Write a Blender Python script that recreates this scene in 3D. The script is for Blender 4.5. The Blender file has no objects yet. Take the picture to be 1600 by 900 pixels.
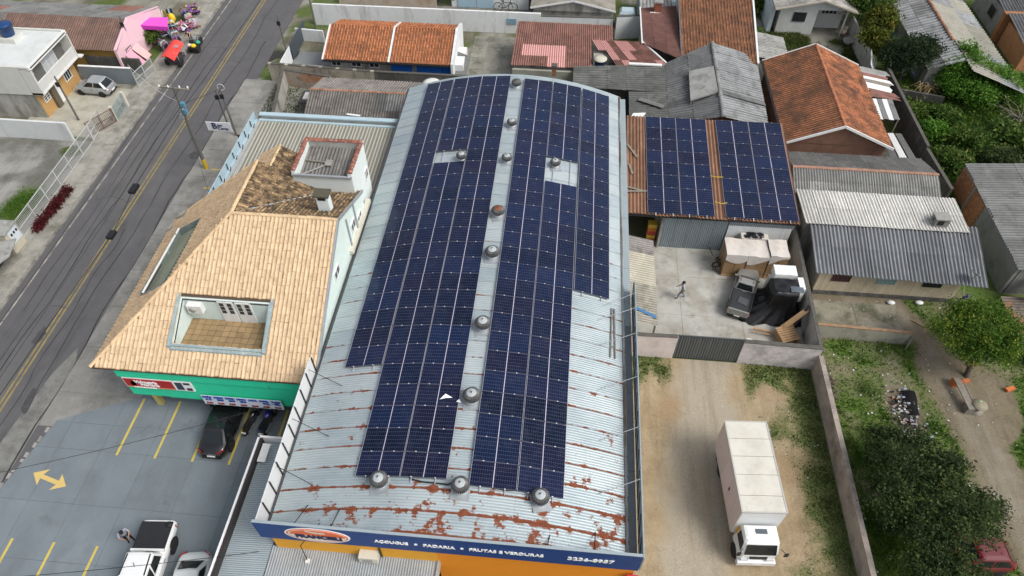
import bpy, bmesh, math, random
import numpy as np
from mathutils import Vector, Matrix
random.seed(7); RNG = np.random.default_rng(7)
SC = bpy.context.scene; COL = SC.collection
R = math.radians

# ------------------------------------------------------------------ camera, world, sun, exposure
F, PITCH, YAW, CAMH = 1100.0, R(49.3), R(5.1), 36.0
cd = bpy.data.cameras.new('camera'); cam = bpy.data.objects.new('camera', cd); COL.objects.link(cam)
cd.sensor_width = 36.0; cd.lens = 36.0 * F / 1600.0; cd.clip_start = 0.5; cd.clip_end = 2000
cam.location = (0, 0, CAMH); cam.rotation_euler = (R(90) - PITCH, 0, YAW); SC.camera = cam
SUN_EL, SUN_AZ = R(50), R(112)           # azimuth clockwise from +Y
w = bpy.data.worlds.new('World'); SC.world = w; w.use_nodes = True
nt = w.node_tree; bg = nt.nodes['Background']
sky = nt.nodes.new('ShaderNodeTexSky'); sky.sky_type = 'NISHITA'; sky.sun_disc = False
sky.sun_elevation = SUN_EL; sky.sun_rotation = SUN_AZ; sky.air_density = 1.0; sky.dust_density = 4.0; sky.ozone_density = 1.0
hs = nt.nodes.new('ShaderNodeHueSaturation'); hs.inputs['Saturation'].default_value = 0.42   # overcast: cloud takes most of the blue out
nt.links.new(sky.outputs[0], hs.inputs['Color']); nt.links.new(hs.outputs[0], bg.inputs[0]); bg.inputs[1].default_value = 0.12
sd = bpy.data.lights.new('sun', 'SUN'); so = bpy.data.objects.new('sun', sd); COL.objects.link(so)
sd.energy = 1.5; sd.angle = R(24); sd.color = (1.0, 0.97, 0.92)
sv = Vector((math.sin(SUN_AZ) * math.cos(SUN_EL), math.cos(SUN_AZ) * math.cos(SUN_EL), math.sin(SUN_EL)))
so.rotation_euler = (-sv).to_track_quat('-Z', 'Y').to_euler(); so.location = sv * 150
vs = SC.view_settings; vs.view_transform = 'Standard'; vs.look = 'None'; vs.gamma = 1.0; vs.use_curve_mapping = False
vs.exposure = 0.47

def P(px, py, z=0.0):
    """a point of the photograph's plan, surveyed from the picture for a known height"""
    u, v = (px - 800) / F, (py - 450) / F
    sp, cp = math.sin(PITCH), math.cos(PITCH)
    t = (z - CAMH) / -(sp + v * cp); r = u * t; f = (cp - v * sp) * t
    c, s = math.cos(YAW), math.sin(YAW)
    return Vector((r * c - f * s, r * s + f * c, z))

# ------------------------------------------------------------------ objects
def thing(name, label, cat, loc=(0, 0, 0), rz=0.0, group=None):
    o = bpy.data.objects.new(name, None); COL.objects.link(o); o.empty_display_size = .3
    o.location = loc; o.rotation_euler = (0, 0, rz)
    return tag(o, label, cat, group)
def tag(o, label=None, cat=None, group=None, kind=None):
    if label: o['label'] = label
    if cat: o['category'] = cat
    if group: o['group'] = group
    if kind: o['kind'] = kind
    return o
def root_of(o):
    while o.parent: o = o.parent
    return o

class MB:
    """collects faces for ONE mesh"""
    def __init__(s): s.v = []; s.f = []; s.m = []; s.uv = {}; s.sm = []; s.wave = None
    def add(s, vs, fs, m=0, smooth=False):
        b = len(s.v); s.v += [tuple(v) for v in vs]
        for f in fs: s.f.append(tuple(b + i for i in f)); s.m.append(m); s.sm.append(smooth)
        return s
    def quad(s, a, b, c, d, m=0, uv=None):
        s.add([a, b, c, d], [(0, 1, 2, 3)], m)
        if uv: s.uv[len(s.f) - 1] = uv
        return s
    def box(s, x0, y0, z0, x1, y1, z1, m=0):
        return s.hexa([(x0, y0, z0), (x1, y0, z0), (x1, y1, z0), (x0, y1, z0), (x0, y0, z1), (x1, y0, z1), (x1, y1, z1), (x0, y1, z1)], m)
    def hexa(s, v, m=0):
        return s.add(v, [(3, 2, 1, 0), (4, 5, 6, 7), (0, 1, 5, 4), (1, 2, 6, 5), (2, 3, 7, 6), (3, 0, 4, 7)], m)
    def beam(s, p, q, w, h=None, m=0):
        """square bar from p to q"""
        p, q = Vector(p), Vector(q); h = h or w; d = (q - p).normalized()
        up = Vector((0, 0, 1)) if abs(d.z) < .95 else Vector((0, 1, 0))
        a = d.cross(up).normalized() * w / 2; b = a.cross(d).normalized() * h / 2
        return s.hexa([p - a - b, p + a - b, p + a + b, p - a + b, q - a - b, q + a - b, q + a + b, q - a + b], m)
    def prism(s, pts, z0, z1, m=0):
        """vertical prism over a plan polygon (z0/z1 numbers or lists)"""
        n = len(pts); a = z0 if isinstance(z0, (list, tuple)) else [z0] * n; b = z1 if isinstance(z1, (list, tuple)) else [z1] * n
        v = [(p[0], p[1], a[i]) for i, p in enumerate(pts)] + [(p[0], p[1], b[i]) for i, p in enumerate(pts)]
        f = [tuple(range(n - 1, -1, -1)), tuple(range(n, 2 * n))] + [(i, (i + 1) % n, n + (i + 1) % n, n + i) for i in range(n)]
        return s.add(v, f, m)
    def slab(s, poly, t, m=0):
        """thick sheet: 3-D polygon pushed down by t"""
        n = len(poly); v = [tuple(p) for p in poly] + [(p[0], p[1], p[2] - t) for p in poly]
        f = [tuple(range(n)), tuple(range(2 * n - 1, n - 1, -1))] + [(i, n + i, n + (i + 1) % n, (i + 1) % n) for i in range(n)]
        return s.add(v, f, m)
    def tube(s, pts, r, n=8, m=0, cap=True, smooth=True):
        pts = [Vector(p) for p in pts]; rs = r if isinstance(r, (list, tuple)) else [r] * len(pts)
        d0 = (pts[1] - pts[0]).normalized(); up = Vector((0, 0, 1)) if abs(d0.z) < .9 else Vector((1, 0, 0))
        a = d0.cross(up).normalized(); vs = []
        for i, p in enumerate(pts):
            d = (pts[min(i + 1, len(pts) - 1)] - pts[max(i - 1, 0)]).normalized()
            a = (a - d * a.dot(d)).normalized(); b = d.cross(a)
            vs += [p + (a * math.cos(t) + b * math.sin(t)) * rs[i] for t in [2 * math.pi * k / n for k in range(n)]]
        fs = [(i * n + k, i * n + (k + 1) % n, (i + 1) * n + (k + 1) % n, (i + 1) * n + k) for i in range(len(pts) - 1) for k in range(n)]
        s.add(vs, fs, m, smooth)
        if cap:
            L = (len(pts) - 1) * n
            s.add(vs[:n], [tuple(range(n - 1, -1, -1))], m); s.add(vs[L:], [tuple(range(n))], m)
        return s
    def lathe(s, prof, n=16, c=(0, 0, 0), m=0, smooth=True, wob=0):
        vs = []
        for r, z in prof:
            vs += [(c[0] + r * (1 + wob * (k % 2)) * math.cos(2 * math.pi * k / n), c[1] + r * (1 + wob * (k % 2)) * math.sin(2 * math.pi * k / n), c[2] + z) for k in range(n)]
        fs = [(i * n + k, i * n + (k + 1) % n, (i + 1) * n + (k + 1) % n, (i + 1) * n + k) for i in range(len(prof) - 1) for k in range(n)]
        s.add(vs, fs, m, smooth)
        L = (len(prof) - 1) * n
        if prof[-1][0] > 1e-4: s.add(vs[L:], [tuple(range(n))], m)
        if prof[0][0] > 1e-4: s.add(vs[:n], [tuple(range(n - 1, -1, -1))], m)
        return s
    def loft(s, rings, m=0, smooth=False, caps=True):
        n = len(rings[0]); vs = [p for r in rings for p in r]
        fs = [(i * n + k, i * n + (k + 1) % n, (i + 1) * n + (k + 1) % n, (i + 1) * n + k) for i in range(len(rings) - 1) for k in range(n)]
        s.add(vs, fs, m, smooth)
        if caps:
            s.add(rings[0], [tuple(range(n - 1, -1, -1))], m); s.add(rings[-1], [tuple(range(n))], m)
        return s
    def grid(s, fn, nu, nv, m=0, smooth=True):
        vs = [fn(i / nu, j / nv) for j in range(nv + 1) for i in range(nu + 1)]
        fs = [(j * (nu + 1) + i, j * (nu + 1) + i + 1, (j + 1) * (nu + 1) + i + 1, (j + 1) * (nu + 1) + i) for j in range(nv) for i in range(nu)]
        return s.add(vs, fs, m, smooth)
    def ball(s, c, r, n=10, m=0, sq=(1, 1, 1)):
        k = max(4, n // 2)
        prof = [(math.sin(math.pi * i / k), -math.cos(math.pi * i / k)) for i in range(k + 1)]
        vs = []
        for pr, pz in prof: vs += [(c[0] + r * sq[0] * max(pr, .001) * math.cos(2 * math.pi * j / n), c[1] + r * sq[1] * max(pr, .001) * math.sin(2 * math.pi * j / n), c[2] + r * sq[2] * pz) for j in range(n)]
        fs = [(i * n + j, i * n + (j + 1) % n, (i + 1) * n + (j + 1) % n, (i + 1) * n + j) for i in range(k) for j in range(n)]
        return s.add(vs, fs, m, True)
    def mesh(s, name, mats, org=(0, 0, 0)):
        me = bpy.data.meshes.new(name)
        o = Vector(org); me.from_pydata([(v[0] - o[0], v[1] - o[1], v[2] - o[2]) for v in s.v], [], s.f)
        for mt in (mats if isinstance(mats, (list, tuple)) else [mats]): me.materials.append(mt)
        me.polygons.foreach_set('material_index', s.m); me.polygons.foreach_set('use_smooth', s.sm)
        if s.uv:
            ul = me.uv_layers.new(name='UVMap')
            for fi, uv in s.uv.items():
                for li, c in zip(me.polygons[fi].loop_indices, uv): ul.data[li].uv = c
        if s.wave: at = me.attributes.new('wave', 'FLOAT', 'POINT'); at.data.foreach_set('value', (s.wave + [0.] * len(s.v))[:len(s.v)])
        me.update(); return me

def link(name, me, parent=None, loc=(0, 0, 0), rot=(0, 0, 0)):
    o = bpy.data.objects.new(name, me); COL.objects.link(o); o.location = loc; o.rotation_euler = rot
    if parent: o.parent = parent
    return o
def part(name, mb, mats, parent, world=True):
    """one part; world=True: its faces were given in world coordinates"""
    org = (0, 0, 0)
    if world:
        org = root_of(parent).location
    return link(name, mb.mesh(name, mats, org), parent)
def solo(name, mb, mats, label=None, cat=None, org=None, group=None, kind=None):
    """a thing that is one mesh, origin at its base"""
    if org is None:
        a = np.array(mb.v); org = ((a[:, 0].min() + a[:, 0].max()) / 2, (a[:, 1].min() + a[:, 1].max()) / 2, a[:, 2].min())
    o = link(name, mb.mesh(name, mats, org), None, org)
    return tag(o, label, cat, group, kind)
def struct(name, mb, mats): return solo(name, mb, mats, kind='structure')
def copy_tree(o, parent=None):
    c = o.copy(); COL.objects.link(c)
    if parent: c.parent = parent
    for ch in list(o.children): copy_tree(ch, c)
    return c

# ------------------------------------------------------------------ materials
def nodes(m):
    m.use_nodes = True; t = m.node_tree; return t, t.nodes['Principled BSDF']
class NB:
    def __init__(s, t): s.t = t
    def n(s, ty, **k):
        x = s.t.nodes.new('ShaderNode' + ty)
        for a, b in k.items(): setattr(x, a, b)
        return x
    def set(s, sock, v):
        if hasattr(v, 'is_output') or isinstance(v, bpy.types.NodeSocket): s.t.links.new(v, sock)
        elif isinstance(v, (tuple, list)) and len(v) == 3 and sock.type == 'RGBA': sock.default_value = (*v, 1)
        else: sock.default_value = v
    def math(s, op, a, b=0.0, c=0.0):
        x = s.n('Math', operation=op); s.set(x.inputs[0], a); s.set(x.inputs[1], b)
        if len(x.inputs) > 2: s.set(x.inputs[2], c)
        return x.outputs[0]
    def mix(s, f, a, b, mode='MIX'):
        x = s.n('Mix', data_type='RGBA', blend_type=mode); s.set(x.inputs[0], f); s.set(x.inputs[6], a); s.set(x.inputs[7], b); return x.outputs[2]
    def noise(s, vec, scale, detail=4, rough=.6, dist=0):
        x = s.n('TexNoise'); s.set(x.inputs['Vector'], vec); x.inputs['Scale'].default_value = scale
        x.inputs['Detail'].default_value = detail; x.inputs['Roughness'].default_value = rough; x.inputs['Distortion'].default_value = dist; return x.outputs['Fac']
    def ramp(s, f, lo, hi, a=0., b=1.):
        x = s.n('MapRange'); x.clamp = True; s.set(x.inputs[0], f); s.set(x.inputs[1], lo); s.set(x.inputs[2], hi); s.set(x.inputs[3], a); s.set(x.inputs[4], b); return x.outputs[0]
    def scale(s, vec, sc):
        x = s.n('VectorMath', operation='MULTIPLY'); s.set(x.inputs[0], vec); x.inputs[1].default_value = sc; return x.outputs[0]
    def addv(s, a, b):
        x = s.n('VectorMath', operation='ADD'); s.set(x.inputs[0], a); s.set(x.inputs[1], b); return x.outputs[0]
    def pos(s): return s.n('NewGeometry').outputs['Position']
    def xyz(s, v):
        x = s.n('SeparateXYZ'); s.set(x.inputs[0], v); return x.outputs
    def attr(s, nm): x = s.n('Attribute', attribute_name=nm); return x.outputs['Fac']
    def rnd(s): return s.n('ObjectInfo').outputs['Random']

MATS = {}
def surf(name, col, rough=.85, var=.12, vs=2.5, dirts=(), bump=0., bs=25, metal=0., spec=.3, rnd=0., tone=False, coord='pos', coat=0., stretch=(1, 1, 1)):
    """everyday procedural surface: colour + value noise + list of dirt layers (colour, lo, hi, scale, amount, stretch)"""
    if name in MATS: return MATS[name]
    m = bpy.data.materials.new(name); MATS[name] = m; t, bs_ = nodes(m); b = NB(t)
    vec = b.pos() if coord == 'pos' else b.n('TexCoord').outputs['Object']
    c = None
    v1 = b.noise(b.scale(vec, stretch), vs, 6, .62)
    f = b.ramp(v1, .25, .75, 1 - var, 1 + var)
    if rnd or tone:
        r = b.rnd() if rnd else 0.
        if tone: r = b.math('FRACT', b.math('ADD', r, b.attr('tone')))
        f = b.math('MULTIPLY', f, b.ramp(r, 0, 1, 1 - (rnd or .2), 1 + (rnd or .2)))
    hsv = b.n('HueSaturation'); hsv.inputs['Color'].default_value = (*col, 1); b.set(hsv.inputs['Value'], f); c = hsv.outputs[0]
    if any(k in name for k in ('sheet', 'corr', 'ribbed', 'fibre', 'gate_metal')): c = b.mix(b.math('MULTIPLY', b.ramp(b.attr('wave'), -1, .35, 1, 0), .62), c, tuple(x * .22 for x in col))   # trough darkening painted into the colour, for contrast the shading lacks
    for k, d in enumerate(dirts):
        dc, lo, hi, sc, am = d[:5]; st = d[5] if len(d) > 5 else (1, 1, 1)
        off = b.addv(b.scale(vec, st), (17.3 * k + 3.1, 9.7 * k, 5.3 * k))
        n = b.noise(off, sc, 8, .68)
        c = b.mix(b.math('MULTIPLY', b.ramp(n, lo, hi), am), c, dc)
    b.set(bs_.inputs['Base Color'], c)
    bs_.inputs['Roughness'].default_value = rough; bs_.inputs['Metallic'].default_value = metal; bs_.inputs['Specular IOR Level'].default_value = spec
    if coat: bs_.inputs['Coat Weight'].default_value = coat; bs_.inputs['Coat Roughness'].default_value = .08
    if bump:
        bn = b.n('Bump'); bn.inputs['Strength'].default_value = 1; bn.inputs['Distance'].default_value = bump
        b.set(bn.inputs['Height'], b.noise(vec, bs, 5, .65)); b.set(bs_.inputs['Normal'], bn.outputs[0])
    return m
def flat(name, col, rough=.6, metal=0., spec=.4, coat=0.): return surf(name, col, rough, .06, 3, metal=metal, spec=spec, coat=coat)
def paint(name, col, coat=.6): return surf(name, col, .35, .03, 1.2, dirts=[((.25, .23, .2), .58, .85, 2.0, .18)], spec=.5, coat=coat)

DK = (.02, .02, .018)
m_dark = flat('dark_inside', (.012, .012, .012)); m_black = flat('black_plastic', (.015, .015, .016), .5); m_rubber = flat('tyre_rubber', (.02, .02, .021), .85)
m_glass = flat('car_glass', (.012, .016, .018), .06, 0, .6); m_chrome = flat('bare_metal', (.55, .56, .57), .35, .8)
m_white = surf('white_paint', (.74, .75, .74), .7, .06, 2, dirts=[((.35, .33, .29), .5, .85, 1.2, .35, (1, 1, .3))])
m_wood = surf('raw_wood', (.42, .27, .14), .8, .2, 5, dirts=[((.2, .13, .08), .45, .75, 4, .5)], coord='obj')
m_oldwood = surf('grey_wood', (.22, .2, .17), .9, .25, 6, coord='obj')
m_steel = surf('galvanised_steel', (.42, .45, .47), .45, .1, 3, metal=.5)
m_concrete = surf('cast_concrete', (.36, .345, .31), .9, .15, 2, dirts=[((.12, .115, .1), .45, .75, .8, .6), ((.5, .48, .44), .6, .8, 3, .3)], bump=.006)
m_plate = flat('number_plate', (.75, .75, .74), .5)
# ------------------------------------------------------------------ the ground
_lat = RNG.random((256, 256))
def vnoise(x, y, sc, oct=4):
    """fractal value noise, 0..1 (numpy arrays)"""
    tot = 0; amp = 1; den = 0
    for o in range(oct):
        X, Y = x / sc + 37.1 * o + 100, y / sc + 11.7 * o + 100
        i, j = np.floor(X).astype(int), np.floor(Y).astype(int); fx, fy = X - i, Y - j
        fx = fx * fx * (3 - 2 * fx); fy = fy * fy * (3 - 2 * fy)
        g = lambda a, b: _lat[a % 256, b % 256]
        v = (g(i, j) * (1 - fx) + g(i + 1, j) * fx) * (1 - fy) + (g(i, j + 1) * (1 - fx) + g(i + 1, j + 1) * fx) * fy
        tot = tot + v * amp; den += amp; amp *= .55; sc = sc / 2
    return tot / den
def sst(x, a, b):
    t = np.clip((x - a) / (b - a), 0, 1); return t * t * (3 - 2 * t)
def field(name, x0, y0, x1, y1, z, step, fn, mat, relief=.05):
    """ground sheet on a grid; fn gives the cover of each spot (grass g, gravel p, extra q)"""
    nx, ny = int((x1 - x0) / step), int((y1 - y0) / step)
    X, Y = np.meshgrid(np.linspace(x0, x1, nx + 1), np.linspace(y0, y1, ny + 1))
    g, p, q = fn(X, Y); edge = np.minimum.reduce([X - x0, x1 - X, Y - y0, y1 - Y])
    Z = z + relief * (vnoise(X, Y, 1.7) - .3) * sst(edge, 0, .6)
    V = np.stack([X, Y, Z], -1).reshape(-1, 3); i = np.arange((nx + 1) * (ny + 1)).reshape(ny + 1, nx + 1)
    Fc = np.stack([i[:-1, :-1], i[:-1, 1:], i[1:, 1:], i[1:, :-1]], -1).reshape(-1, 4)
    me = bpy.data.meshes.new(name); me.from_pydata(V.tolist(), [], Fc.tolist()); me.materials.append(mat)
    for nm, a in (('grass', g), ('gravel', p), ('extra', q)):
        at = me.attributes.new(nm, 'FLOAT', 'POINT'); at.data.foreach_set('value', np.broadcast_to(a, X.shape).astype(np.float32).ravel())
    me.polygons.foreach_set('use_smooth', [True] * len(me.polygons))
    o = link(name, me); o['kind'] = 'structure'; return o

def ground_mat(name, soil, soil2, grav, grass, grass2, extra):
    m = bpy.data.materials.new(name); t, bs = nodes(m); b = NB(t); p = b.pos()
    n1 = b.noise(p, .55, 8, .7); n2 = b.noise(p, 6, 8, .75); n3 = b.noise(p, 28, 4, .7); n4 = b.noise(p, 1.6, 8, .7, 1.0)
    c = b.mix(b.ramp(n1, .38, .62), soil, soil2)
    c = b.mix(b.math('MULTIPLY', b.ramp(n4, .5, .66), .4), c, tuple(x * .62 for x in soil))
    gv = b.ramp(b.math('ADD', b.attr('gravel'), b.math('MULTIPLY', b.math('SUBTRACT', n2, .5), 1.3)), .1, 1.0)
    c = b.mix(gv, c, grav)
    c = b.mix(b.math('MULTIPLY', b.ramp(b.noise(b.scale(p, (1.6, .16, 1)), 1.0, 6, .65), .48, .66), .38), c, tuple(x * .55 for x in soil))   # wheel ruts run along the lot
    gr = b.mix(b.ramp(n2, .35, .65), grass, grass2)
    ga = b.ramp(b.math('ADD', b.attr('grass'), b.math('MULTIPLY', b.math('SUBTRACT', n2, .5), 1.5)), .25, .8)
    c = b.mix(ga, c, gr)
    ex = b.ramp(b.math('ADD', b.attr('extra'), b.math('MULTIPLY', b.math('SUBTRACT', n4, .5), .9)), .3, .95)
    c = b.mix(ex, c, extra)
    hsv = b.n('HueSaturation'); b.set(hsv.inputs['Color'], c); b.set(hsv.inputs['Value'], b.ramp(n3, .3, .7, .62, 1.38)); b.set(bs.inputs['Base Color'], hsv.outputs[0])
    bs.inputs['Roughness'].default_value = .95; bs.inputs['Specular IOR Level'].default_value = .15
    bn = b.n('Bump'); bn.inputs['Distance'].default_value = .03; b.set(bn.inputs['Height'], b.math('ADD', n3, n2)); b.set(bs.inputs['Normal'], bn.outputs[0])
    return m
GR1, GR2 = (.06, .125, .02), (.125, .17, .045)
gm_yard = ground_mat('yard_dirt', (.33, .25, .15), (.41, .325, .21), (.39, .35, .28), (.07, .12, .03), (.17, .18, .075), (.33, .235, .14))
gm_garden = ground_mat('garden_soil', (.17, .14, .095), (.23, .195, .135), (.26, .23, .18), GR1, GR2, (.06, .055, .05))
gm_waste = ground_mat('waste_ground', (.13, .125, .09), (.19, .18, .13), (.27, .26, .22), (.05, .075, .022), GR2, (.05, .05, .045))
gm_gravel = ground_mat('lot_gravel', (.2, .2, .18), (.27, .265, .24), (.31, .305, .28), (.05, .09, .015), (.08, .125, .025), (.12, .12, .105))

b = MB(); b.quad((-500, -300, -.06), (500, -300, -.06), (500, 900, -.06), (-500, 900, -.06))
struct('ground', b, surf('far_ground', (.12, .12, .085), .95, .25, .2, dirts=[((.05, .075, .025), .45, .6, .12, .8), ((.25, .23, .2), .55, .7, .3, .5)]))

def pathdist(X, Y, pts):
    d = np.full(X.shape, 1e9)
    for (ax, ay), (bx, by) in zip(pts[:-1], pts[1:]):
        t = np.clip(((X - ax) * (bx - ax) + (Y - ay) * (by - ay)) / ((bx - ax) ** 2 + (by - ay) ** 2), 0, 1)
        d = np.minimum(d, np.hypot(X - ax - t * (bx - ax), Y - ay - t * (by - ay)))
    return d
def yard_cover(X, Y):
    n = vnoise(X, Y, 2.2)
    g = sst(X + (n - .5) * 5, 12.2, 15.8)
    g = np.maximum(g, sst(Y + (n - .5) * 3, 22.2, 24.2) * (1 - sst(np.abs(X - 9.6 + (Y - 24) * .05), 1.6, 2.9)) * .0)
    g = np.maximum(g, sst(Y + (n - .5) * 3.2, 22.8, 24.6) * sst(np.abs(X - 9.7), 1.7, 2.7))
    g = g * (1 - .55 * sst(vnoise(X, Y, .8), .5, .7) * sst(15.4 - X, 0, 1))
    p = 1 - sst(pathdist(X, Y, [(9.7, 27), (9.6, 22), (8.2, 16), (8.4, 10), (9, 3)]) + (n - .5) * 2, .9, 2.6)
    q = sst(vnoise(X + 50, Y, 2.6), .45, .8) * sst(6.5 - np.abs(X - 10.5), 0, 4) * .55 + .5 * np.exp(-((X - 13.3) ** 2 + (Y - 19.5) ** 2) / 1.6) + .45 * np.exp(-((X - 7.4) ** 2 + (Y - 22.5) ** 2) / 1.2)
    return g, p * .85, q
field('dirt_yard', 4.4, -6, 16.1, 26.0, 0, .22, yard_cover, gm_yard)
GPATH = [(22.3, 31.6), (23.6, 28.6), (23.9, 27.0), (24.6, 24.4), (25.1, 21.2), (25.2, 18.2), (25.3, 16), (25.8, 12), (26, 4)]
def garden_cover(X, Y):
    n = vnoise(X, Y, 2.4); d = pathdist(X, Y, GPATH) + (n - .5) * 1.6
    g = sst(d, .75, 1.7) * (.6 + .45 * sst(vnoise(X + 9, Y + 4, 2.1), .38, .6)) * (.66 + .34 * sst(vnoise(X + 3, Y + 40, 1.1), .38, .55))
    g = np.where((Y > 28.4) & (X < 23), 0, g)
    g = np.where(np.hypot(X - 25.6, (Y - 24.4) * .8) < 2.3, g * .25, g)
    h = np.exp(-(((X - 21) / 1.0) ** 2 + ((Y - 23.4) / 1.9) ** 2)); g = g * (1 - sst(h, .2, .6))
    return g, (1 - sst(d, .3, 1.1)) * .6 + .5 * sst(vnoise(X + 70, Y, 1.5), .55, .7) * (g < .5), h * .9
field('garden_ground', 16.35, -6, 46, 45.5, -.02, .25, garden_cover, gm_garden, .08)
def waste_cover(X, Y):
    n = vnoise(X, Y, 3.0); g = sst(n, .36, .58); g = np.maximum(g, sst(X, 27.6, 28.6))
    return g, sst(vnoise(X + 30, Y, 2), .5, .65), sst(vnoise(X, Y + 80, 2), .6, .75) * .7
field('waste_ground', 4.4, 45.6, 60, 110, -.03, .5, waste_cover, gm_waste, .1)
field('back_ground', -28.0, 20.4, 4.3, 110, -.035, .6, lambda X, Y: (sst(vnoise(X, Y, 2.2), .45, .6) * .8, sst(vnoise(X + 30, Y, 2), .4, .6), sst(vnoise(X, Y + 80, 2), .55, .7)), gm_waste, .03)
def lot_cover(X, Y):
    n = vnoise(X, Y, 2.5)
    g = np.exp(-(((X + 40.2) / 1.3) ** 2 + ((Y - 35.6) / 2.4) ** 2)) * 1.3 + np.exp(-(((X + 39.6) / .8) ** 2 + ((Y - 42.2) / .7) ** 2)) * 1.2 + np.exp(-(((X + 41.8) / .7) ** 2 + ((Y - 32.5) / 1.5) ** 2))
    return g * (.6 + .8 * n), sst(n, .4, .6), sst(vnoise(X, Y + 80, 4), .5, .7) * .8
field('gravel_lot', -95, -6, -38.42, 43.6, 0, .3, lot_cover, gm_gravel, .06)
field('far_lots', -120, 43.7, -38.42, 120, -.02, .9, lambda X, Y: (sst(vnoise(X, Y, 3), .5, .65), sst(vnoise(X + 20, Y, 2), .4, .6), 0 * X), gm_waste, .05)

# road
m_asph = surf('asphalt', (.10, .098, .102), .9, .12, .8, dirts=[((.17, .165, .16), .5, .7, .35, .5, (1, .25, 1)), ((.05, .05, .052), .56, .7, .5, .5, (1, .2, 1)), ((.16, .155, .15), .45, .75, 14, .35)], bump=.006, bs=60)
b = MB(); b.quad((-35.97, -60, -.006), (-27.9, -60, -.006), (-27.9, 400, -.006), (-35.97, 400, -.006)); struct('road', b, m_asph)
m_yel = surf('yellow_road_paint', (.27, .215, .09), .85, .15, 3, dirts=[((.12, .115, .11), .5, .66, 2.2, .9)])
m_lot_yel = surf('yellow_bay_paint', (.55, .43, .1), .85, .1, 3, dirts=[((.2, .21, .2), .55, .75, 5, .8)])
m_wht_line = surf('worn_white_paint', (.36, .34, .3), .85, .1, 3, dirts=[((.12, .115, .11), .42, .62, 1.6, .95)])
b = MB()
for x in (-32.16, -31.88): b.quad((x, -60, .005), (x + .13, -60, .005), (x + .13, 300, .005), (x, 300, .005))
struct('centre_line', b, m_yel)
b = MB(); b.quad((-35.45, -60, .005), (-35.33, -60, .005), (-35.33, 300, .005), (-35.45, 300, .005)); struct('edge_line', b, m_wht_line)
m_patch = surf('asphalt_patch', (.062, .062, .065), .9, .15, 2, dirts=[((.15, .145, .14), .5, .7, 3, .4)])
m_patch2 = surf('worn_concrete_patch', (.2, .2, .185), .9, .15, 1.5, dirts=[((.09, .09, .09), .45, .65, 1.1, .7)])
def blob(name, cx, cy, rx, ry, rz, z, mat, n=22, rough=.22):
    b = MB(); pts = []
    for k in range(n):
        a = 2 * math.pi * k / n; r = 1 + random.uniform(-rough, rough); x, y = rx * r * math.cos(a), ry * r * math.sin(a)
        pts.append((cx + x * math.cos(rz) - y * math.sin(rz), cy + x * math.sin(rz) + y * math.cos(rz), z))
    b.add(pts, [tuple(range(n))]); return struct(name, b, mat)
for px, py, rx, ry in ((235, 303, .9, .45), (455, 425, .0, 0),):
    pass
m_tar = surf('tar_seam', (.035, .035, .037), .9, .2, 3)
for x0, y0, y1, w_ in ((-33.3, 12, 58, .05), (-30.55, 20, 75, .04), (-34.5, 26, 90, .035), (-31.3, 5, 34, .04), (-29.15, 12, 60, .07)):
    pts = [(x0 + .12 * math.sin(k * .7 + x0) + random.uniform(-.05, .05), y0 + (y1 - y0) * k / 40) for k in range(41)]; b = MB(); b.add([(x - w_ * random.uniform(.3, 1), y, .0055) for x, y in pts] + [(x + w_ * random.uniform(.3, 1), y, .0055) for x, y in pts], [(k, 41 + k, 42 + k, k + 1) for k in range(40)]); struct('tar_seam', b, m_tar)
for k in range(4):
    y0 = random.uniform(15, 60); x0 = random.uniform(-35.5, -31); pts = [(x0 + .45 * j + random.uniform(-.1, .1), y0 + random.uniform(-.3, .3)) for j in range(random.randint(4, 9))]; pts = [q for q in pts if q[0] < -29.3]; n_ = len(pts); b = MB(); b.add([(x, y - .016, .0056) for x, y in pts] + [(x, y + .016, .0056) for x, y in pts], [(j, j + 1, n_ + j + 1, n_ + j) for j in range(n_ - 1)]); struct('road_crack', b, m_tar)
q = P(62, 525); blob('road_patch', q.x, q.y, .28, .75, 0, .007, m_patch)
q = P(306, 242); blob('road_patch', q.x, q.y, .55, .5, 0, .007, m_patch)
q = P(46, 625); blob('road_patch', q.x, q.y, .3, .9, .1, .0075, m_patch)
b = MB(); b.add([(-29.12, -10, .004), (-29.12, 22.5, .004), (-29.5, 23.5, .004), (-30.1, 21.5, .004), (-30.5, 18, .004), (-30.9, 14, .004), (-31.2, 8, .004), (-31.2, -10, .004)], [tuple(range(8))[::-1]]); struct('road_shoulder', b, m_patch2)

# pavements: concrete slabs with open joints, each slab a piece of its own
def slabs(root, xs, ys, z0, z1, mat, gap=.012, poly=None, jit=.006):
    k = 0
    for i in range(len(xs) - 1):
        for j in range(len(ys) - 1):
            x0, x1, y0, y1 = xs[i] + gap, xs[i + 1] - gap, ys[j] + gap, ys[j + 1] - gap
            d = random.uniform(-jit, jit); bb = MB(); bb.box(x0, y0, z0, x1, y1, z1 + d); part('slab', bb, mat, root); k += 1
m_pave = surf('pavement_concrete', (.3, .29, .255), .92, .12, 1.2, dirts=[((.12, .115, .09), .46, .68, .7, .75), ((.09, .095, .05), .55, .7, 1.7, .5), ((.4, .39, .36), .55, .75, 1.1, .4)], bump=.006, rnd=.14)
b = MB(); b.box(-38.42, -20, -.05, -36.12, 200, .085); pav = struct('pavement', b, m_pave)
slabs(pav, [-38.4, -37.25, -36.14], [24 + 2.4 * k for k in range(24)], .085, .115, m_pave)
b = MB(); b.box(-36.12, -20, -.05, -35.97, 200, .12); kerb = struct('kerb', b, surf('kerb_stone', (.27, .26, .235), .9, .15, 2, dirts=[((.08, .08, .07), .45, .65, 1.5, .8)]))
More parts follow.
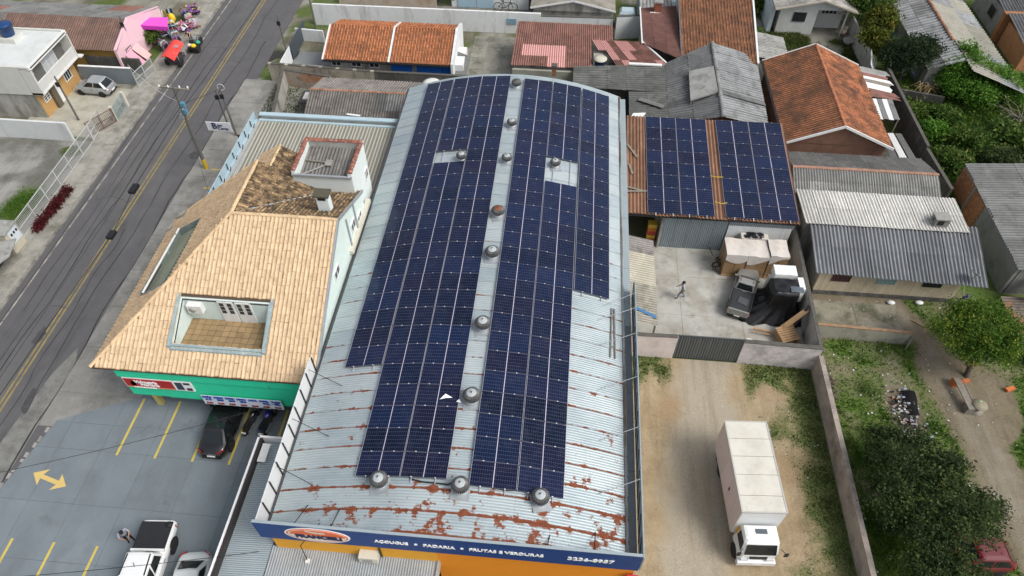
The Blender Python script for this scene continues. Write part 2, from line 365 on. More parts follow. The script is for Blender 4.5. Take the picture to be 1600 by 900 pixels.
m_forec = surf('forecourt_concrete', (.245, .24, .222), .92, .14, .9, dirts=[((.11, .11, .1), .45, .68, .5, .75), ((.38, .37, .345), .55, .75, .8, .5)], bump=.006, rnd=.1)
b = MB(); b.box(-29.1, 18, -.05, -20.5, 53.6, .0); fc = struct('forecourt', b, m_forec)
slabs(fc, [-29.05, -27.0, -25.0, -22.6, -20.6], [20.3 + 3.3 * k for k in range(11)], .0, .02, m_forec, .015)
b = MB()
for py in (265, 294, 323):
    q = P(330, py) if py == 265 else P(318 if py == 294 else 300, py); b.quad((q.x, q.y - .06, .032), (-25.2, q.y - .06, .032), (-25.2, q.y + .06, .032), (q.x, q.y + .06, .032))
struct('forecourt_bay_line', b, m_lot_yel)
m_lot = surf('parking_slab', (.17, .20, .222), .85, .08, .7, dirts=[((.115, .13, .14), .47, .7, .6, .5, (1, .4, 1)), ((.25, .28, .295), .55, .75, .4, .45), ((.22, .24, .24), .5, .8, 9, .3)], bump=.004, bs=50, rnd=.05)
LOT = [(-31.2, 2), (-30.0, 9), (-29.0, 14.5), (-28.15, 18.4), (-23.9, 20.35), (-23.5, 21.3), (-11.9, 21.3), (-11.9, 2)]
b = MB(); b.prism(LOT, -.05, .01); lot = struct('parking_lot', b, surf('joint_dirt', (.155, .18, .195), .9, .12, 1))
def clip_x(y):     # western limit of the lot at y
    for (ax, ay), (bx, by) in zip(LOT[:4], LOT[1:5]):
        if ay <= y <= by: return ax + (bx - ax) * (y - ay) / (by - ay)
    return -31.2 if y < 2 else -23.9
ys = [2, 4.4, 7.4, 10.6, 13.6, 16.7, 18.35, 20.3, 21.25]; xs = [-27.2, -24.7, -22, -19.3, -16.6, -14, -11.95]
for j in range(len(ys) - 1):
    y0, y1 = ys[j] + .012, ys[j + 1] - .012
    for i in range(-1, len(xs) - 1):
        x0 = None if i < 0 else xs[i] + .012; x1 = xs[i + 1] - .012
        a0 = (clip_x(y0) + .03) if i < 0 else max(x0, clip_x(y0) + .03); a1 = (clip_x(y1 - .001) + .03) if i < 0 else max(x0, clip_x(y1 - .001) + .03)
        if min(a0, a1) > x1 - .1: continue
        if 18.3 < y0 < 20:          # the lot's edge runs aslant here
            ln = lambda x: 18.4 + (x + 28.15) * .4588; xl = max(x0 if i >= 0 else -28.1, -28.1); yl, yr = min(ln(xl), y1), min(ln(x1), y1); pp = [(xl, y0), (x1, y0), (x1, yr)] + ([(-24.0, y1)] if yr == y1 and yl < y1 else []) + ([(xl, yl)] if yl > y0 + .03 else []); b = MB(); b.prism(pp, .01, .03); part('slab', b, m_lot, lot); continue
        b = MB(); b.prism([(min(a0, x1 - .05), y0), (x1, y0), (x1, y1), (min(a1, x1 - .02), y1)], .01, .03 + random.uniform(-.003, .003)); part('slab', b, m_lot, lot)
def bay(x, y0, y1, wd=.14):
    b = MB(); b.quad((x - wd / 2, y0, .037), (x + wd / 2, y0, .037), (x + wd / 2, y1, .037), (x - wd / 2, y1, .037)); struct('bay_line', b, m_lot_yel)
for x in (-23.7, -21.5, -19.35, -17.25, -15.0): bay(x, 16.55, 20.25)
for x in (-26.9, -24.65, -22.35, -20.1): bay(x, 6.5, 11.55)
def arrow_pts():
    a, c = P(50, 739), P(101, 760); d = Vector((c.x - a.x, c.y - a.y)); L = d.length; d /= L; nrm = Vector((-d.y, d.x))
    half = [(0, 0), (.72, .5), (.6, .12), (L - .6, .12), (L - .72, .5), (L, 0), (L - .72, -.5), (L - .6, -.12), (.6, -.12), (.72, -.5)]
    a = Vector((a.x + .1, a.y)); return [tuple(a + d * u + nrm * v) + (.037,) for u, v in half]
b = MB(); b.add(arrow_pts(), [tuple(range(10))[::-1]]); struct('lane_arrow', b, surf('yellow_arrow_paint', (.6, .44, .16), .85, .06, 3, dirts=[((.25, .25, .23), .6, .75, 3, .5)]))
m_oil = surf('oil_stain', (.145, .168, .18), .6, .2, 3, dirts=[((.17, .195, .21), .45, .62, 3, .8)])
for x, y, rx, ry in ((-20.4, 18.6, .35, .5), (-22.6, 18.2, .3, .6), (-16.2, 17.4, .3, .4), (-21.3, 9.6, .4, .6), (-23.6, 9.0, .3, .5), (-19.8, 14.2, .25, .3), (-25.6, 12.6, .2, .5)): blob('oil_stain', x, y, rx, ry, random.uniform(0, 3), .0365, m_oil, 26, .4)
# broken kerb stones between road and lot
m_kst = surf('kerb_rubble', (.27, .265, .25), .9, .2, 3, rnd=.25)
kr = thing('kerb_row', 'broken pale kerb stones edging the grey parking lot along the road', 'kerb', (-28.6, 16, 0))
y = 10.2
while y < 18.3:
    L = random.uniform(.15, .5); x = clip_x(y) - .02 + random.uniform(-.03, .03); b = MB(); b.box(x - .1, y, 0, x + .07, y + L, random.uniform(.05, .11)); part('kerb_stone', b, m_kst, kr); y += L + random.uniform(.02, .5)

# concrete yards
m_cyard = surf('yard_concrete', (.42, .415, .38), .92, .15, 1.0, dirts=[((.27, .24, .19), .46, .66, .45, .7), ((.13, .13, .11), .5, .7, .9, .6), ((.42, .41, .38), .55, .75, 1.3, .4)], bump=.008)
def yard(name, x0, y0, x1, y1, z, mat, nx=1, ny=1, gap=.012):
    b = MB(); b.box(x0, y0, -.06, x1, y1, z - .02); r = struct(name, b, mat)
    slabs(r, [x0 + (x1 - x0) * i / nx for i in range(nx + 1)], [y0 + (y1 - y0) * j / ny for j in range(ny + 1)], z - .02, z, mat, gap, jit=.004)
yard('gated_yard', 4.6, 26.15, 16.2, 36.2, .03, m_cyard, 3, 3)
yard('car_yard', -45.3, 44.0, -38.42, 51.0, .1, surf('pale_yard_concrete', (.4, .385, .32), .9, .12, 1, dirts=[((.2, .19, .14), .48, .7, .8, .6)], rnd=.06), 2, 2)
yard('mossy_yard', -9.2, 53.1, -4.9, 62.8, .02, surf('mossy_concrete', (.25, .245, .21), .93, .2, 1.4, dirts=[((.08, .085, .055), .47, .66, .8, .8), ((.36, .35, .31), .56, .72, 1.7, .5)], bump=.01, rnd=.12), 3, 5)
yard('grey_yard', -25.4, 53.4, -21.3, 58.5, .04, surf('grey_yard_floor', (.2, .215, .22), .9, .1, 1), 1, 2)
yard('lane_yard', -24, 64.2, 4.2, 68.3, .02, surf('lane_dirt', (.2, .19, .165), .93, .2, 1.4, dirts=[((.09, .09, .07), .47, .66, .8, .8)]), 4, 1)
yard('shed_yard', 16.9, 28.7, 22.6, 31.6, .02, surf('shed_yard_concrete', (.24, .225, .175), .93, .2, 1.2, dirts=[((.07, .075, .045), .46, .62, .7, .85), ((.15, .11, .07), .55, .7, 1.2, .6)], bump=.008), 2, 1)
# ------------------------------------------------------------------ corrugated roofs and tile roofs (shared builders)
def corr_sheet(A, B_, C, D, pitch, amp, per=6, nv=1, thick=.008, trap=False):
    """one corrugated sheet over the quad A B (lower edge) C D (upper edge); waves across AB"""
    A, B_, C, D = map(Vector, (A, B_, C, D)); w = ((B_ - A).length + (C - D).length) / 2; nw = max(1, round(w / pitch)); nu = nw * per
    nrm = (B_ - A).cross(D - A).normalized()
    if nrm.z < 0: nrm = -nrm
    def fn(u, v):
        p = (A.lerp(B_, u)).lerp(D.lerp(C, u), v); ph = u * nw
        if trap: t = ph % 1; h = 1 if t < .25 else (1 - (t - .25) / .12 if t < .37 else (-0 if t < .88 else (t - .88) / .12)); h = h * 2 - 1
        else: h = math.sin(2 * math.pi * ph)
        return p + nrm * (amp * h)
    mb = MB(); mb.grid(fn, nu, nv, 0, True)
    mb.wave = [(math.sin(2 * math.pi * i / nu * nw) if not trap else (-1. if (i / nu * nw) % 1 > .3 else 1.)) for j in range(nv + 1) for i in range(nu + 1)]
    lo = [fn(i / nu, 0) for i in range(nu + 1)]                     # visible lower edge thickness
    mb.add([p for q in lo for p in (q, q - nrm * thick)], [(2 * i, 2 * i + 1, 2 * i + 3, 2 * i + 2) for i in range(nu)])
    return mb
def corr_roof(root, A, B_, C, D, mat, pitch=.22, amp=.028, ncol=8, nrow=2, name='roof_sheet', lift=.022, per=6, trap=False, mats2=None, skip=(), prob=0, pick=None):
    """slope A B (eave) C D (ridge) covered with single lapped sheets, each a part"""
    A, B_, C, D = map(Vector, (A, B_, C, D)); nrm = (B_ - A).cross(D - A).normalized()
    if nrm.z < 0: nrm = -nrm
    w = (B_ - A).length; ncol = max(1, round(round(w / pitch) / max(1, round(w / pitch / ncol)))); nw = max(1, round(w / ncol / pitch)); pt = w / ncol / nw
    at = lambda u, v: A.lerp(B_, u).lerp(D.lerp(C, u), v)
    for i in range(ncol):
        for j in range(nrow):
            if (i, j) in skip: continue
            u0, u1 = i / ncol, min(1, (i + 1) / ncol + .04 / ncol); v0, v1 = max(0, j / nrow - .03 * (j > 0)), (j + 1) / nrow
            up0, up1 = nrm * (lift * (j > 0) + .004 * (i % 2)), nrm * (.004 * (i % 2))
            sk = random.uniform(-.012, .012)
            mb = corr_sheet(at(u0, max(0, v0 + sk * (j == 0))) + up0, at(u1, max(0, v0 + sk * (j == 0))) + up0, at(u1, v1) + up1, at(u0, v1) + up1, pt, amp, per, 1, trap=trap)
            mt = mat
            if mats2 and random.random() < prob: mt = random.choice(mats2)
            if pick: mt = pick(i, j, ncol, nrow) or mt
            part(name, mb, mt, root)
m_lip = surf('dark_tile_edge', (.10, .055, .032), .95, .3, 5); m_liplt = surf('tan_tile_edge', (.36, .25, .145), .95, .3, 1.5, dirts=[((.12, .085, .05), .5, .66, 1.2, .8)])  # darker lower edges and pans that draw out the courses and columns
def tile_mesh(w, h, r=.05, t=.024, pan=False):
    """a clay tile: one half-round roll and a shallow pan, in local x (across) y (up slope) z"""
    mb = MB(); prof = [(-.5, .0), (-.44, .55), (-.3, .95), (-.16, .95), (-.02, .5), (.06, .05), (.28, -.05), (.5, .0)]
    fr = [(x * w, -h / 2, z * r + t) for x, z in prof]; bk = [(x * w * .97, h / 2 + .05, z * r * .85) for x, z in prof]; un = [(x, y, z - t) for x, y, z in fr]; n = len(prof)
    k = .042 / h; md = [tuple(a + (c - a) * k for a, c in zip(p, q)) for p, q in zip(fr, bk)]
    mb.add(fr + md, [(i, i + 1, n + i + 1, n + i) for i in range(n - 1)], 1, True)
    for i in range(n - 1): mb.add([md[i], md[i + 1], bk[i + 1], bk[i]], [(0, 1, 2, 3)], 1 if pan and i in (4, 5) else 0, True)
    mb.add(fr + un, [(i, n + i, n + i + 1, i + 1) for i in range(n - 1)], 1)
    return mb
def inside(poly, x, y):
    c = False
    for (x0, y0), (x1, y1) in zip(poly, poly[1:] + poly[:1]):
        if (y0 > y) != (y1 > y) and x < (x1 - x0) * (y - y0) / (y1 - y0) + x0: c = not c
    return c
def tile_roof(root, org, ux, uv, poly, tw, th, mat, mat_under, single=0, holes=(), r=.05, jit=1.0, name='roof_tile', order=None, lip=None):
    """tiles on the plane org + u*ux + v*uv, within poly (u,v); the first `single` (lowest courses) are parts, the rest one stuff part"""
    org, ux, uv = Vector(org), Vector(ux).normalized(), Vector(uv).normalized(); nz = ux.cross(uv).normalized(); R3 = Matrix((ux, uv, nz)).transposed()
    us = [p[0] for p in poly]; vs_ = [p[1] for p in poly]; sp = []
    nv = max(1, round((max(vs_) - min(vs_)) / th)); nu = max(1, round((max(us) - min(us)) / tw)); th_, tw_ = (max(vs_) - min(vs_)) / nv, (max(us) - min(us)) / nu
    for j in range(nv):
        for i in range(nu):
            u, v = min(us) + (i + .5) * tw_, min(vs_) + (j + .5) * th_
            if not inside(poly, u, v): continue
            if any(h[0] - tw_ * .4 < u < h[2] + tw_ * .4 and h[1] - th_ * .4 < v < h[3] + th_ * .4 for h in holes): continue
            sp.append((u, v))
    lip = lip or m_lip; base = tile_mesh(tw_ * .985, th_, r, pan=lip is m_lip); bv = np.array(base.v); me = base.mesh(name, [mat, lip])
    if order: sp.sort(key=order)
    rl = root_of(root).location
    def xf(u, v):
        m4 = Matrix.Rotation(random.gauss(0, .012) * jit, 3, 'Z') @ Matrix.Rotation(random.gauss(.085, .012), 3, 'X'); p = org + ux * (u + random.gauss(0, .006) * jit) + uv * (v + random.gauss(0, .01) * jit) + nz * (.03 + random.gauss(0, .003) * jit)
        return p, R3 @ m4
    for u, v in sp[:single]:
        p, m3 = xf(u, v); o = link(name, me, root, p - rl, m3.to_euler())
    if len(sp) > single:
        V = []; Fc = []; T = []; nb = len(bv)
        for k, (u, v) in enumerate(sp[single:]):
            p, m3 = xf(u, v); V.append(bv @ np.array(m3).T + np.array(p - rl)); Fc += [tuple(i + k * nb for i in f) for f in base.f]; T += [random.random()] * len(base.f)
        m2 = bpy.data.meshes.new(name + 's'); m2.from_pydata(np.concatenate(V).tolist(), [], Fc); m2.materials.append(mat); m2.materials.append(lip); m2.polygons.foreach_set('material_index', base.m * len(sp[single:]))
        at = m2.attributes.new('tone', 'FLOAT', 'FACE'); at.data.foreach_set('value', T); m2.polygons.foreach_set('use_smooth', [base.sm[i % len(base.f)] for i in range(len(Fc))])
        o = link(name + 's', m2, root); o['kind'] = 'stuff'
    # boards under the tiles
    if mat_under:
        mb = MB()
        rects = [poly]
        if holes:
            h = holes[0]; u0, u1, v0, v1 = min(us), max(us), min(vs_), max(vs_)
            clip = lambda f: poly_clip(poly, f)
            rects = [clip(lambda p: p[0] - h[0]), clip(lambda p: h[2] - p[0])]
            mid = poly_clip(poly_clip(poly, lambda p: p[0] - h[0]), lambda p: h[2] - p[0])
            rects = [poly_clip(poly, lambda p: h[0] - p[0]), poly_clip(poly, lambda p: p[0] - h[2]), poly_clip(mid, lambda p: h[1] - p[1]), poly_clip(mid, lambda p: p[1] - h[3])]
        for q in rects:
            if len(q) >= 3: mb.slab([org + ux * u + uv * v for u, v in q], .12)
        part('roof_boarding', mb, mat_under, root)
def poly_clip(poly, f):
    out = []
    for a, c in zip(poly, poly[1:] + poly[:1]):
        fa, fc = f(a), f(c)
        if fa >= 0: out.append(a)
        if fa * fc < 0: t = fa / (fa - fc); out.append((a[0] + (c[0] - a[0]) * t, a[1] + (c[1] - a[1]) * t))
    return out
def caps(root, p, q, mat, L=.42, r=.11, name='ridge_tile'):
    """half-round ridge tiles laid from p to q, each a part"""
    p, q = Vector(p), Vector(q); n = max(1, round((q - p).length / L)); rl = root_of(root).location; d = (q - p) / n; dn = d.normalized()
    up = Vector((0, 0, 1)); a = dn.cross(up).normalized(); up = a.cross(dn)
    mb = MB(); k = 7; rings = []
    for s, rr in ((-.5, 1.1), (.56, .92)):
        rings.append([tuple(dn * (s * d.length) + a * (math.cos(math.pi * i / (k - 1)) * r * rr) + up * (math.sin(math.pi * i / (k - 1)) * r * rr * .8)) for i in range(k)])
    mb.add(rings[0] + rings[1], [(i, i + 1, k + i + 1, k + i) for i in range(k - 1)], 0, True); mb.add(rings[0], [tuple(range(k))], 0)
    me = mb.mesh(name, mat)
    for i in range(n): link(name, me, root, p + d * (i + .5) - rl + Vector((random.gauss(0, .008), random.gauss(0, .008), random.gauss(0, .006))))

# ------------------------------------------------------------------ the warehouse under its solar arrays
WX0, WX1, WY0, WY1 = -11.75, 4.0, 10.87, 45.0
def vz(x): return 7.3 - 1.65 * ((x + 3.7) / 8.1) ** 2
def vslope(x): return math.atan(-2 * 1.65 * (x + 3.7) / 8.1 ** 2)
wh = thing('warehouse', 'long supermarket hall with barrel roof of rusty pale metal sheets and blue sign board', 'building', (-3.7, 11, 0))
def rust_metal():
    m = bpy.data.materials.new('zinc_roof'); t, bs = nodes(m); b = NB(t); p = b.pos(); x, y, z = b.xyz(p)
    v = b.n('UVMap').outputs[0]; su, sv_, _ = b.xyz(v)
    base = b.mix(b.ramp(b.noise(p, .5, 5, .6), .3, .7), (.31, .375, .40), (.43, .50, .52))
    base = b.mix(b.ramp(b.noise(b.scale(p, (.7, 3.5, .7)), 1.2, 5, .7), .5, .75, 0, .35), base, (.62, .66, .66))
    base = b.mix(b.ramp(b.noise(p, 9, 6, .7), .62, .8, 0, .3), base, (.3, .27, .22))
    col = b.mix(b.math('MULTIPLY', b.math('GREATER_THAN', b.math('ABSOLUTE', b.math('SUBTRACT', b.rnd(), .5)), .28), .22), base, (.6, .64, .63))
    near = b.ramp(y, 11, 31, 1., 0.)                                 # the sheets rust most towards the street front
    front = b.ramp(y, 11.5, 14.2, 1., 0.)
    big = b.noise(p, .55, 3, .6); med = b.noise(b.addv(p, (31, 7, 0)), 1.5, 5, .65); dash = b.noise(b.scale(p, (2.2, 17, 2.2)), 1.0, 3, .6)
    lap = b.math('POWER', b.math('ABSOLUTE', b.math('SUBTRACT', b.math('MULTIPLY', sv_, 2), 1)), 7)
    left = b.ramp(x, -10.8, -8.5, .55, 1.); 
    s = b.math('ADD', b.math('MULTIPLY', lap, b.math('ADD', b.ramp(b.rnd(), 0, 1, .26, .54), b.ramp(y, 12.0, 20, .24, .02))), b.math('ADD', b.math('MULTIPLY', b.ramp(med, .47, .7), .40), .10))
    s = b.math('ADD', s, b.math('MULTIPLY', b.math('SUBTRACT', big, .5), .6))
    s = b.math('ADD', s, b.math('MULTIPLY', b.math('SUBTRACT', dash, .5), .46))
    s = b.math('ADD', s, b.math('MULTIPLY', b.math('ADD', b.math('MULTIPLY', near, .30), b.math('MULTIPLY', front, .08)), left))
    mask = b.math('MULTIPLY', b.ramp(s, .625, .70), b.ramp(y, 26, 32, 1, 0))
    rust = b.mix(b.ramp(b.noise(p, 5, 5, .7), .3, .7), (.13, .03, .012), (.25, .075, .03))
    col = b.mix(b.math('MULTIPLY', b.ramp(b.math('SINE', b.math('MULTIPLY', sv_, 50.265)), -1, .2, 1, 0), .2), col, (.2, .23, .24)); b.set(bs.inputs['Base Color'], b.mix(mask, col, rust))  # trough shading put into the zinc colour, in step with the waves
    b.set(bs.inputs['Metallic'], b.math('MULTIPLY', b.math('SUBTRACT', 1, mask), .25)); b.set(bs.inputs['Roughness'], b.ramp(mask, 0, 1, .5, .9)); return m
m_zinc = rust_metal()
NST, PW = 34, .0845
SL = (WY1 - WY0) / NST
xs3 = [WX0, -6.2, -1.0, WX1]
for ci in range(3):
    x0, x1 = xs3[ci], xs3[ci + 1] + (.15 if ci < 2 else 0); nx = 9; nw = 8; ny = nw * 4
    mb = MB()
    vs_ = []; 
    for j in range(ny + 1):
        yy = SL * 1.05 * j / ny
        for i in range(nx + 1):
            x = x0 + (x1 - x0) * i / nx
            vs_.append((x + 3.7, yy, vz(x) + .013 * math.sin(2 * math.pi * nw * j / ny) + .016 * (1 - j / ny) - .008 * ci * 0))
    mb.add(vs_, [(j * (nx + 1) + i, j * (nx + 1) + i + 1, (j + 1) * (nx + 1) + i + 1, (j + 1) * (nx + 1) + i) for j in range(ny) for i in range(nx)], 0, True)
    for f in range(len(mb.f)):
        j, i = divmod(f, nx); mb.uv[f] = [(i / nx, j / ny), ((i + 1) / nx, j / ny), ((i + 1) / nx, (j + 1) / ny), (i / nx, (j + 1) / ny)]
    me = mb.mesh('roof_sheet', m_zinc)
    for k in range(NST): link('roof_sheet', me, wh, (0, WY0 - 11 + k * SL, .003 * ((ci + k) % 2) + .005 * ci))
m_bluegrey = surf('bluegrey_sheet', (.38, .45, .48), .55, .06, 2, metal=.2, dirts=[((.2, .12, .07), .62, .74, 1.2, .7)])
m_orange = surf('orange_wall', (.78, .27, .02), .7, .04, 2); m_orange2 = surf('amber_wall', (.75, .36, .03), .7, .04, 2)
m_plast = surf('grey_plaster', (.4, .4, .38), .9, .12, 1, dirts=[((.15, .15, .13), .5, .75, .8, .6, (1, 1, .25))])
b = MB(); b.box(WX0 + .1, 11.3, 0, WX0 + .3, 44.8, 5.35); part('side_wall', b, m_plast, wh)
b = MB(); b.box(WX1 + .1, 11.3, 0, WX1 + .3, 44.8, 5.55); part('side_wall', b, m_plast, wh)
pts = [(WX0 + .1, 5.3)] + [(x, vz(x) - .08) for x in np.linspace(WX0 + .1, WX1 + .1, 17)] + [(WX1 + .3, 5.5), (WX1 + .3, 0), (WX0 + .1, 0)]
b = MB(); n = len(pts); b.add([(x, 44.82, z) for x, z in pts] + [(x, 44.98, z) for x, z in pts], [tuple(range(n)), tuple(range(2 * n - 1, n - 1, -1))] + [(i, n + i, n + (i + 1) % n, (i + 1) % n) for i in range(n)]); part('back_wall', b, m_plast, wh)
b = MB(); b.box(WX0 + .1, 10.95, 4.05, -4.3, 11.1, 5.49); part('front_wall', b, m_orange2, wh)
b = MB(); b.box(-4.3, 10.95, 0, WX1 + .3, 11.1, 5.49); part('front_wall', b, m_orange, wh)
b = MB(); b.box(WX0 - .1, 10.88, 5.5, 4.3, 11.1, 5.74); part('trim_strip', b, surf('pale_trim', (.55, .6, .62), .6, .05, 2), wh)
m_navy = surf('sign_blue', (.012, .05, .2), .55, .08, 1.5, spec=.4)
b = MB(); b.box(-11.9, 10.73, 5.75, 4.36, 10.84, 7.33); part('sign_board', b, m_navy, wh)
b = MB(); b.box(-11.9, 10.73, 7.335, 4.36, 10.85, 7.37); part('sign_edge', b, m_bluegrey, wh)
b = MB(); b.box(-11.85, 10.842, 5.8, 4.3, 10.86, 7.32); part('sign_backing', b, m_bluegrey, wh)
# left parapet: single upright sheets, then the seams
m_wsheet = surf('white_sheet', (.72, .73, .73), .6, .05, 1.5, dirts=[((.4, .4, .38), .55, .8, 1, .3)])
ny = 9; Y0, Y1 = 10.88, 19.5
for i in range(ny):
    ya, yb = Y0 + (Y1 - Y0) * i / ny, Y0 + (Y1 - Y0) * (i + 1) / ny
    b = MB(); b.box(-11.98, ya + .02, 5.3, -11.93, yb - .02, 6.85); part('parapet_sheet', b, m_wsheet, wh)
    b = MB(); b.box(-11.92, yb - .05, 5.4, -11.86, yb, 6.83); part('parapet_post', b, m_black, wh)
b = MB(); b.box(-11.9, 11.05, 5.52, -11.78, 45, 5.62); part('eave_flashing', b, flat('dark_flashing', (.06, .065, .07), .6), wh)
ny = 15; Y0, Y1 = 10.9, 26.2
for i in range(ny):
    ya, yb = Y0 + (Y1 - Y0) * i / ny, Y0 + (Y1 - Y0) * (i + 1) / ny
    b = MB(); b.box(4.47, ya + .01, 5.3, 4.52, yb - .01, 6.75); part('parapet_sheet', b, m_bluegrey, wh)
    b = MB(); b.beam((4.42, ya + .02, 5.7), (4.42, yb - .1, 6.7), .035); part('parapet_post', b, m_black, wh)
m_brown = surf('rusted_gutter', (.11, .08, .06), .8, .3, 3, dirts=[((.25, .28, .29), .5, .6, .5, .9, (1, .15, 1))])
b = MB(); b.box(3.86, 11.05, vz(3.86) - .02, 3.96, 44.9, vz(3.86) + .09); part('gutter_edge', b, m_brown, wh)
for i in range(8):
    ya, yb = 11.05 + 4.24 * i, 11.05 + 4.24 * (i + 1); b = MB(); b.box(3.98, ya + .01, 5.62, 4.36, yb - .01, 5.72); part('gutter', b, m_bluegrey if i > 2 else surf('gutter_grey', (.2, .225, .24), .6, .1, 2, dirts=[((.2, .1, .05), .6, .7, 1.5, .6)]), wh)
for i, (px_, py_) in enumerate([(940, 480), (933, 503), (933, 543), (933, 612), (933, 692), (932, 775)]):
    q = P(px_, py_, 6.2); b = MB(); b.tube([(q.x, q.y, vz(q.x) + .02), (4.46, q.y + .75, 6.7)], .018, 6); part('parapet_brace', b, m_steel, wh)
for i, (px_, py_) in enumerate([(534, 601), (513, 680), (488, 756)]):
    q = P(px_, py_, 6.4); b = MB(); b.tube([(q.x, q.y, vz(q.x) + .02), (-11.9, q.y + .6, 6.6)], .016, 6); part('parapet_brace', b, m_black, wh)
for px_, py_ in [(478, 799), (532, 810), (930, 842), (858, 854)]:
    q = P(px_, py_, 6.3); b = MB(); b.tube([(q.x, q.y + .3, vz(q.x)), (q.x - .1, 10.9, 7.1)], .022, 6); part('sign_brace', b, m_black, wh)
# loose sheet ends and patches
b = MB(); q = P(952, 490, 5.9); b.box(3.05, 20.6, vz(3.1) + .05, 3.3, 25.0, vz(3.1) + .13); b2 = b
solo('ladder_plank', MB().beam((3.2, 21.3, vz(3.2) + .1), (3.28, 24.6, vz(3.28) + .1), .06, .05).beam((3.45, 21.3, vz(3.45) + .1), (3.42, 24.6, vz(3.42) + .1), .06, .05).beam((3.2, 22, vz(3.2) + .1), (3.45, 22, vz(3.4) + .1), .04).beam((3.2, 23, vz(3.2) + .1), (3.45, 23, vz(3.4) + .1), .04).beam((3.2, 24, vz(3.2) + .1), (3.45, 24, vz(3.4) + .1), .04), m_oldwood, 'weathered wooden ladder lying on the rusty roof beside the right gutter', 'ladder')

def text_mesh(s, size, mat, bold=.0, sx=1.0, extr=.012):
    cu = bpy.data.curves.new('lettering', 'FONT'); cu.body = s; cu.size = size; cu.offset = bold; cu.extrude = extr; cu.align_x = 'CENTER'; cu.align_y = 'CENTER'; cu.resolution_u = 3
    o = bpy.data.objects.new('tmp', cu); COL.objects.link(o); dg = bpy.context.evaluated_depsgraph_get(); me = bpy.data.meshes.new_from_object(o.evaluated_get(dg)); bpy.data.objects.remove(o)
    me.transform(Matrix.Diagonal((sx, 1, 1, 1))); me.materials.clear(); me.materials.append(mat); return me
def sign_text(root, s, x, y, z, size, mat, bold=0., sx=1., rot=(R(90), 0, 0), fitw=None, name='lettering'):
    me = text_mesh(s, size, mat, bold, sx)
    if fitw:
        xsn = [v.co.x for v in me.vertices]; me.transform(Matrix.Diagonal((fitw / (max(xsn) - min(xsn)), 1, 1, 1)))
    return link(name, me, root, Vector((x, y, z)) - root_of(root).location, rot)
m_lettw = flat('letter_white', (.85, .86, .86), .5); m_letnavy = flat('letter_navy', (.01, .012, .06), .5)
FY = 10.71
def fx(px_, py_): return P(px_, py_, 6.5).x
for s, a, c in (('AÇOUGUE', (585, 843), (638, 849)), ('PADARIA', (661, 850), (711, 855)), ('FRUTAS E VERDURAS', (733, 856), (849, 867)), ('3236-8957', (886, 871), (959, 877))):
    xa, xc = fx(*a), fx(*c); sign_text(wh, s, (xa + xc) / 2, FY, 6.52, .36 if s[0] != '3' else .42, m_lettw, .012, 1, fitw=xc - xa)
for a in ((650, 849), (722, 856)):
    b = MB(); x = fx(*a); b.box(x - .06, FY - .01, 6.46, x + .06, FY + .02, 6.58); part('lettering', b, m_lettw, wh)
lx = fx(497, 834)
def ell(rx, rz, y, mat, cz=6.55, cx=lx, z0=-9, z1=9):
    b = MB(); pts = [(cx + rx * math.cos(t), y, cz + min(z1, max(z0, rz * math.sin(t)))) for t in np.linspace(0, 2 * math.pi, 49)[:-1]]
    b.add(pts + [(p[0], p[1] + .015, p[2]) for p in pts], [tuple(range(48))[::-1]] + [(i, 48 + i, 48 + (i + 1) % 48, (i + 1) % 48) for i in range(48)]); part('logo', b, mat, wh)
m_lor = flat('logo_orange', (.75, .16, .05), .5); m_lcr = flat('logo_cream', (.8, .72, .62), .5)
ell(1.42, .72, 10.715, m_lettw); ell(1.34, .65, 10.708, m_lor); ell(1.27, .58, 10.702, m_lcr); ell(1.22, .56, 10.696, m_lor, 6.565, lx + .03, -.02, .52)
b = MB(); b.add([(lx - .45, 10.69, 6.97), (lx - .25, 10.69, 6.85), (lx + .05, 10.69, 6.79), (lx + .4, 10.69, 6.81), (lx + .38, 10.69, 6.95), (lx + .1, 10.69, 6.93), (lx - .2, 10.69, 6.99), (lx - .43, 10.69, 7.09)], [tuple(range(8))]); part('logo', b, m_lcr, wh)
sign_text(wh, 'FRANCIELI', lx + .05, 10.68, 6.42, .44, m_letnavy, .022, 1, fitw=2.0)

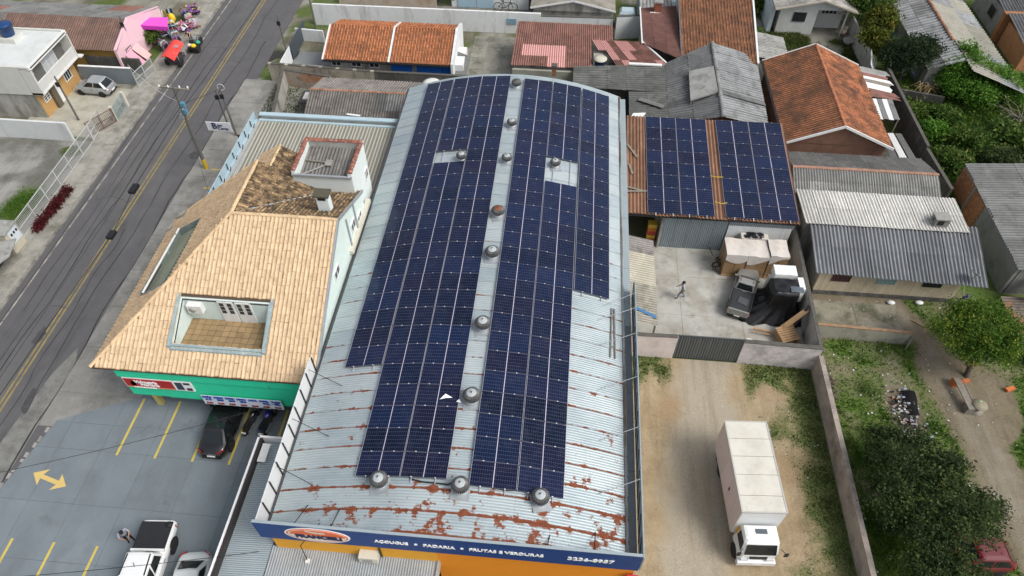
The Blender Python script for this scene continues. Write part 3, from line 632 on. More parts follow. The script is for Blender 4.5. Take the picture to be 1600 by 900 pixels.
# ------------------------------------------------------------------ solar modules
def pv_glass():
    m = bpy.data.materials.new('solar_cells'); t, bs = nodes(m); b = NB(t); u, v, _ = b.xyz(b.n('UVMap').outputs[0])
    cu = b.math('ABSOLUTE', b.math('SUBTRACT', b.math('FRACT', b.math('MULTIPLY', u, 20)), .5)); cv = b.math('ABSOLUTE', b.math('SUBTRACT', b.math('FRACT', b.math('MULTIPLY', v, 6)), .5))
    lu = b.ramp(cu, .455, .475); lv = b.ramp(cv, .455, .475); ln = b.math('MAXIMUM', lu, b.math('MULTIPLY', lv, 1.0))
    mid = b.math('LESS_THAN', b.math('ABSOLUTE', b.math('SUBTRACT', u, .5)), .009)
    r = b.rnd()
    c = b.mix(r, (.002, .004, .014), (.005, .013, .046))
    c = b.mix(b.math('MULTIPLY', b.math('GREATER_THAN', b.math('FRACT', b.math('MULTIPLY', r, 7.3)), .72), .3), c, (.014, .008, .026))
    c = b.mix(b.ramp(b.noise(b.pos(), .5, 3, .6), .4, .7, 0, .6), c, (.012, .016, .045))
    c = b.mix(b.math('MULTIPLY', ln, .55), c, (.11, .14, .23)); c = b.mix(mid, c, (.5, .47, .56))
    c = b.mix(b.ramp(b.noise(b.pos(), 2.4, 6, .7), .5, .8, 0, .07), c, (.3, .28, .26))
    b.set(bs.inputs['Base Color'], c); bs.inputs['Roughness'].default_value = .16; bs.inputs['Specular IOR Level'].default_value = .33
    bs.inputs['Specular Tint'].default_value = (.55, .68, 1, 1)
    return m
m_pv = pv_glass(); m_alu = flat('anodised_frame', (.46, .45, .52), .45, .2); m_frd = flat('frame_edge', (.11, .115, .15), .5, .2); m_clip = flat('clamp', (.6, .6, .62), .4)
def module_mesh(w, d):
    mb = MB(); f = .013; h = .04
    mb.box(-w / 2, -d / 2, 0, w / 2, -d / 2 + f, h, 3); mb.box(-w / 2, d / 2 - f, 0, w / 2, d / 2, h, 3)
    mb.box(-w / 2, -d / 2 + f, 0, -w / 2 + f, d / 2 - f, h, 1); mb.box(w / 2 - f, -d / 2 + f, 0, w / 2, d / 2 - f, h, 1)
    z = h - .006; mb.quad((-w / 2 + f, -d / 2 + f, z), (w / 2 - f, -d / 2 + f, z), (w / 2 - f, d / 2 - f, z), (-w / 2 + f, d / 2 - f, z), 0, [(0, 0), (1, 0), (1, 1), (0, 1)])
    mb.quad((-w / 2, -d / 2, .001), (-w / 2, d / 2, .001), (w / 2, d / 2, .001), (w / 2, -d / 2, .001), 3)
    for x in (-.26 * w, .26 * w): mb.box(x - .03, -d / 2 - .02, h - .01, x + .03, -d / 2 + .025, h + .01, 2)
    return mb.mesh('solar_panel', [m_pv, m_alu, m_clip, m_frd])
MW, MD = 2.07, 1.2
pvm = module_mesh(MW - .018, MD - .008)
def barrel_array(label, x0, y0, ncol, rows, first, holes, rails):
    root = thing('solar_array', label, 'solar panels', (x0, y0, 6))
    for c in range(ncol):
        x = x0 + MW * (c + .5); s = vslope(x)
        for r_ in range(first[c], rows):
            if (c, r_) in holes: continue
            o = link('solar_panel', pvm, root, (x - x0, MD * (r_ + .5), vz(x) + .13 - 6 + random.gauss(0, .004)), (random.gauss(0, .006), -s + random.gauss(0, .008), 0))
        for u in (-.26, .26):
            xx = x + u * MW; zz = vz(xx) + .07; b = MB(); b.box(xx - .02, y0 + MD * first[c] - .22, zz - .03, xx + .02, y0 + MD * rows + .1, zz + .02); part('rail', b, m_alu, root)
    return root
barrel_array('left hand solar array on the barrel roof, on the side of the corner house', -10.24, 13.32, 3, 26, (5, 0, 0), {(1, 18)}, 0)
barrel_array('right hand solar array on the barrel roof, nearer the gutter and the yard', -3.05, 13.12, 3, 26, (0, 0, 10), {(1, 17), (1, 18)}, 0)

# ------------------------------------------------------------------ turbine ventilators
m_fin = surf('ventilator_fins', (.12, .12, .12), .5, .25, 8, metal=.4, coord='obj', dirts=[((.05, .05, .05), .5, .7, 2, .4)]); m_cap = surf('ventilator_cap', (.38, .41, .42), .7, .08, 5, metal=0., coord='obj'); m_capr = surf('rusty_cap', (.22, .085, .045), .85, .25, 6, coord='obj')
def vent(label, x, y, r, cap=None, plate=True, tilt=0.0):
    z = vz(x); t = thing('roof_ventilator', label, 'ventilator', (x, y, z), random.uniform(0, 1) * .3, 'turbine ventilators along the barrel roof')
    r *= .92; b = MB(); b.box(-r * 1.0, -r * 1.25, .01, r * 1.0, r * .9, .05); o = part('base_plate', b, m_steel, t, False); o.rotation_euler = (0, -vslope(x), 0)
    part('neck', MB().lathe([(r * .78, -.08), (r * .74, r * .62), (r * .62, r * .66)], 20), m_steel, t, False)
    nf = 26; n = nf * 2; prof = [(.62, .66), (.86, .78), (1.0, 1.0), (1.0, 1.22), (.86, 1.46), (.6, 1.6)]; mb = MB(); vs_ = []
    for i, (pr, pz) in enumerate(prof):
        for k in range(n):
            a = 2 * math.pi * (k + i * .7) / n; rr = r * pr * (1.0 if k % 2 else .87); vs_.append((rr * math.cos(a), rr * math.sin(a), r * pz))
    mb.add(vs_, [(i * n + k, i * n + (k + 1) % n, (i + 1) * n + (k + 1) % n, (i + 1) * n + k) for i in range(len(prof) - 1) for k in range(n)])
    tb = part('turbine', mb, m_fin, t, False); tb.rotation_euler = (tilt, tilt * .5, 0)
    c = part('cap', MB().lathe([(r * .56, r * 1.58), (r * .52, r * 1.64), (r * .3, r * 1.7), (.05, r * 1.71), (.05, r * 1.78), (.001, r * 1.78)], 20), cap or m_cap, t, False); c.rotation_euler = tb.rotation_euler
    part('spindle', MB().lathe([(.035, r * 1.7), (.035, r * 1.82), (.001, r * 1.83)], 6), m_black, t, False)
    return t
VL = [(807, 128, .40, 'farthest dark ventilator at the back end of the roof ridge', 0), (800, 190, .38, 'small silver ventilator second from the back between the solar arrays', 0), (792, 245, .38, 'silver ventilator on the ridge level with the two gaps in the arrays', 0),
      (721, 242, .38, 'silver ventilator standing in the narrow gap within the left solar array', 0), (868, 253, .38, 'silver ventilator standing in the wide gap within the right solar array', 0), (778, 328, .44, 'brown rust capped ventilator on the ridge between the arrays', 1),
      (769, 392, .46, 'pale capped ventilator just in front of the rust capped one', 0), (754, 503, .47, 'ventilator on the ridge midway along the rusty strip between the arrays', 0), (737, 617, .48, 'ventilator on the ridge strip beside the torn white plastic scrap', 0),
      (591, 748, .45, 'leftmost ventilator at the front, below the corner of the left array', 0), (719, 757, .45, 'front ventilator between the two arrays with black cable beside it', 0), (844, 775, .45, 'rightmost front ventilator with the black cable looped around it', 0)]
for px_, py_, r_, lb, ru in VL:
    x, y = 0, 0; z = 7.2
    for _ in range(6): q = P(px_, py_, z + r_ * 1.1); z = vz(q.x)
    vent(lb, q.x, q.y, r_, m_capr if ru else (m_fin if 'dark' in lb else None), True, random.uniform(-.04, .04))
def wire(name, label, pts, r, mat, sag=0., cat='cable', n=10, group=None):
    out = []
    for p, q in zip(pts[:-1], pts[1:]):
        p, q = Vector(p), Vector(q); out += [p.lerp(q, k / n) - Vector((0, 0, sag * 4 * (k / n) * (1 - k / n))) for k in range(n)]
    out.append(Vector(pts[-1])); return solo(name, MB().tube(out, r, 5), mat, label, cat, None, group)
def onr(px_, py_, dz=.05):
    z = 7.2
    for _ in range(6): q = P(px_, py_, z + dz); z = vz(q.x)
    return (q.x, q.y, vz(q.x) + dz)
wire('roof_cable', 'black cable lying along the front edge of the solar arrays past the ventilators', [onr(*a) for a in ((640, 748), (660, 753), (700, 757), (716, 750), (750, 758), (790, 766), (828, 767), (838, 780), (856, 778), (850, 768))], .035, m_black, 0, n=4)
b = MB(); q = Vector(onr(697, 622, .25)); b.add([q + Vector(v) for v in ((-.3, -.1, 0), (-.05, .18, .1), (.3, .05, 0), (.02, -.02, .05))], [(0, 3, 1), (1, 3, 2)]); sp2 = MB(); sp2.add([q + Vector(v) for v in ((.5, -.15, 0), (.75, -.22, .04), (.62, .0, .02))], [(0, 1, 2)])
solo('plastic_scrap', sp2, flat('torn_plastic', (.8, .8, .82), .5), 'small white plastic shred snagged beside the ridge ventilator near the torn scrap', 'plastic scrap')
solo('plastic_scrap', b, flat('torn_plastic', (.8, .8, .82), .5), 'torn white plastic scrap blown onto the left solar array', 'plastic scrap')
# ------------------------------------------------------------------ shared bits for buildings
def wall_box(root, x0, y0, x1, y1, z0, z1, mat, name='wall'):
    b = MB(); b.box(min(x0, x1), min(y0, y1), z0, max(x0, x1), max(y0, y1), z1); return part(name, b, mat, root)
def window(root, c, u, w, h, frame, pane, bars=(2, 1), depth=.06, name='window', out=None):
    """window on a wall: c = centre on the wall face, u = along-wall unit vector, out = outward unit vector; frame part with pane sub-part"""
    c, u, out = Vector(c), Vector(u), Vector(out); up = Vector((0, 0, 1)); b = MB(); t = .06
    def bar(a0, a1, h0, h1, d0, d1, m=0):
        b.hexa([c + u * a + up * z + out * d for z in (h0, h1) for a, d in ((a0, d0), (a1, d0), (a1, d1), (a0, d1))], m)
    bar(-w / 2, w / 2, -h / 2, -h / 2 + t, -.02, depth); bar(-w / 2, w / 2, h / 2 - t, h / 2, -.02, depth)
    bar(-w / 2, -w / 2 + t, -h / 2 + t, h / 2 - t, -.02, depth); bar(w / 2 - t, w / 2, -h / 2 + t, h / 2 - t, -.02, depth)
    for i in range(1, bars[0]): a = -w / 2 + w * i / bars[0]; bar(a - .025, a + .025, -h / 2 + t, h / 2 - t, -.02, depth * .8)
    for i in range(1, bars[1]): z = -h / 2 + h * i / bars[1]; bar(-w / 2 + t, w / 2 - t, z - .025, z + .025, -.02, depth * .75)
    f = part(name, b, frame, root)
    b = MB(); b.hexa([c + u * a + up * z + out * d for z in (-h / 2 + t * .5, h / 2 - t * .5) for a, d in ((-w / 2 + t * .5, 0), (w / 2 - t * .5, 0), (w / 2 - t * .5, .02), (-w / 2 + t * .5, .02))]); part('pane', b, pane, f)
    return f
m_pane = flat('window_glass', (.03, .036, .04), .1, 0, .6)
m_wframe = flat('white_frame', (.72, .72, .7), .5)
def fibro(name, col, dirt=((.07, .07, .065), .48, .7, 1.1, .7), var=.14, extra=()):
    return surf(name, col, .92, var, 1.4, dirts=[dirt, ((col[0] * 1.5, col[1] * 1.5, col[2] * 1.45), .56, .76, 2.2, .45, (1, .3, 1))] + list(extra), bump=.004, rnd=.16)
m_fgrey = fibro('old_fibre_cement', (.2, .205, .2)); m_fdark = fibro('dark_fibre_cement', (.135, .14, .138)); m_fpale = fibro('pale_fibre_cement', (.36, .36, .34))

# ------------------------------------------------------------------ corner house with the yellow tile roof
m_tile = surf('yellow_clay_tile', (.60, .445, .285), .85, .13, 3, dirts=[((.36, .26, .16), .5, .72, 2.6, .55), ((.10, .085, .06), .64, .78, .9, .75, (.8, .5, 1)), ((.72, .55, .36), .6, .8, 4, .4)], rnd=.1, tone=True)
m_tiledark = surf('mossy_shaded_tile', (.42, .29, .16), .9, .2, 4, dirts=[((.045, .04, .032), .4, .58, 2.6, .92), ((.11, .085, .05), .5, .7, 5, .6)], rnd=.4, tone=True)  # moss plus the shade of the back slopes, both put into the colour
m_tcap = surf('yellow_cap_tile', (.62, .45, .27), .85, .12, 3, dirts=[((.16, .13, .09), .55, .72, 2, .5)], rnd=.12)
m_board = flat('roof_board', (.09, .065, .045), .9)
m_mint = surf('mint_wall', (.62, .72, .68), .85, .05, 2, dirts=[((.4, .42, .36), .55, .8, .9, .4, (1, 1, .3))])
m_green = surf('shop_green', (.035, .66, .37), .6, .06, 1.2, dirts=[((.05, .4, .25), .55, .8, .7, .4)])
h = thing('corner_house', 'tall corner house with yellow clay tile hip roof and green shop front', 'house', (-18, 23, 0))
SW, SE, NWc = Vector((-24.1, 19.05, 5.0)), Vector((-11.98, 19.05, 5.0)), Vector((-24.1, 30.35, 5.0))
Pp, Q, Rr = Vector((-18.0, 27.0, 9.2)), Vector((-11.98, 27.0, 9.2)), Vector((-18.0, 31.5, 9.2))
uS = (Vector((0, 7.95, 4.2))).normalized(); LS = math.hypot(7.95, 4.2)
HX0, HX1, HY0, HY1 = -19.85, -15.07, 20.4, 22.62
hv = lambda y: (y - 19.05) * LS / 7.95
polyS = [(0, 0), (12.12, 0), (12.12, LS), (6.1, LS)]; holeS = (HX0 + 24.1, hv(HY0), HX1 + 24.1, hv(HY1))
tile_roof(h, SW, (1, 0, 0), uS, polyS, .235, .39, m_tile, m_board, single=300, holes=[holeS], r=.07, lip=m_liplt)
LW = math.hypot(6.1, 4.2); uW = Vector((6.1, 0, 4.2)).normalized()
holeW = (30.35 - 28.45, LW * .22, 30.35 - 23.35, LW * .50)
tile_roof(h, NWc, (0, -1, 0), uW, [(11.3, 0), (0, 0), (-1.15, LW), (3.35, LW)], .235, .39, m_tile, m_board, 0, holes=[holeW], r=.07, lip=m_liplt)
# back slopes: east face of the west wing and north face of the main wing, meeting in a valley
sE = .42; LE = math.hypot(4.5, 4.5 * sE); zv = 9.2 - 4.5 * sE
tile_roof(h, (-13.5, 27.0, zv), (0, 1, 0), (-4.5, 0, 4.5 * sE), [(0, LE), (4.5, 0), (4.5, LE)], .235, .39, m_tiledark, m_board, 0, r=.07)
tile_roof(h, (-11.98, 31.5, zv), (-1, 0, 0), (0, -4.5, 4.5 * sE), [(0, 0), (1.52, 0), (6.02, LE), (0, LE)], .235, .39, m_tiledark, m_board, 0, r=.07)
b = MB(); b.tube([Pp, (-13.5, 31.5, zv + .03)], .07, 6); part('valley_gutter', b, m_steel, h)
caps(h, SW + Vector((0, 0, .06)), Pp + Vector((0, 0, .06)), m_tcap); caps(h, Pp + Vector((0, 0, .05)), Q + Vector((0, 0, .05)), m_tcap); caps(h, Pp + Vector((0, 0, .05)), Rr + Vector((0, 0, .05)), m_tcap); caps(h, NWc + Vector((0, 0, .05)), Rr + Vector((0, 0, .05)), m_tcap, r=.09)
b = MB(); b.beam(Q + Vector((.03, 0, .02)), SE + Vector((0.03, 0, .02)), .09, .16); part('verge_board', b, m_steel, h)
b = MB(); b.beam(Q + Vector((.03, 0, .02)), (-11.95, 31.5, zv + .05), .09, .16); part('verge_board', b, m_steel, h)
# dormer ridge behind the west wing
tile_roof(h, (-18.75, 33.6, 7.95), (0, -1, 0), Vector((1.4, 0, .82)), [(0, 0), (2.1, 0), (2.1, 1.62), (0, 1.62)], .235, .39, m_tile, m_board, r=.07, lip=m_liplt)
tile_roof(h, (-16.15, 31.5, 8.05), (0, 1, 0), Vector((-1.2, 0, .72)), [(0, 0), (2.1, 0), (2.1, 1.4), (0, 1.4)], .235, .39, m_tiledark, m_board, r=.07)
caps(h, (-17.35, 31.5, 8.82), (-17.35, 33.6, 8.82), m_tcap, r=.08)
# walls
wall_box(h, -23.2, 21.3, -12.2, 31.2, 0.03, 4.9, m_mint)
b = MB(); b.prism([(-12.05, 19.15), (-12.05, 27.0), (-12.05, 31.5), (-12.25, 31.5), (-12.25, 27.0), (-12.25, 19.15)], 3.2, [4.9, 9.05, 7.15, 7.15, 9.05, 4.9]); part('gable_wall', b, m_mint, h)
wall_box(h, -18.0, 31.5, -12.1, 31.65, 3.5, 7.2, m_mint)
b = MB(); b.prism([(-23.9, 30.3), (-18.0, 31.4), (-18.0, 31.55), (-23.9, 30.45)], 0.03, [4.95, 9.0, 9.0, 4.95]); part('gable_wall', b, m_mint, h)
for y, z, w_, hh in ((29.0, 6.85, .8, .7), (30.25, 6.4, .85, .5), (25.2, 6.9, .9, .65)): window(h, (-12.04, y, z), (0, 1, 0), w_, hh, m_wframe, m_pane, (2, 1), out=(1, 0, 0))
for y in (28.1, 29.6): b = MB(); b.tube([(-11.98, y, 8.2), (-11.98, y, 6.0)], .045, 6); part('drain_pipe', b, m_steel, h)
b = MB(); b.box(-12.1, 27.6, 5.85, -11.82, 32.2, 6.1); part('side_gutter', b, surf('cream_gutter', (.55, .52, .44), .8, .1, 2), h)
# green shop front under the eave
wall_box(h, -23.0, 19.12, -12.2, 21.3, 4.2, 4.9, m_green, 'fascia'); wall_box(h, -22.9, 19.2, -12.2, 21.3, 2.35, 4.18, m_green, 'fascia')
wall_box(h, -20.9, 19.3, -12.2, 20.5, 2.1, 2.35, m_green, 'fascia'); wall_box(h, -22.7, 19.9, -22.4, 20.2, 0.03, 2.35, surf('yellow_post', (.5, .42, .16), .8, .15, 3), 'post')
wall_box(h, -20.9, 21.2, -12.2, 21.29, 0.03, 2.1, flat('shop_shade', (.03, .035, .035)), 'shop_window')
s = thing('shop_sign', 'red shop sign with white lettering and two pictures on the green front', 'sign', (-21.0, 19.2, 3.1))
SY = 19.18
def board(root, x0, x1, z0, z1, y, mat, name, t=.05): b = MB(); b.box(x0, y - t, z0, x1, y, z1); return part(name, b, mat, root)
sx0, sx1 = P(190, 590, 4.05).x, P(297, 600, 4.05).x; sz0, sz1 = 3.22, 4.12
board(s, sx0, sx1, sz0, sz1, SY, m_lettw, 'frame', .06); m_sred = flat('sign_red', (.42, .012, .012), .4); L_ = sx1 - sx0
y1, y2, y3 = SY - .061, SY - .082, SY - .093
board(s, sx0 + .06, sx0 + L_ * .72, sz0 + .05, sz1 - .05, y1, m_sred, 'panel', .02); board(s, sx0 + .06, sx0 + L_ * .71, sz0 + .06, sz0 + .14, y2, flat('sign_tan', (.6, .3, .15)), 'strip', .01)
board(s, sx0 + L_ * .76, sx0 + L_ * .86, sz0 + .12, sz1 - .1, y1, flat('picture_slate', (.03, .05, .08), .4), 'picture', .02); board(s, sx0 + L_ * .885, sx0 + L_ * .975, sz1 - .25, sz1 - .09, y1, m_black, 'picture', .02); board(s, sx0 + L_ * .9, sx0 + L_ * .975, sz0 + .1, sz0 + .32, y1, flat('picture_plum', (.06, .02, .04)), 'picture', .02)
b = MB(); b.slab([(sx0 + .35, y2, sz0 + .25), (sx0 + .6, y2, sz0 + .2), (sx0 + .68, y2, sz0 + .6), (sx0 + .42, y2, sz0 + .66)], .01); part('emblem', b, m_lettw, s)
sign_text(s, 'Vidraçaria', sx0 + L_ * .33, y3, sz0 + .6, .36, m_lettw, .012, 1, fitw=L_ * .33); sign_text(s, 'Mariana', sx0 + L_ * .37, y3, sz0 + .34, .28, m_lettw, .01, 1, fitw=L_ * .27); sign_text(s, 'TEMPERADOS', sx0 + L_ * .28, y3 - .012, sz0 + .1, .12, m_lettw, .006, 1, fitw=L_ * .34)
bx0, bx1 = P(313, 615, 3.1).x, P(438, 627, 3.1).x
bn = thing('price_banner', 'white banner with blue words and prices hung below the green fascia', 'banner', ((bx0 + bx1) / 2, 19.1, 2.0))
board(bn, bx0, bx1, 2.15, 3.05, 19.06, surf('banner_vinyl', (.66, .72, .82), .5, .04, 2), 'cloth', .015); m_bblue = flat('banner_blue', (.02, .07, .36)); m_borange = flat('price_red', (.3, .05, .02))
for i, (w1, w2) in enumerate((('SABÃO', 'PÓ'), ('DESIN', 'FETANTE'), ('DETER', 'GENTE'), ('LIMPA', 'VIDRO'), ('AGUA', ''), ('PAPEL', 'TOALHA'), ('CLORO', 'GEL'))):
    x = bx0 + (bx1 - bx0) * (i + .5) / 7; ww = (bx1 - bx0) / 7 * .8
    sign_text(bn, w1, x, 19.03, 2.9, .2, m_bblue, .014, 1, fitw=ww)
    if w2: sign_text(bn, w2, x + .05, 19.03, 2.66, .2, m_bblue, .014, 1, fitw=ww * .7)
    sign_text(bn, '5,00', x, 19.03, 2.32, .19, m_borange, .016, 1, fitw=ww * .7)
# roof balcony cut into the south slope
zf = 5.2; m_mintdk = surf('balcony_wall', (.60, .69, .66), .85, .05, 2, dirts=[((.38, .38, .28), .5, .8, .8, .45, (1, 1, .4))])
m_curb = surf('painted_curb', (.28, .36, .37), .8, .12, 2, dirts=[((.55, .6, .6), .52, .7, 2.5, .7), ((.1, .12, .12), .55, .75, 1.5, .6)])
b = MB(); b.box(HX0, HY0, zf - .1, HX1, HY1, zf - .03); part('balcony_floor', b, flat('grout', (.07, .06, .04)), h)
m_ftile = surf('ochre_floor_tile', (.30, .21, .11), .8, .12, 3, dirts=[((.14, .1, .06), .5, .75, 1.5, .5)], rnd=.14); nx_, ny_ = 12, 6
for i in range(nx_):
    for j in range(ny_):
        wq, hq = (HX1 - HX0) / nx_, (HY1 - HY0) / ny_; b = MB(); b.box(HX0 + i * wq + .012, HY0 + j * hq + .012, zf - .03, HX0 + (i + 1) * wq - .012, HY0 + (j + 1) * hq - .012, zf - .01 + random.uniform(0, .004)); part('floor_tile', b, m_ftile, h)
zt = lambda y: 5.0 + (y - 19.05) * 4.2 / 7.95
wall_box(h, HX0 - .12, HY1, HX1 + .12, HY1 + .12, zf, zt(HY1) + .05, m_mintdk)
for x in (HX0 - .12, HX1): b = MB(); b.prism([(x, HY0), (x + .12, HY0), (x + .12, HY1), (x, HY1)], zf, [zt(HY0) + .02, zt(HY0) + .02, zt(HY1) + .02, zt(HY1) + .02]); part('wall', b, m_mintdk, h)
wall_box(h, HX0 - .12, HY0 - .14, HX1 + .12, HY0, zf, zt(HY0) + .12, m_curb, 'curb'); wall_box(h, HX0 - .14, HY0 - .3, HX1 + .14, HY0 - .14, zt(HY0) - .2, zt(HY0) + .02, m_curb, 'curb')
for x in (HX0 - .26, HX1 + .1): b = MB(); b.prism([(x, HY0 - .2), (x + .16, HY0 - .2), (x + .16, HY1 + .2), (x, HY1 + .2)], [zt(HY0) - .15] * 2 + [zt(HY1)] * 2, [zt(HY0) + .14] * 2 + [zt(HY1) + .22] * 2); part('curb', b, m_curb, h)
for i in range(4):
    x = -17.75 + .44 * i + (.1 if i > 1 else 0); dr = MB(); dr.box(x - .21, HY1 - .05, zf, x + .21, HY1 - .002, zf + 1.66); d = part('door', dr, m_wframe, h)
    for k in range(3): b = MB(); b.box(x - .12, HY1 - .062, zf + .72 + .3 * k, x + .12, HY1 - .045, zf + .97 + .3 * k); part('pane', b, m_pane, d)
ac = thing('air_conditioner', 'white air conditioner on the wall of the roof balcony', 'air conditioner', (-19.2, HY1 - .3, zf + .9)); b = MB(); b.box(-19.6, HY1 - .36, zf + .9, -18.8, HY1 - .01, zf + 1.5); part('case', b, m_wframe, ac); b = MB(); b.lathe([(.2, 0), (.2, .02), (.001, .02)], 18); gq = part('fan_grille', b, flat('grille_beige', (.4, .38, .33)), ac, False); gq.location = (-.12, -.062, .3); gq.rotation_euler = (R(90), 0, 0)
# long roof well with its parapet on the street side
ya, yb = 23.35, 28.45; va, vb = LW * .22, LW * .50
pw = lambda y, v: NWc + Vector((0, y - 30.35, 0)) + uW * v
m_well = surf('well_metal', (.17, .21, .2), .6, .12, 2, dirts=[((.45, .5, .5), .55, .7, 1.5, .5)]); mb = MB()
z_in = 3.9
for (y0, v0, y1, v1) in ((ya, va, yb, va), (ya, vb, yb, vb), (ya, va, ya, vb), (yb, va, yb, vb)):
    p0, p1 = pw(y0, v0), pw(y1, v1); d = Vector((0, 0, .28 if v0 == v1 == va else .12)); mb.hexa([p0 - Vector((.06, .06, .6)), p1 + Vector((.06, -.06 if y0 != y1 else .06, -.6)), p1 + Vector((.06, .06, -.6)), p0 + Vector((-.06, .06, -.6)), p0 + Vector((-.06, -.06, 0)) + d, p1 + Vector((.06, -.06, 0)) + d, p1 + Vector((.06, .06, 0)) + d, p0 + Vector((-.06, .06, 0)) + d])
part('roof_well', mb, m_well, h); b = MB(); b.slab([pw(ya, va) - Vector((0, 0, .3)), pw(yb, va) - Vector((0, 0, .3)), pw(yb, vb) - Vector((0, 0, .3)), pw(ya, vb) - Vector((0, 0, .3))], .06); part('well_floor', b, surf('well_floor', (.3, .32, .24), .7, .15, 1), h)
b = MB(); b.beam(pw(ya, va + .12) + Vector((0, 0, .22)), pw(yb, va + .12) + Vector((0, 0, .22)), .1, .05); part('well_rail', b, m_white, h)
def dish(label, p, r=.38, az=0.):
    t = thing('satellite_dish', label, 'satellite dish', p, az); part('mast', MB().tube([(0, 0, 0), (0, 0, .45), (.08, 0, .55)], .025, 6), m_steel, t, False)
    o = part('reflector', MB().lathe([(.001, 0), (r * .5, .03), (r, .12), (r, .135), (r * .5, .05), (.001, .02)], 18), surf('dish_grey', (.3, .3, .28), .6, .1, 4), t, False); o.location = (.12, 0, .6); o.rotation_euler = (0, R(50), 0)
    part('feed_arm', MB().tube([(.1, 0, .5), (.5, 0, .75), (.5, 0, .82)], .015, 5), m_steel, t, False); return t
dish('grey satellite dish at the upper end of the street side roof well', (-22.2, 28.7, 6.35), .42, 2.6); dish('grey satellite dish just below the other on the street side roof', (-22.6, 27.9, 6.1), .38, 2.9)
# chimney
ch = thing('chimney_stack', 'white chimney with mossy top on the dark back roof', 'chimney', (-13.05, 28.25, 8.4)); b = MB(); b.box(-13.38, 28.0, 8.4, -12.72, 28.5, 9.9); part('stack', b, surf('chimney_white', (.68, .75, .74), .8, .05, 3), ch); b = MB(); b.box(-13.52, 27.9, 9.9, -12.62, 28.6, 10.0); part('cap', b, surf('moss_slab', (.09, .085, .06), .95, .3, 8), ch)
b = MB(); b.box(-13.28, 27.97, 9.65, -12.85, 28.01, 9.85); part('flue_opening', b, m_dark, ch)
# water tank tower with walled roof
tw = thing('roof_tower', 'white walled tower with sunken corrugated roof and red tile coping', 'tower', (-14.0, 32.5, 0))
TX0, TX1, TY0, TY1, TZ = -15.85, -12.25, 31.0, 34.1, 9.05
m_mintw = surf('tower_white', (.66, .72, .7), .85, .05, 2)
wall_box(tw, TX1 - .22, TY0, TX1, TY1, 0, TZ, m_mintw); wall_box(tw, TX0, TY0, TX0 + .22, TY1, 0, TZ, m_mintw); wall_box(tw, TX0 + .22, TY1 - .22, TX1 - .22, TY1, 0, TZ, m_plast); wall_box(tw, TX0 + .22, TY0, TX1 - .22, TY0 + .2, 0, TZ - .35, m_mintw)
corr_roof(tw, (TX0 + .22, TY0 + .2, 8.3), (TX1 - .22, TY0 + .2, 8.3), (TX1 - .22, TY1 - .22, 8.65), (TX0 + .22, TY1 - .22, 8.65), fibro('tower_sheet', (.2, .19, .18)), .2, .04, 3, 1)
m_redc = surf('red_coping_tile', (.25, .105, .075), .9, .15, 4, dirts=[((.6, .58, .55), .56, .66, 4, .8)], rnd=.2)
caps(tw, (TX0 + .1, TY0, TZ + .02), (TX0 + .1, TY1, TZ + .02), m_redc, .3, .15, 'coping_tile'); caps(tw, (TX1 - .1, TY0, TZ + .02), (TX1 - .1, TY1, TZ + .02), m_redc, .3, .15, 'coping_tile'); caps(tw, (TX0, TY1 - .1, TZ + .02), (TX1, TY1 - .1, TZ + .02), m_redc, .3, .15, 'coping_tile')
wall_box(tw, TX0, TY0 - .1, TX1, TY0 + .05, TZ - .32, TZ - .2, m_steel, 'front_gutter')
b = MB(); b.beam((-15.5, 32.6, 8.6), (-14.1, 32.5, 8.58), .09, .06); part('loose_board', b, m_oldwood, tw); b = MB(); b.beam((-15.5, 31.4, 8.45), (-14.2, 32.3, 8.56), .08, .05); part('loose_board', b, m_fpale, tw); b = MB(); b.box(-14.25, 32.2, 8.55, -13.85, 32.7, 8.64); part('hatch', b, m_fpale, tw)
window(tw, (TX1 + .01, 33.5, 7.0), (0, 1, 0), .6, .8, m_wframe, m_pane, (2, 1), out=(1, 0, 0))

# ------------------------------------------------------------------ shop wing with cream trapezoid sheet roof behind the corner house
cr = thing('cream_roof_wing', 'low wing with cream ribbed sheet roof and light blue parapet', 'building', (-17.5, 38, 0))
m_cream = surf('cream_ribbed_sheet', (.40, .39, .33), .6, .06, 1, dirts=[((.27, .25, .2), .5, .8, .6, .5, (1, .3, 1))], rnd=.05)
corr_roof(cr, (-22.2, 29.5, 4.35), (-12.0, 29.5, 4.35), (-12.0, 41.6, 4.65), (-22.2, 41.6, 4.65), m_cream, .27, .02, 10, 1, trap=True, per=8)
m_lblue = surf('light_blue_flashing', (.40, .52, .58), .5, .06, 2, dirts=[((.25, .3, .32), .55, .8, 1, .5)])
wall_box(cr, -22.3, 41.7, -12.0, 41.95, 0, 4.95, m_plast); wall_box(cr, -22.45, 41.62, -12.0, 42.0, 4.95, 5.05, m_lblue, 'flashing'); wall_box(cr, -22.45, 41.4, -12.0, 41.62, 4.6, 4.72, m_lblue, 'flashing')
wall_box(cr, -22.5, 31, -22.3, 42, 0, 4.7, m_plast)
for i in range(9):
    y0, y1 = 31.0 + 1.22 * i, 31.0 + 1.22 * (i + 1); b = MB(); b.box(-22.95, y0 + .015, 3.9, -22.9, y1 - .015, 5.05); part('parapet_sheet', b, m_lblue, cr); b = MB(); b.beam((-22.84, y1 - .06, 4.0), (-22.5, y1 - .06, 4.9), .05); part('parapet_post', b, m_black, cr); b = MB(); b.beam((-22.86, y0 + .1, 4.2), (-22.86, y0 + .1, 5.0), .05); part('parapet_post', b, m_black, cr)
wall_box(cr, -22.88, 31, -22.25, 41.9, 4.4, 4.5, m_lblue, 'box_gutter')
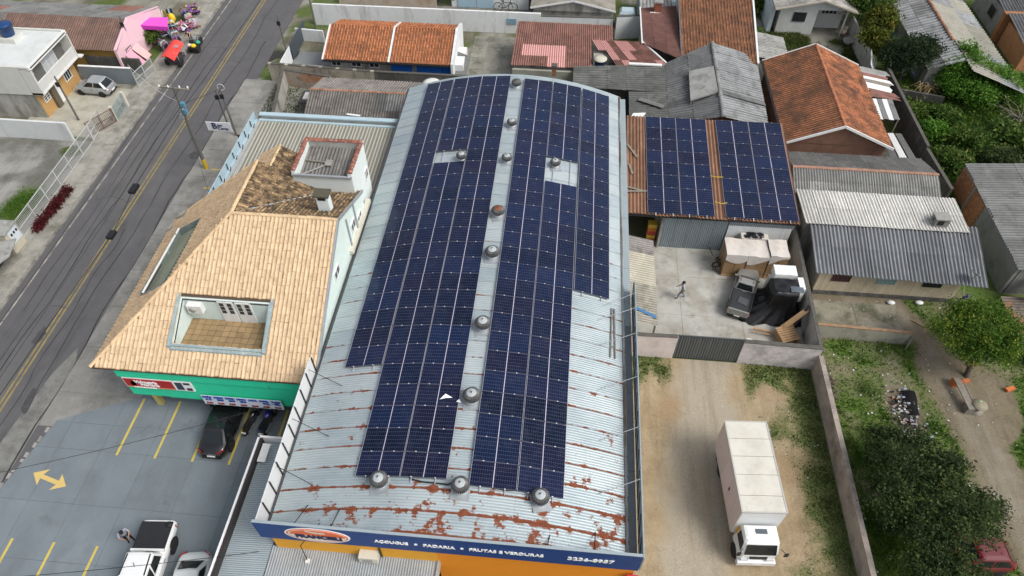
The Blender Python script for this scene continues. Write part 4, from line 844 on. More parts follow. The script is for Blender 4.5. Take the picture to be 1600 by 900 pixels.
# burgundy slatted gate at its street corner
bg_ = thing('burgundy_gate', 'burgundy metal gate with pale stripes beside the pavement near the power poles', 'gate', (-24.2, 43.3, 0)); m_burg = surf('burgundy_metal', (.07, .018, .022), .5, .15, 3)
for i in range(6): b = MB(); b.box(-25.4 + .42 * i, 42.85, .1, -25.06 + .42 * i, 42.93, 1.9); part('board', b, m_burg, bg_)
for i in range(4): b = MB(); b.box(-25.06 + .6 * i, 42.8, .1, -24.98 + .6 * i, 42.84, 1.92); part('stripe', b, flat('pale_pink_bar', (.6, .45, .47)), bg_)
b = MB(); b.box(-25.45, 42.93, 1.85, -22.9, 43.05, 1.98); part('rail', b, m_burg, bg_)
# back shed with brown grey tiled sheets
bs_ = thing('back_shed', 'long grey shed with weathered fibre roof and terracotta ridge beside the warehouse', 'shed', (-16, 47, 0))
m_fbrown = fibro('brown_grey_sheet', (.19, .175, .16), ((.06, .055, .05), .46, .66, 1.4, .7))
corr_roof(bs_, (-20.4, 43.9, 2.75), (-11.9, 43.9, 2.75), (-11.9, 47.1, 3.75), (-20.4, 47.1, 3.75), m_fbrown, .2, .04, 8, 2, mats2=[m_fdark, m_fgrey], prob=.12)
corr_roof(bs_, (-11.9, 50.3, 2.75), (-20.4, 50.3, 2.75), (-20.4, 47.1, 3.75), (-11.9, 47.1, 3.75), fibro('pinkish_grey_sheet', (.27, .25, .23)), .2, .04, 8, 2)
m_terra = surf('terracotta_ridge', (.33, .17, .11), .9, .2, 4, rnd=.2); caps(bs_, (-20.4, 47.1, 3.74), (-11.9, 47.1, 3.74), m_terra, .38, .1)
wall_box(bs_, -20.2, 44.2, -12.1, 50.0, 0, 2.7, m_plast); b = MB(); b.prism([(-20.2, 44.2), (-20.2, 47.1), (-20.2, 50.0), (-20.1, 50.0), (-20.1, 47.1), (-20.1, 44.2)], 2.7, [2.75, 3.6, 2.75, 2.75, 3.6, 2.75]); part('gable', b, m_plast, bs_)
b = MB(); b.beam((-17, 44.9, 3.12), (-15.9, 44.8, 3.1), .2, .03); part('patch_strip', b, m_white, bs_)
wt = thing('water_tank', 'pale round water tank top just behind the warehouse roof edge', 'water tank', (-10.6, 47.6, 3.3)); part('body', MB().lathe([(.5, 0), (.62, 1.1), (.66, 1.1), (.66, 1.18)], 20), flat('tank_blue', (.05, .1, .22)), wt, False); part('lid', MB().lathe([(.7, 1.17), (.7, 1.24), (.4, 1.34), (.1, 1.37), (.001, 1.37)], 22), surf('tank_lid', (.66, .66, .62), .7, .06, 2), wt, False)
st = thing('tank_stand', 'block stand under the pale round water tank behind the warehouse', 'stand', (-10.6, 47.6, 0)); wall_box(st, -11.4, 46.8, -9.8, 48.4, 0, 3.3, m_plast)
# ------------------------------------------------------------------ houses behind the warehouse
m_otile = surf('orange_clay_tile', (.46, .17, .075), .88, .15, 3, dirts=[((.12, .06, .04), .54, .72, 1.3, .75), ((.58, .27, .14), .55, .75, 3, .5)], rnd=.3, tone=True)
m_btile = surf('brown_clay_tile', (.26, .115, .06), .9, .2, 3, dirts=[((.05, .035, .028), .46, .66, 1.2, .8), ((.40, .17, .07), .55, .72, 2.4, .5)], rnd=.25, tone=True)
m_ocap = surf('orange_cap_tile', (.40, .16, .085), .9, .15, 3, rnd=.15)
m_whitew = surf('whitewash', (.68, .70, .70), .85, .06, 2, dirts=[((.2, .19, .16), .52, .78, 1.1, .65, (1, 1, .25))])
m_oldwall = surf('stained_plaster', (.42, .41, .37), .92, .12, 1.4, dirts=[((.07, .068, .055), .46, .68, .9, .8, (1, 1, .3)), ((.6, .6, .57), .58, .78, 2, .4)], rnd=.1)
m_block = surf('bare_block_wall', (.38, .345, .28), .92, .12, 2, dirts=[((.06, .058, .05), .5, .72, .8, .8, (1, 1, .35))], rnd=.14)
m_blockdk = surf('mouldy_wall', (.085, .082, .075), .95, .3, 2, dirts=[((.3, .29, .26), .52, .72, 1.2, .45, (1, 1, .4))], rnd=.12)
m_coping = surf('mouldy_coping', (.10, .095, .085), .95, .3, 3)
def gable_house(name, label, cat, x0, x1, ys, yr, yn, ze, zr, zn, wall, roofer, wall_in=.35, z0=0.0, caps_mat=None, cap_r=.1):
    """ridge along X: south eave ys/ze, ridge yr/zr, north eave yn/zn"""
    t = thing(name, label, cat, ((x0 + x1) / 2, (ys + yn) / 2, 0))
    roofer(t, (x0, ys, ze), (x1, ys, ze), (x1, yr, zr), (x0, yr, zr), 0); roofer(t, (x1, yn, zn), (x0, yn, zn), (x0, yr, zr), (x1, yr, zr), 1)
    if caps_mat: caps(t, (x0, yr, zr), (x1, yr, zr), caps_mat, .4, cap_r)
    a, b_ = x0 + wall_in * .6, x1 - wall_in * .6; wall_box(t, a, ys + wall_in, b_, yn - wall_in, z0, min(ze, zn) - .06, wall)
    s1, s2 = (zr - ze) / (yr - ys), (zr - zn) / (yn - yr)
    for x in (a, b_ - .14): b = MB(); b.prism([(x, ys + wall_in), (x + .14, ys + wall_in), (x + .14, yr), (x + .14, yn - wall_in), (x, yn - wall_in), (x, yr)], min(ze, zn) - .06, [ze + s1 * wall_in - .07] * 2 + [zr - .07] + [zn + s2 * wall_in - .07] * 2 + [zr - .07]); part('gable', b, wall, t)
    return t
def tiler(mat, tw=.26, th=.4, r=.06):
    def f(t, A, B_, C, D, k):
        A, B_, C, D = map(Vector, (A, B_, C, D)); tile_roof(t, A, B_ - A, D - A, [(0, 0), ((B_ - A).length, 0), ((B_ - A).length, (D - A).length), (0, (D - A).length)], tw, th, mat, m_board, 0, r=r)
    return f
def sheeter(mat, pitch=.22, amp=.028, ncol=8, nrow=2, **k):
    def f(t, A, B_, C, D, i): corr_roof(t, A, B_, C, D, mat, pitch, amp, ncol, nrow, **k)
    return f
oh = gable_house('orange_house', 'low house with bright orange clay tile roof split by pale seam', 'house', -21.35, -10.1, 53.6, 57.2, 59.7, 2.35, 3.6, 2.75, m_oldwall, tiler(m_otile, .26, .36, .07), .45)
b = MB(); b.beam((-21.4, 53.5, 2.42), (-21.4, 57.2, 3.68), .14, .12); part('verge_board', b, m_wframe, oh)
b = MB(); b.beam((-15.55, 53.5, 2.48), (-15.55, 57.2, 3.73), .16, .1); part('party_wall_seam', b, m_wframe, oh); b = MB(); b.beam((-15.55, 57.2, 3.73), (-15.55, 59.3, 3.0), .16, .1); part('party_wall_seam', b, m_wframe, oh)
b = MB(); b.beam((-21.4, 53.5, 2.3), (-10.1, 53.5, 2.3), .1, .1); part('gutter', b, m_black, oh)
b = MB(); b.prism([(-10.1, 53.5), (-9.9, 53.5), (-9.9, 57.2), (-9.9, 59.8), (-10.1, 59.8), (-10.1, 57.2)], 0, [2.55, 2.55, 3.85, 2.95, 2.95, 3.85]); part('gable_parapet', b, m_whitew, oh)
for k, x in enumerate((-20.4, -18.6, -17.0, -14.2)): window(oh, (x, 54.04, 1.85), (1, 0, 0), .9, .6, m_wframe, m_pane, (2, 1), out=(0, -1, 0))
m_blue = surf('blue_paint', (.015, .11, .42), .5, .08, 1.5)
for x0, x1 in ((-15.5, -13.6), (-13.2, -10.9), (-10.9, -10.2)): b = MB(); b.box(x0 + .02, 53.85, .9, x1 - .02, 53.95, 2.2); part('blue_panel', b, m_blue, oh)
wall_box(oh, -9.9, 54.5, -9.2, 57.5, 0, 1.9, m_whitew); b = MB(); b.slab([(-9.9, 54.2, 1.2), (-8.9, 53.9, 1.1), (-8.7, 56.0, 1.9), (-9.9, 56.4, 2.1)], .05); part('side_roof', b, m_fgrey, oh)
def yard_wall(name, label, p, q, zt, mat, th=.18, cat='wall', posts=0, coping=None, z0=0., nseg=1, group=None):
    """masonry wall from p to q as a thing: panels, posts and coping are parts"""
    p, q = Vector((p[0], p[1], 0)), Vector((q[0], q[1], 0)); d = (q - p).normalized(); n = Vector((-d.y, d.x, 0)) * th / 2; t = thing(name, label, cat, tuple((p + q) / 2), 0, group); zt = zt if isinstance(zt, (list, tuple)) else (zt, zt)
    for i in range(nseg):
        a, c = p.lerp(q, i / nseg) + d * (.008 if i else 0), p.lerp(q, (i + 1) / nseg); za, zc = zt[0] + (zt[1] - zt[0]) * i / nseg, zt[0] + (zt[1] - zt[0]) * (i + 1) / nseg
        b = MB(); b.prism([a - n, c - n, c + n, a + n], z0, [za, zc, zc, za]); part('panel', b, mat, t)
        if coping: b = MB(); m_ = n * 1.25; b.prism([a - m_, c - m_, c + m_, a + m_], [za, zc, zc, za], [za + .05, zc + .05, zc + .05, za + .05]); part('coping', b, coping, t)
    for i in range(posts + 1 if posts else 0):
        a = p.lerp(q, i / posts); za = zt[0] + (zt[1] - zt[0]) * i / posts; b = MB(); m_ = n * 1.3; e = d * th * .8; b.prism([a - e - m_, a + e - m_, a + e + m_, a - e + m_], z0, za + .06); part('post', b, mat, t)
    return t
yard_wall('block_wall', 'grey beige block wall with posts in front of the orange tiled house', (-26.3, 53.55), (-17.0, 53.1), 1.75, m_block, .2, posts=6, coping=m_coping, nseg=6)
yard_wall('block_wall', 'mouldy dark stretch of wall behind the warehouse roof and round tank', (-17.0, 53.1), (-4.9, 53.1), 1.75, m_blockdk, .2, coping=m_coping, nseg=4)
yard_wall('plaster_wall', 'long whitewashed wall with peeling top behind the orange tiled house', (-25.2, 63.6), (-2.9, 63.7), 2.15, m_whitew, .22, coping=None, nseg=5)
yard_wall('plaster_wall', 'stained grey white wall behind the pink corrugated roof', (-2.9, 63.7), (4.0, 63.9), 1.9, m_whitew, .22, coping=m_coping, nseg=2)
yard_wall('plaster_wall', 'short white wall with black mould beside the red brown roof', (4.3, 63.5), (6.6, 63.9), 2.3, m_whitew, .22, coping=m_coping)
b = MB(); q = P(800, 31, 1.3); b.box(q.x - .45, 63.5, 1.0, q.x + .45, 63.58, 1.55); solo('wall_vent', b, flat('blue_grey_grille', (.2, .32, .4)), 'blue grey vent panel set in the whitewashed wall', 'vent panel')
yard_wall('white_yard_wall', 'low white wall at the back of the grey yard by the orange house', P(465, 62, 0), P(508, 66, 0), 1.2, m_whitew)
yard_wall('white_yard_wall', 'low white wall along the front of the grey yard nearest the block wall', (-25.6, 53.9), (-21.6, 53.9), 1.5, m_whitew)
gt = yard_wall('white_gate', 'white panel gate of the grey yard facing the road', (-25.6, 54.1), (-25.6, 56.8), 1.55, flat('white_gate_paint', (.75, .77, .78), .5), .06, 'gate', nseg=3)
yard_wall('dark_gate', 'dark grey metal gate panel farther along the road by the white yard', (-25.6, 57.1), (-25.6, 61.4), 1.6, flat('slate_gate', (.06, .075, .09), .5), .06, 'gate', nseg=2)
yard_wall('back_yard_wall', 'short stained wall between the back shed yard and the pavement', (-23.2, 43.2), (-24.9, 52.9), 1.7, m_oldwall, .2, coping=m_coping, nseg=3)
yard_wall('brick_patch_wall', 'wall with orange bare brick patch behind the small back yard', (-24.9, 52.9), (-20.5, 52.2), 1.6, surf('brick_patch', (.36, .31, .26), .92, .12, 2, dirts=[((.40, .17, .07), .46, .54, .5, .9), ((.06, .055, .05), .55, .75, 1.2, .7)]), .18, coping=m_coping, nseg=3)
cs = thing('clutter_shelf', 'dark makeshift shelter with pale tin lid in the small back yard', 'shelter', (-21.4, 49.7, 0))
for x, y in ((-22.3, 49.0), (-20.6, 49.0), (-22.3, 50.4), (-20.6, 50.4)): b = MB(); b.beam((x, y, 0), (x, y, 1.1), .09); part('leg', b, m_oldwood, cs)
b = MB(); b.box(-22.5, 48.8, 1.1, -20.4, 50.6, 1.17); part('top', b, surf('tar_board', (.05, .05, .048), .9, .2, 3), cs); b = MB(); b.box(-22.2, 49.2, 1.18, -21.2, 50.2, 1.3); part('tin_lid', b, surf('tin', (.5, .49, .46), .6, .2, 4, dirts=[((.3, .2, .12), .5, .7, 2, .6)]), cs); b = MB(); b.box(-22.4, 49.0, .35, -20.5, 50.4, .4); part('shelf', b, m_oldwood, cs)
# lane houses at the top of the view
lh = thing('lane_house', 'white house front with pale blue double doors on the back lane', 'house', (-8, 70, 0))
wall_box(lh, -12.3, 68.3, -4.4, 75, 0, 2.7, m_whitew); wall_box(lh, -12.6, 68.0, -4.2, 75.2, 2.71, 2.9, m_fpale, 'roof')
for x0, x1 in ((-11.6, -9.9), (-9.7, -8.0)): b = MB(); b.box(x0, 68.2, .05, x1, 68.29, 2.2); part('door', b, flat('pale_blue_door', (.35, .5, .6), .5), lh)
wl = part('wall_light', MB().lathe([(.28, 0), (.28, .06), (.001, .06)], 14), m_black, lh, False); wl.location = (-4.1, -1.72, 1.0); wl.rotation_euler = (R(90), 0, 0)
window(lh, (-6.2, 68.29, 1.9), (1, 0, 0), 1.5, .6, m_black, m_pane, (3, 1), out=(0, -1, 0))
yard_wall('beige_wall', 'beige wall with reddish stain along the back lane', (-24.0, 68.1), (-13.8, 67.9), 1.6, surf('beige_plaster', (.45, .40, .32), .92, .1, 1.5, dirts=[((.36, .2, .12), .5, .7, .5, .6), ((.15, .14, .12), .55, .75, 1.2, .5)]), .2, nseg=2)
bk = thing('bicycle', 'black bicycle leaning on the white house front in the lane', 'bicycle', (-6.7, 67.75, 0))
for x in (-.75, .75):
    w_ = part('wheel', MB().tube([(x + .46 * math.cos(a), 0, .48 + .46 * math.sin(a)) for a in np.linspace(0, 2 * math.pi, 19)], .035, 5, cap=False), m_black, bk, False)
    b = MB()
    for a in np.linspace(0, math.pi, 5)[:-1]: b.tube([(x + .44 * math.cos(a), 0, .48 + .44 * math.sin(a)), (x - .44 * math.cos(a), 0, .48 - .44 * math.sin(a))], .008, 4)
    part('spokes', b, m_steel, w_, False)
b = MB(); 
for p_, q_ in (((-.75, .48), (-.25, .95)), ((-.25, .95), (.0, .42)), ((.0, .42), (-.75, .48)), ((-.25, .95), (.5, 1.0)), ((.5, 1.0), (.0, .42)), ((.5, 1.12), (.75, .48)), ((-.3, 1.12), (-.2, .85))): b.tube([(p_[0], 0, p_[1]), (q_[0], 0, q_[1])], .03, 5)
part('bike_frame', b, m_black, bk, False); part('saddle', MB().box(-.42, -.07, 1.1, -.16, .07, 1.17), m_black, bk, False); part('handlebar', MB().tube([(.5, -.28, 1.2), (.5, 0, 1.14), (.5, .28, 1.2)], .025, 5), m_black, bk, False)
gh = thing('grey_lane_house', 'grey house with hipped fibre roof and white fascia at the top edge', 'house', (0, 70, 0))
wall_box(gh, -3.7, 64.9, 4.0, 75, 0, 2.2, m_oldwall)
corr_roof(gh, (-4.0, 75, 2.25), (-4.0, 64.6, 2.25), (.1, 64.6, 3.1), (.1, 75, 3.1), fibro('brown_grey_roof', (.25, .235, .2)), .22, .042, 5, 2); corr_roof(gh, (4.2, 64.6, 2.2), (4.2, 75, 2.2), (.1, 75, 3.1), (.1, 64.6, 3.1), fibro('brown_grey_roof', (.25, .235, .2)), .22, .042, 5, 2)
b = MB(); b.beam((-4.0, 64.55, 2.2), (.1, 64.55, 3.05), .06, .16); part('fascia', b, m_wframe, gh); b = MB(); b.beam((.1, 64.55, 3.05), (4.2, 64.55, 2.15), .06, .16); part('fascia', b, m_wframe, gh)
b = MB(); b.prism([(-3.7, 64.8), (4.0, 64.8), (4.0, 64.95), (.1, 64.95), (-3.7, 64.95)], 2.0, [2.2, 2.2, 2.2, 2.95, 2.2]); 
b = MB(); b.add([(-3.7, 64.75, 1.9), (4.0, 64.75, 1.9), (4.0, 64.75, 2.15), (.1, 64.75, 2.98), (-3.7, 64.75, 2.2), (-3.7, 64.9, 1.9), (4.0, 64.9, 1.9), (4.0, 64.9, 2.15), (.1, 64.9, 2.98), (-3.7, 64.9, 2.2)], [(0, 1, 2, 3, 4), (9, 8, 7, 6, 5), (0, 5, 6, 1), (1, 6, 7, 2), (2, 7, 8, 3), (3, 8, 9, 4), (4, 9, 5, 0)]); part('gable', b, m_oldwall, gh)
wc = thing('wrapped_pallet', 'pale blue plastic wrapped bundle behind the short white wall', 'bundle', (5.4, 66.0, 0)); b = MB(); b.loft([[(5.4 + s * a, 66 + s * c, z) for a, c in ((-.8, -.6), (.8, -.6), (.85, .6), (-.75, .6))] for z, s in ((0, 1), (.6, 1.05), (1.5, .95), (1.75, .7))], 0); part('plastic_wrap', b, flat('pale_blue_plastic', (.4, .5, .55), .3, 0, .5), wc); b = MB(); b.box(4.5, 65.2, 0, 6.3, 66.8, .001 + .12); part('pallet', b, m_oldwood, wc)
tr_ = thing('tin_lane_roof', 'pale ribbed sheet roof and blue grey wall left of the brown tile roof', 'shed', (8, 68, 0)); corr_roof(tr_, (6.5, 64.9, 2.3), (9.6, 64.9, 2.3), (9.6, 70, 2.6), (6.5, 70, 2.6), m_fpale, .3, .03, 3, 1); wall_box(tr_, 6.6, 65.0, 15, 70, 0, 2.2, surf('blue_grey_wall', (.3, .37, .4), .85, .08, 1))
# pink and rust corrugated roof
m_rpink = surf('dull_red_sheet', (.25, .125, .1), .9, .15, 2, dirts=[((.10, .065, .05), .48, .68, 1.0, .7), ((.42, .2, .17), .55, .72, 1.6, .5)], rnd=.14); m_pinkn = surf('pink_sheet', (.66, .35, .32), .8, .05, 2, dirts=[((.45, .2, .17), .6, .8, 1.4, .4)], rnd=.05)
ph = thing('pink_roof_house', 'low house with dull red corrugated roof patched in pale pink sheets', 'house', (0, 57.5, 0))
def pk1(i, j, n, m): return m_pinkn if (j == 1 and .1 < i / n < .66) or (j == 0 and .42 <= i / n < .66) else None
corr_roof(ph, (-4.95, 54.3, 2.3), (2.1, 54.3, 2.3), (1.9, 60.7, 2.9), (-4.85, 60.7, 2.9), m_rpink, .2, .04, 8, 4, pick=pk1)
corr_roof(ph, (1.95, 58.3, 2.68), (3.9, 58.3, 2.68), (3.85, 60.7, 2.9), (1.85, 60.7, 2.9), m_rpink, .2, .04, 2, 1)
def pk2(i, j, n, m): return m_pinkn if (j == 2 and i != 2 and i < 5) or (j == 1 and i in (0, 1, 3)) or (i == n - 1 and j == 0) or (j == 0 and i == 2) else None
corr_roof(ph, (3.6, 54.4, 2.3), (8.9, 54.8, 2.4), (6.4, 58.25, 2.8), (2.0, 58.25, 2.75), m_rpink, .2, .04, 7, 3, pick=pk2, skip={(0, 0), (0, 1)})
wall_box(ph, -4.7, 54.7, 2.0, 60.4, 0, 2.2, m_oldwall); wall_box(ph, 2.2, 56.2, 8.0, 58.0, 0, 2.2, m_oldwall)
wall_box(ph, -4.8, 54.0, 2.0, 54.25, 0, 2.05, surf('olive_plaster', (.30, .30, .25), .92, .1, 1.5, dirts=[((.12, .12, .1), .5, .75, 1, .6)])); b = MB(); b.beam((6.4, 58.25, 2.85), (8.9, 54.8, 2.47), .14, .1); part('flashing', b, m_wframe, ph)
wt2 = thing('water_tank', 'blue water tank with pale lid standing in the gap of the pink roof', 'water tank', (2.75, 55.2, 1.8)); part('body', MB().lathe([(.4, 0), (.5, .85), (.54, .87), (.54, .95)], 20), surf('tank_blue_dk', (.02, .07, .2), .5, .1, 2), wt2, False); part('lid', MB().lathe([(.57, .94), (.57, 1.0), (.3, 1.08), (.1, 1.1), (.001, 1.1)], 20), surf('tank_lid_beige', (.52, .49, .4), .7, .08, 2), wt2, False)
ts = thing('tank_stand', 'timber stand under the blue water tank of the pink roof', 'stand', (2.75, 55.2, 0)); b = MB(); b.box(1.95, 54.5, 1.68, 3.55, 55.9, 1.79); part('deck', b, m_oldwood, ts)
for x, y in ((2.0, 54.6), (3.5, 54.6), (2.0, 55.8), (3.5, 55.8)): b = MB(); b.beam((x, y, 0), (x, y, 1.68), .1); part('leg', b, m_oldwood, ts)
q = P(866, 106, 2.9); c2 = thing('small_chimney', 'small brick chimney pipe at the edge of the grey annex roof', 'chimney', (q.x, q.y, 2.3)); b = MB(); b.box(q.x - .18, q.y - .18, 2.2, q.x + .18, q.y + .18, 3.0); part('stack', b, surf('chimney_brick', (.25, .13, .08), .9, .2, 5), c2); b = MB(); b.box(q.x - .25, q.y - .25, 3.0, q.x + .25, q.y + .25, 3.2); part('cap', b, m_coping, c2)
# red brown roof, brown tile roof
rb = thing('red_brown_roof_house', 'narrow house with red brown sheet roof and small brick chimney', 'house', (8, 60, 0)); m_redbr = surf('red_brown_sheet', (.19, .095, .08), .9, .12, 2, dirts=[((.09, .055, .05), .48, .7, 1.0, .6), ((.3, .16, .13), .55, .75, 1.6, .4, (.3, 1, 1))], rnd=.1)
corr_roof(rb, (6.45, 64.2, 2.85), (6.45, 57.9, 2.85), (9.75, 55.0, 3.1), (9.75, 64.4, 3.1), m_redbr, .2, .04, 5, 3); wall_box(rb, 6.6, 58.2, 9.6, 64, 0, 2.75, m_oldwall); b = MB(); b.beam((6.4, 57.8, 2.92), (6.4, 64.2, 2.92), .12, .1); part('flashing', b, m_wframe, rb)
q = P(1027, 17, 2.95); c3 = thing('brick_chimney', 'square red brick chimney on the red brown sheet roof', 'chimney', (q.x, q.y, 2.8)); b = MB(); b.box(q.x - .32, q.y - .32, 2.8, q.x + .32, q.y + .32, 3.85); part('stack', b, surf('chimney_brick_red', (.28, .1, .06), .9, .15, 5), c3); b = MB(); b.box(q.x - .4, q.y - .4, 3.85, q.x + .4, q.y + .4, 3.97); part('cap', b, m_fpale, c3); b = MB(); b.box(q.x - .7, q.y - .45, 2.95, q.x + .5, q.y - .33, 3.0); part('flashing', b, m_wframe, c3)
bt = thing('brown_tile_house', 'house with large brown mottled clay tile slope and white verge', 'house', (13, 61, 0)); A = Vector((9.75, 55.3, 2.85)); D = Vector((9.75, 66.4, 4.7)); LB = (D - A).length
tile_roof(bt, A, (1, 0, 0), D - A, [(0, 0), (6.35, 0), (6.75, LB), (0, LB)], .27, .42, m_btile, m_board, 0, r=.07); wall_box(bt, 9.9, 56.2, 15.9, 66.2, 0, 2.9, m_oldwall); b = MB(); b.beam((16.15, 55.3, 2.95), (16.55, 66.4, 4.8), .16, .14); part('verge_board', b, m_wframe, bt); b = MB(); b.beam((9.7, 55.3, 2.95), (9.7, 66.4, 4.8), .12, .1); part('verge_board', b, m_fdark, bt); b = MB(); b.beam((9.7, 66.45, 4.75), (16.6, 66.45, 4.75), .14, .12); part('ridge_flashing', b, m_wframe, bt)
# grey corrugated houses
gy = thing('grey_gable_house', 'grey corrugated gable roof house with raised skylight panel on its left slope', 'house', (12, 51, 0)); m_gA = fibro('weathered_shade_sheet', (.165, .17, .17), ((.07, .072, .072), .46, .66, .9, .75)); m_gB = fibro('sunlit_grey_sheet', (.25, .26, .265))  # left slope darker, right lighter: sun from the right put into the colours
corr_roof(gy, (8.3, 55.0, 2.75), (8.2, 46.4, 2.75), (11.95, 45.6, 4.2), (12.1, 56.2, 4.2), m_gA, .31, .05, 8, 2); corr_roof(gy, (15.85, 46.6, 2.75), (16.2, 56.8, 2.75), (12.1, 56.2, 4.2), (11.95, 45.6, 4.2), m_gB, .31, .05, 8, 2)
caps(gy, (11.95, 45.6, 4.2), (12.1, 56.2, 4.2), fibro('ridge_sheet', (.27, .275, .27)), .9, .17)
b = MB(); b.slab([(9.75, 48.2, 3.75), (11.75, 48.5, 4.5), (11.75, 52.1, 4.5), (9.9, 52.3, 3.8)], .05); part('skylight_panel', b, m_fpale, gy)
for p_, q_ in (((9.85, 48.3, 3.3), (9.85, 48.3, 3.72)), ((9.9, 52.1, 3.3), (9.9, 52.1, 3.74))): b = MB(); b.beam(p_, q_, .1); part('strut', b, m_oldwood, gy)
b = MB(); b.beam((9.8, 48.25, 3.72), (11.7, 48.5, 4.43), .1, .1); part('skylight_rim', b, m_fpale, gy); b = MB(); b.slab([(12.1, 48.6, 4.26), (15.95, 49.3, 2.9), (15.9, 49.9, 2.85), (12.1, 49.2, 4.22)], .05); part('lapped_sheet', b, m_gA, gy)
wall_box(gy, 8.6, 47.0, 15.6, 55.0, 0, 2.7, m_oldwall)
b = MB(); b.add([(8.5, 46.75, 2.6), (15.6, 46.9, 2.6), (11.98, 46.2, 4.1), (8.5, 46.9, 2.6), (15.6, 47.05, 2.6), (11.98, 46.4, 4.1)], [(0, 1, 2), (5, 4, 3), (0, 3, 4, 1), (1, 4, 5, 2), (2, 5, 3, 0)]); part('gable', b, surf('brick_gable', (.3, .15, .09), .9, .2, 4), gy)
an = thing('grey_annex', 'flat grey annex with dark corrugated sheets beside the warehouse back corner', 'shed', (5, 51.5, 0)); m_gC = fibro('greenish_grey_sheet', (.145, .15, .142), ((.06, .062, .058), .46, .66, .9, .7))
corr_roof(an, (.5, 54.3, 2.45), (.5, 51.2, 2.45), (8.3, 50.6, 2.75), (8.3, 54.8, 2.75), m_gC, .31, .05, 3, 5); corr_roof(an, (5.1, 50.7, 2.6), (5.1, 47.2, 2.6), (8.3, 47.0, 2.72), (8.3, 50.7, 2.72), m_gC, .31, .05, 3, 2)
wall_box(an, .8, 51.6, 8.0, 54.2, 0, 2.35, m_blockdk); wall_box(an, 5.3, 47.3, 8.0, 50.9, 0, 2.5, m_blockdk); b = MB(); b.beam((5.9, 49.4, 2.85), (7.8, 48.4, 2.9), .45, .04); part('loose_sheet', b, m_fgrey, an); b = MB(); b.slab([(5.2, 47.1, 2.7), (6.2, 47.2, 2.72), (6.4, 47.7, 2.75), (5.4, 47.6, 2.72)], .03); part('loose_sheet', b, m_white, an); b = MB(); b.box(5.2, 54.45, 2.75, 8.0, 54.75, 2.85); part('flashing', b, m_wframe, an)
# orange tile house at the right
o2 = thing('rust_tile_house', 'house with big orange brown clay tile gable roof and white verges', 'house', (20.6, 50, 0)); m_rt = surf('rust_clay_tile', (.40, .155, .075), .9, .16, 3, dirts=[((.07, .045, .035), .41, .62, .8, .85), ((.55, .24, .12), .56, .74, 2.2, .5)], rnd=.22, tone=True)
zE, zR = 2.85, 4.6; yb0, yb1, yc = 44.6, 55.9, 20.55
for (xe, s) in ((16.65, 1), (24.6, -1)):
    A = Vector((xe, yb1 if s > 0 else yb0, zE)); U = Vector((0, -s, 0)); Vv = Vector((yc - xe, 0, zR - zE)); Lr = Vv.length
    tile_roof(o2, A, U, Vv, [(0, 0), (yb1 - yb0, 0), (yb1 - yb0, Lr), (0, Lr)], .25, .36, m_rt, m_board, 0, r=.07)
caps(o2, (yc, yb0, zR + .03), (yc, yb1, zR + .03), m_ocap, .4, .12)
for y in (yb0 - .05, yb1 + .05):
    for xe in (16.6, 24.65): b = MB(); b.beam((xe, y, zE), (yc, y, zR + .02), .1, .18); part('verge_board', b, m_wframe, o2)
wall_box(o2, 16.95, 45.0, 24.3, 55.5, 0, 2.8, surf('brown_plaster', (.24, .13, .09), .92, .15, 1.4, dirts=[((.08, .06, .05), .5, .72, 1, .6)]))
b = MB(); b.add([(16.95, 44.95, 2.7), (24.3, 44.95, 2.7), (yc, 44.95, 4.45), (16.95, 45.1, 2.7), (24.3, 45.1, 2.7), (yc, 45.1, 4.45)], [(0, 1, 2), (5, 4, 3), (0, 3, 4, 1), (1, 4, 5, 2), (2, 5, 3, 0)]); part('gable', b, MATS['brown_plaster'], o2)
b = MB(); b.beam((16.55, 44.6, 2.85), (16.55, 55.9, 2.85), .12, .1); part('gutter', b, m_black, o2)
tinr = thing('tin_side_roof', 'small pale fibre roof between the brown tile house and the lawn', 'shed', (17.6, 58.5, 0)); corr_roof(tinr, (19.4, 57.0, 2.2), (19.4, 61.2, 2.2), (16.5, 61.4, 2.6), (16.5, 57.0, 2.6), m_fpale, .25, .025, 4, 2); wall_box(tinr, 16.7, 57.2, 19.2, 61, 0, 2.1, m_oldwall)
# scrap lean-to on the right flank of the tile house
ln = thing('scrap_lean_to', 'ramshackle lean-to of mixed white and rusty sheets behind the orange brown roof', 'lean-to', (26.2, 54, 0)); mm = [m_white, m_fpale, fibro('scrap_grey', (.22, .22, .22)), m_rpink, m_oldwood, flat('scrap_white', (.75, .76, .76), .6)]
for i in range(9):
    y0 = 52.0 + i * .47; b = MB(); b.slab([(24.9 + random.uniform(-.1, .2), y0, 2.5 + random.uniform(-.05, .1)), (27.2 + random.uniform(-.4, .4), y0 + random.uniform(-.1, .1), 2.15), (27.2 + random.uniform(-.4, .3), y0 + .5, 2.2), (24.9, y0 + .52, 2.55 + random.uniform(-.05, .1))], .03); part('scrap_sheet', b, random.choice(mm), ln)
for i in range(4):
    x0 = 24.95 + .42 * i; b = MB(); b.slab([(x0, 49.3, 2.2 + .05 * (i % 2)), (x0 + .4, 49.25, 2.2 + .05 * (i % 2)), (x0 + .42, 51.9, 2.35), (x0 + .02, 51.9, 2.35)], .03); part('scrap_sheet', b, (m_white, mm[2], m_white, m_fgrey)[i], ln)
for x, y in ((25.0, 49.5), (26.6, 49.5), (26.9, 52.2), (26.9, 56), (25, 52)): b = MB(); b.beam((x, y, 0), (x, y, 2.15), .1); part('post', b, m_oldwood, ln)
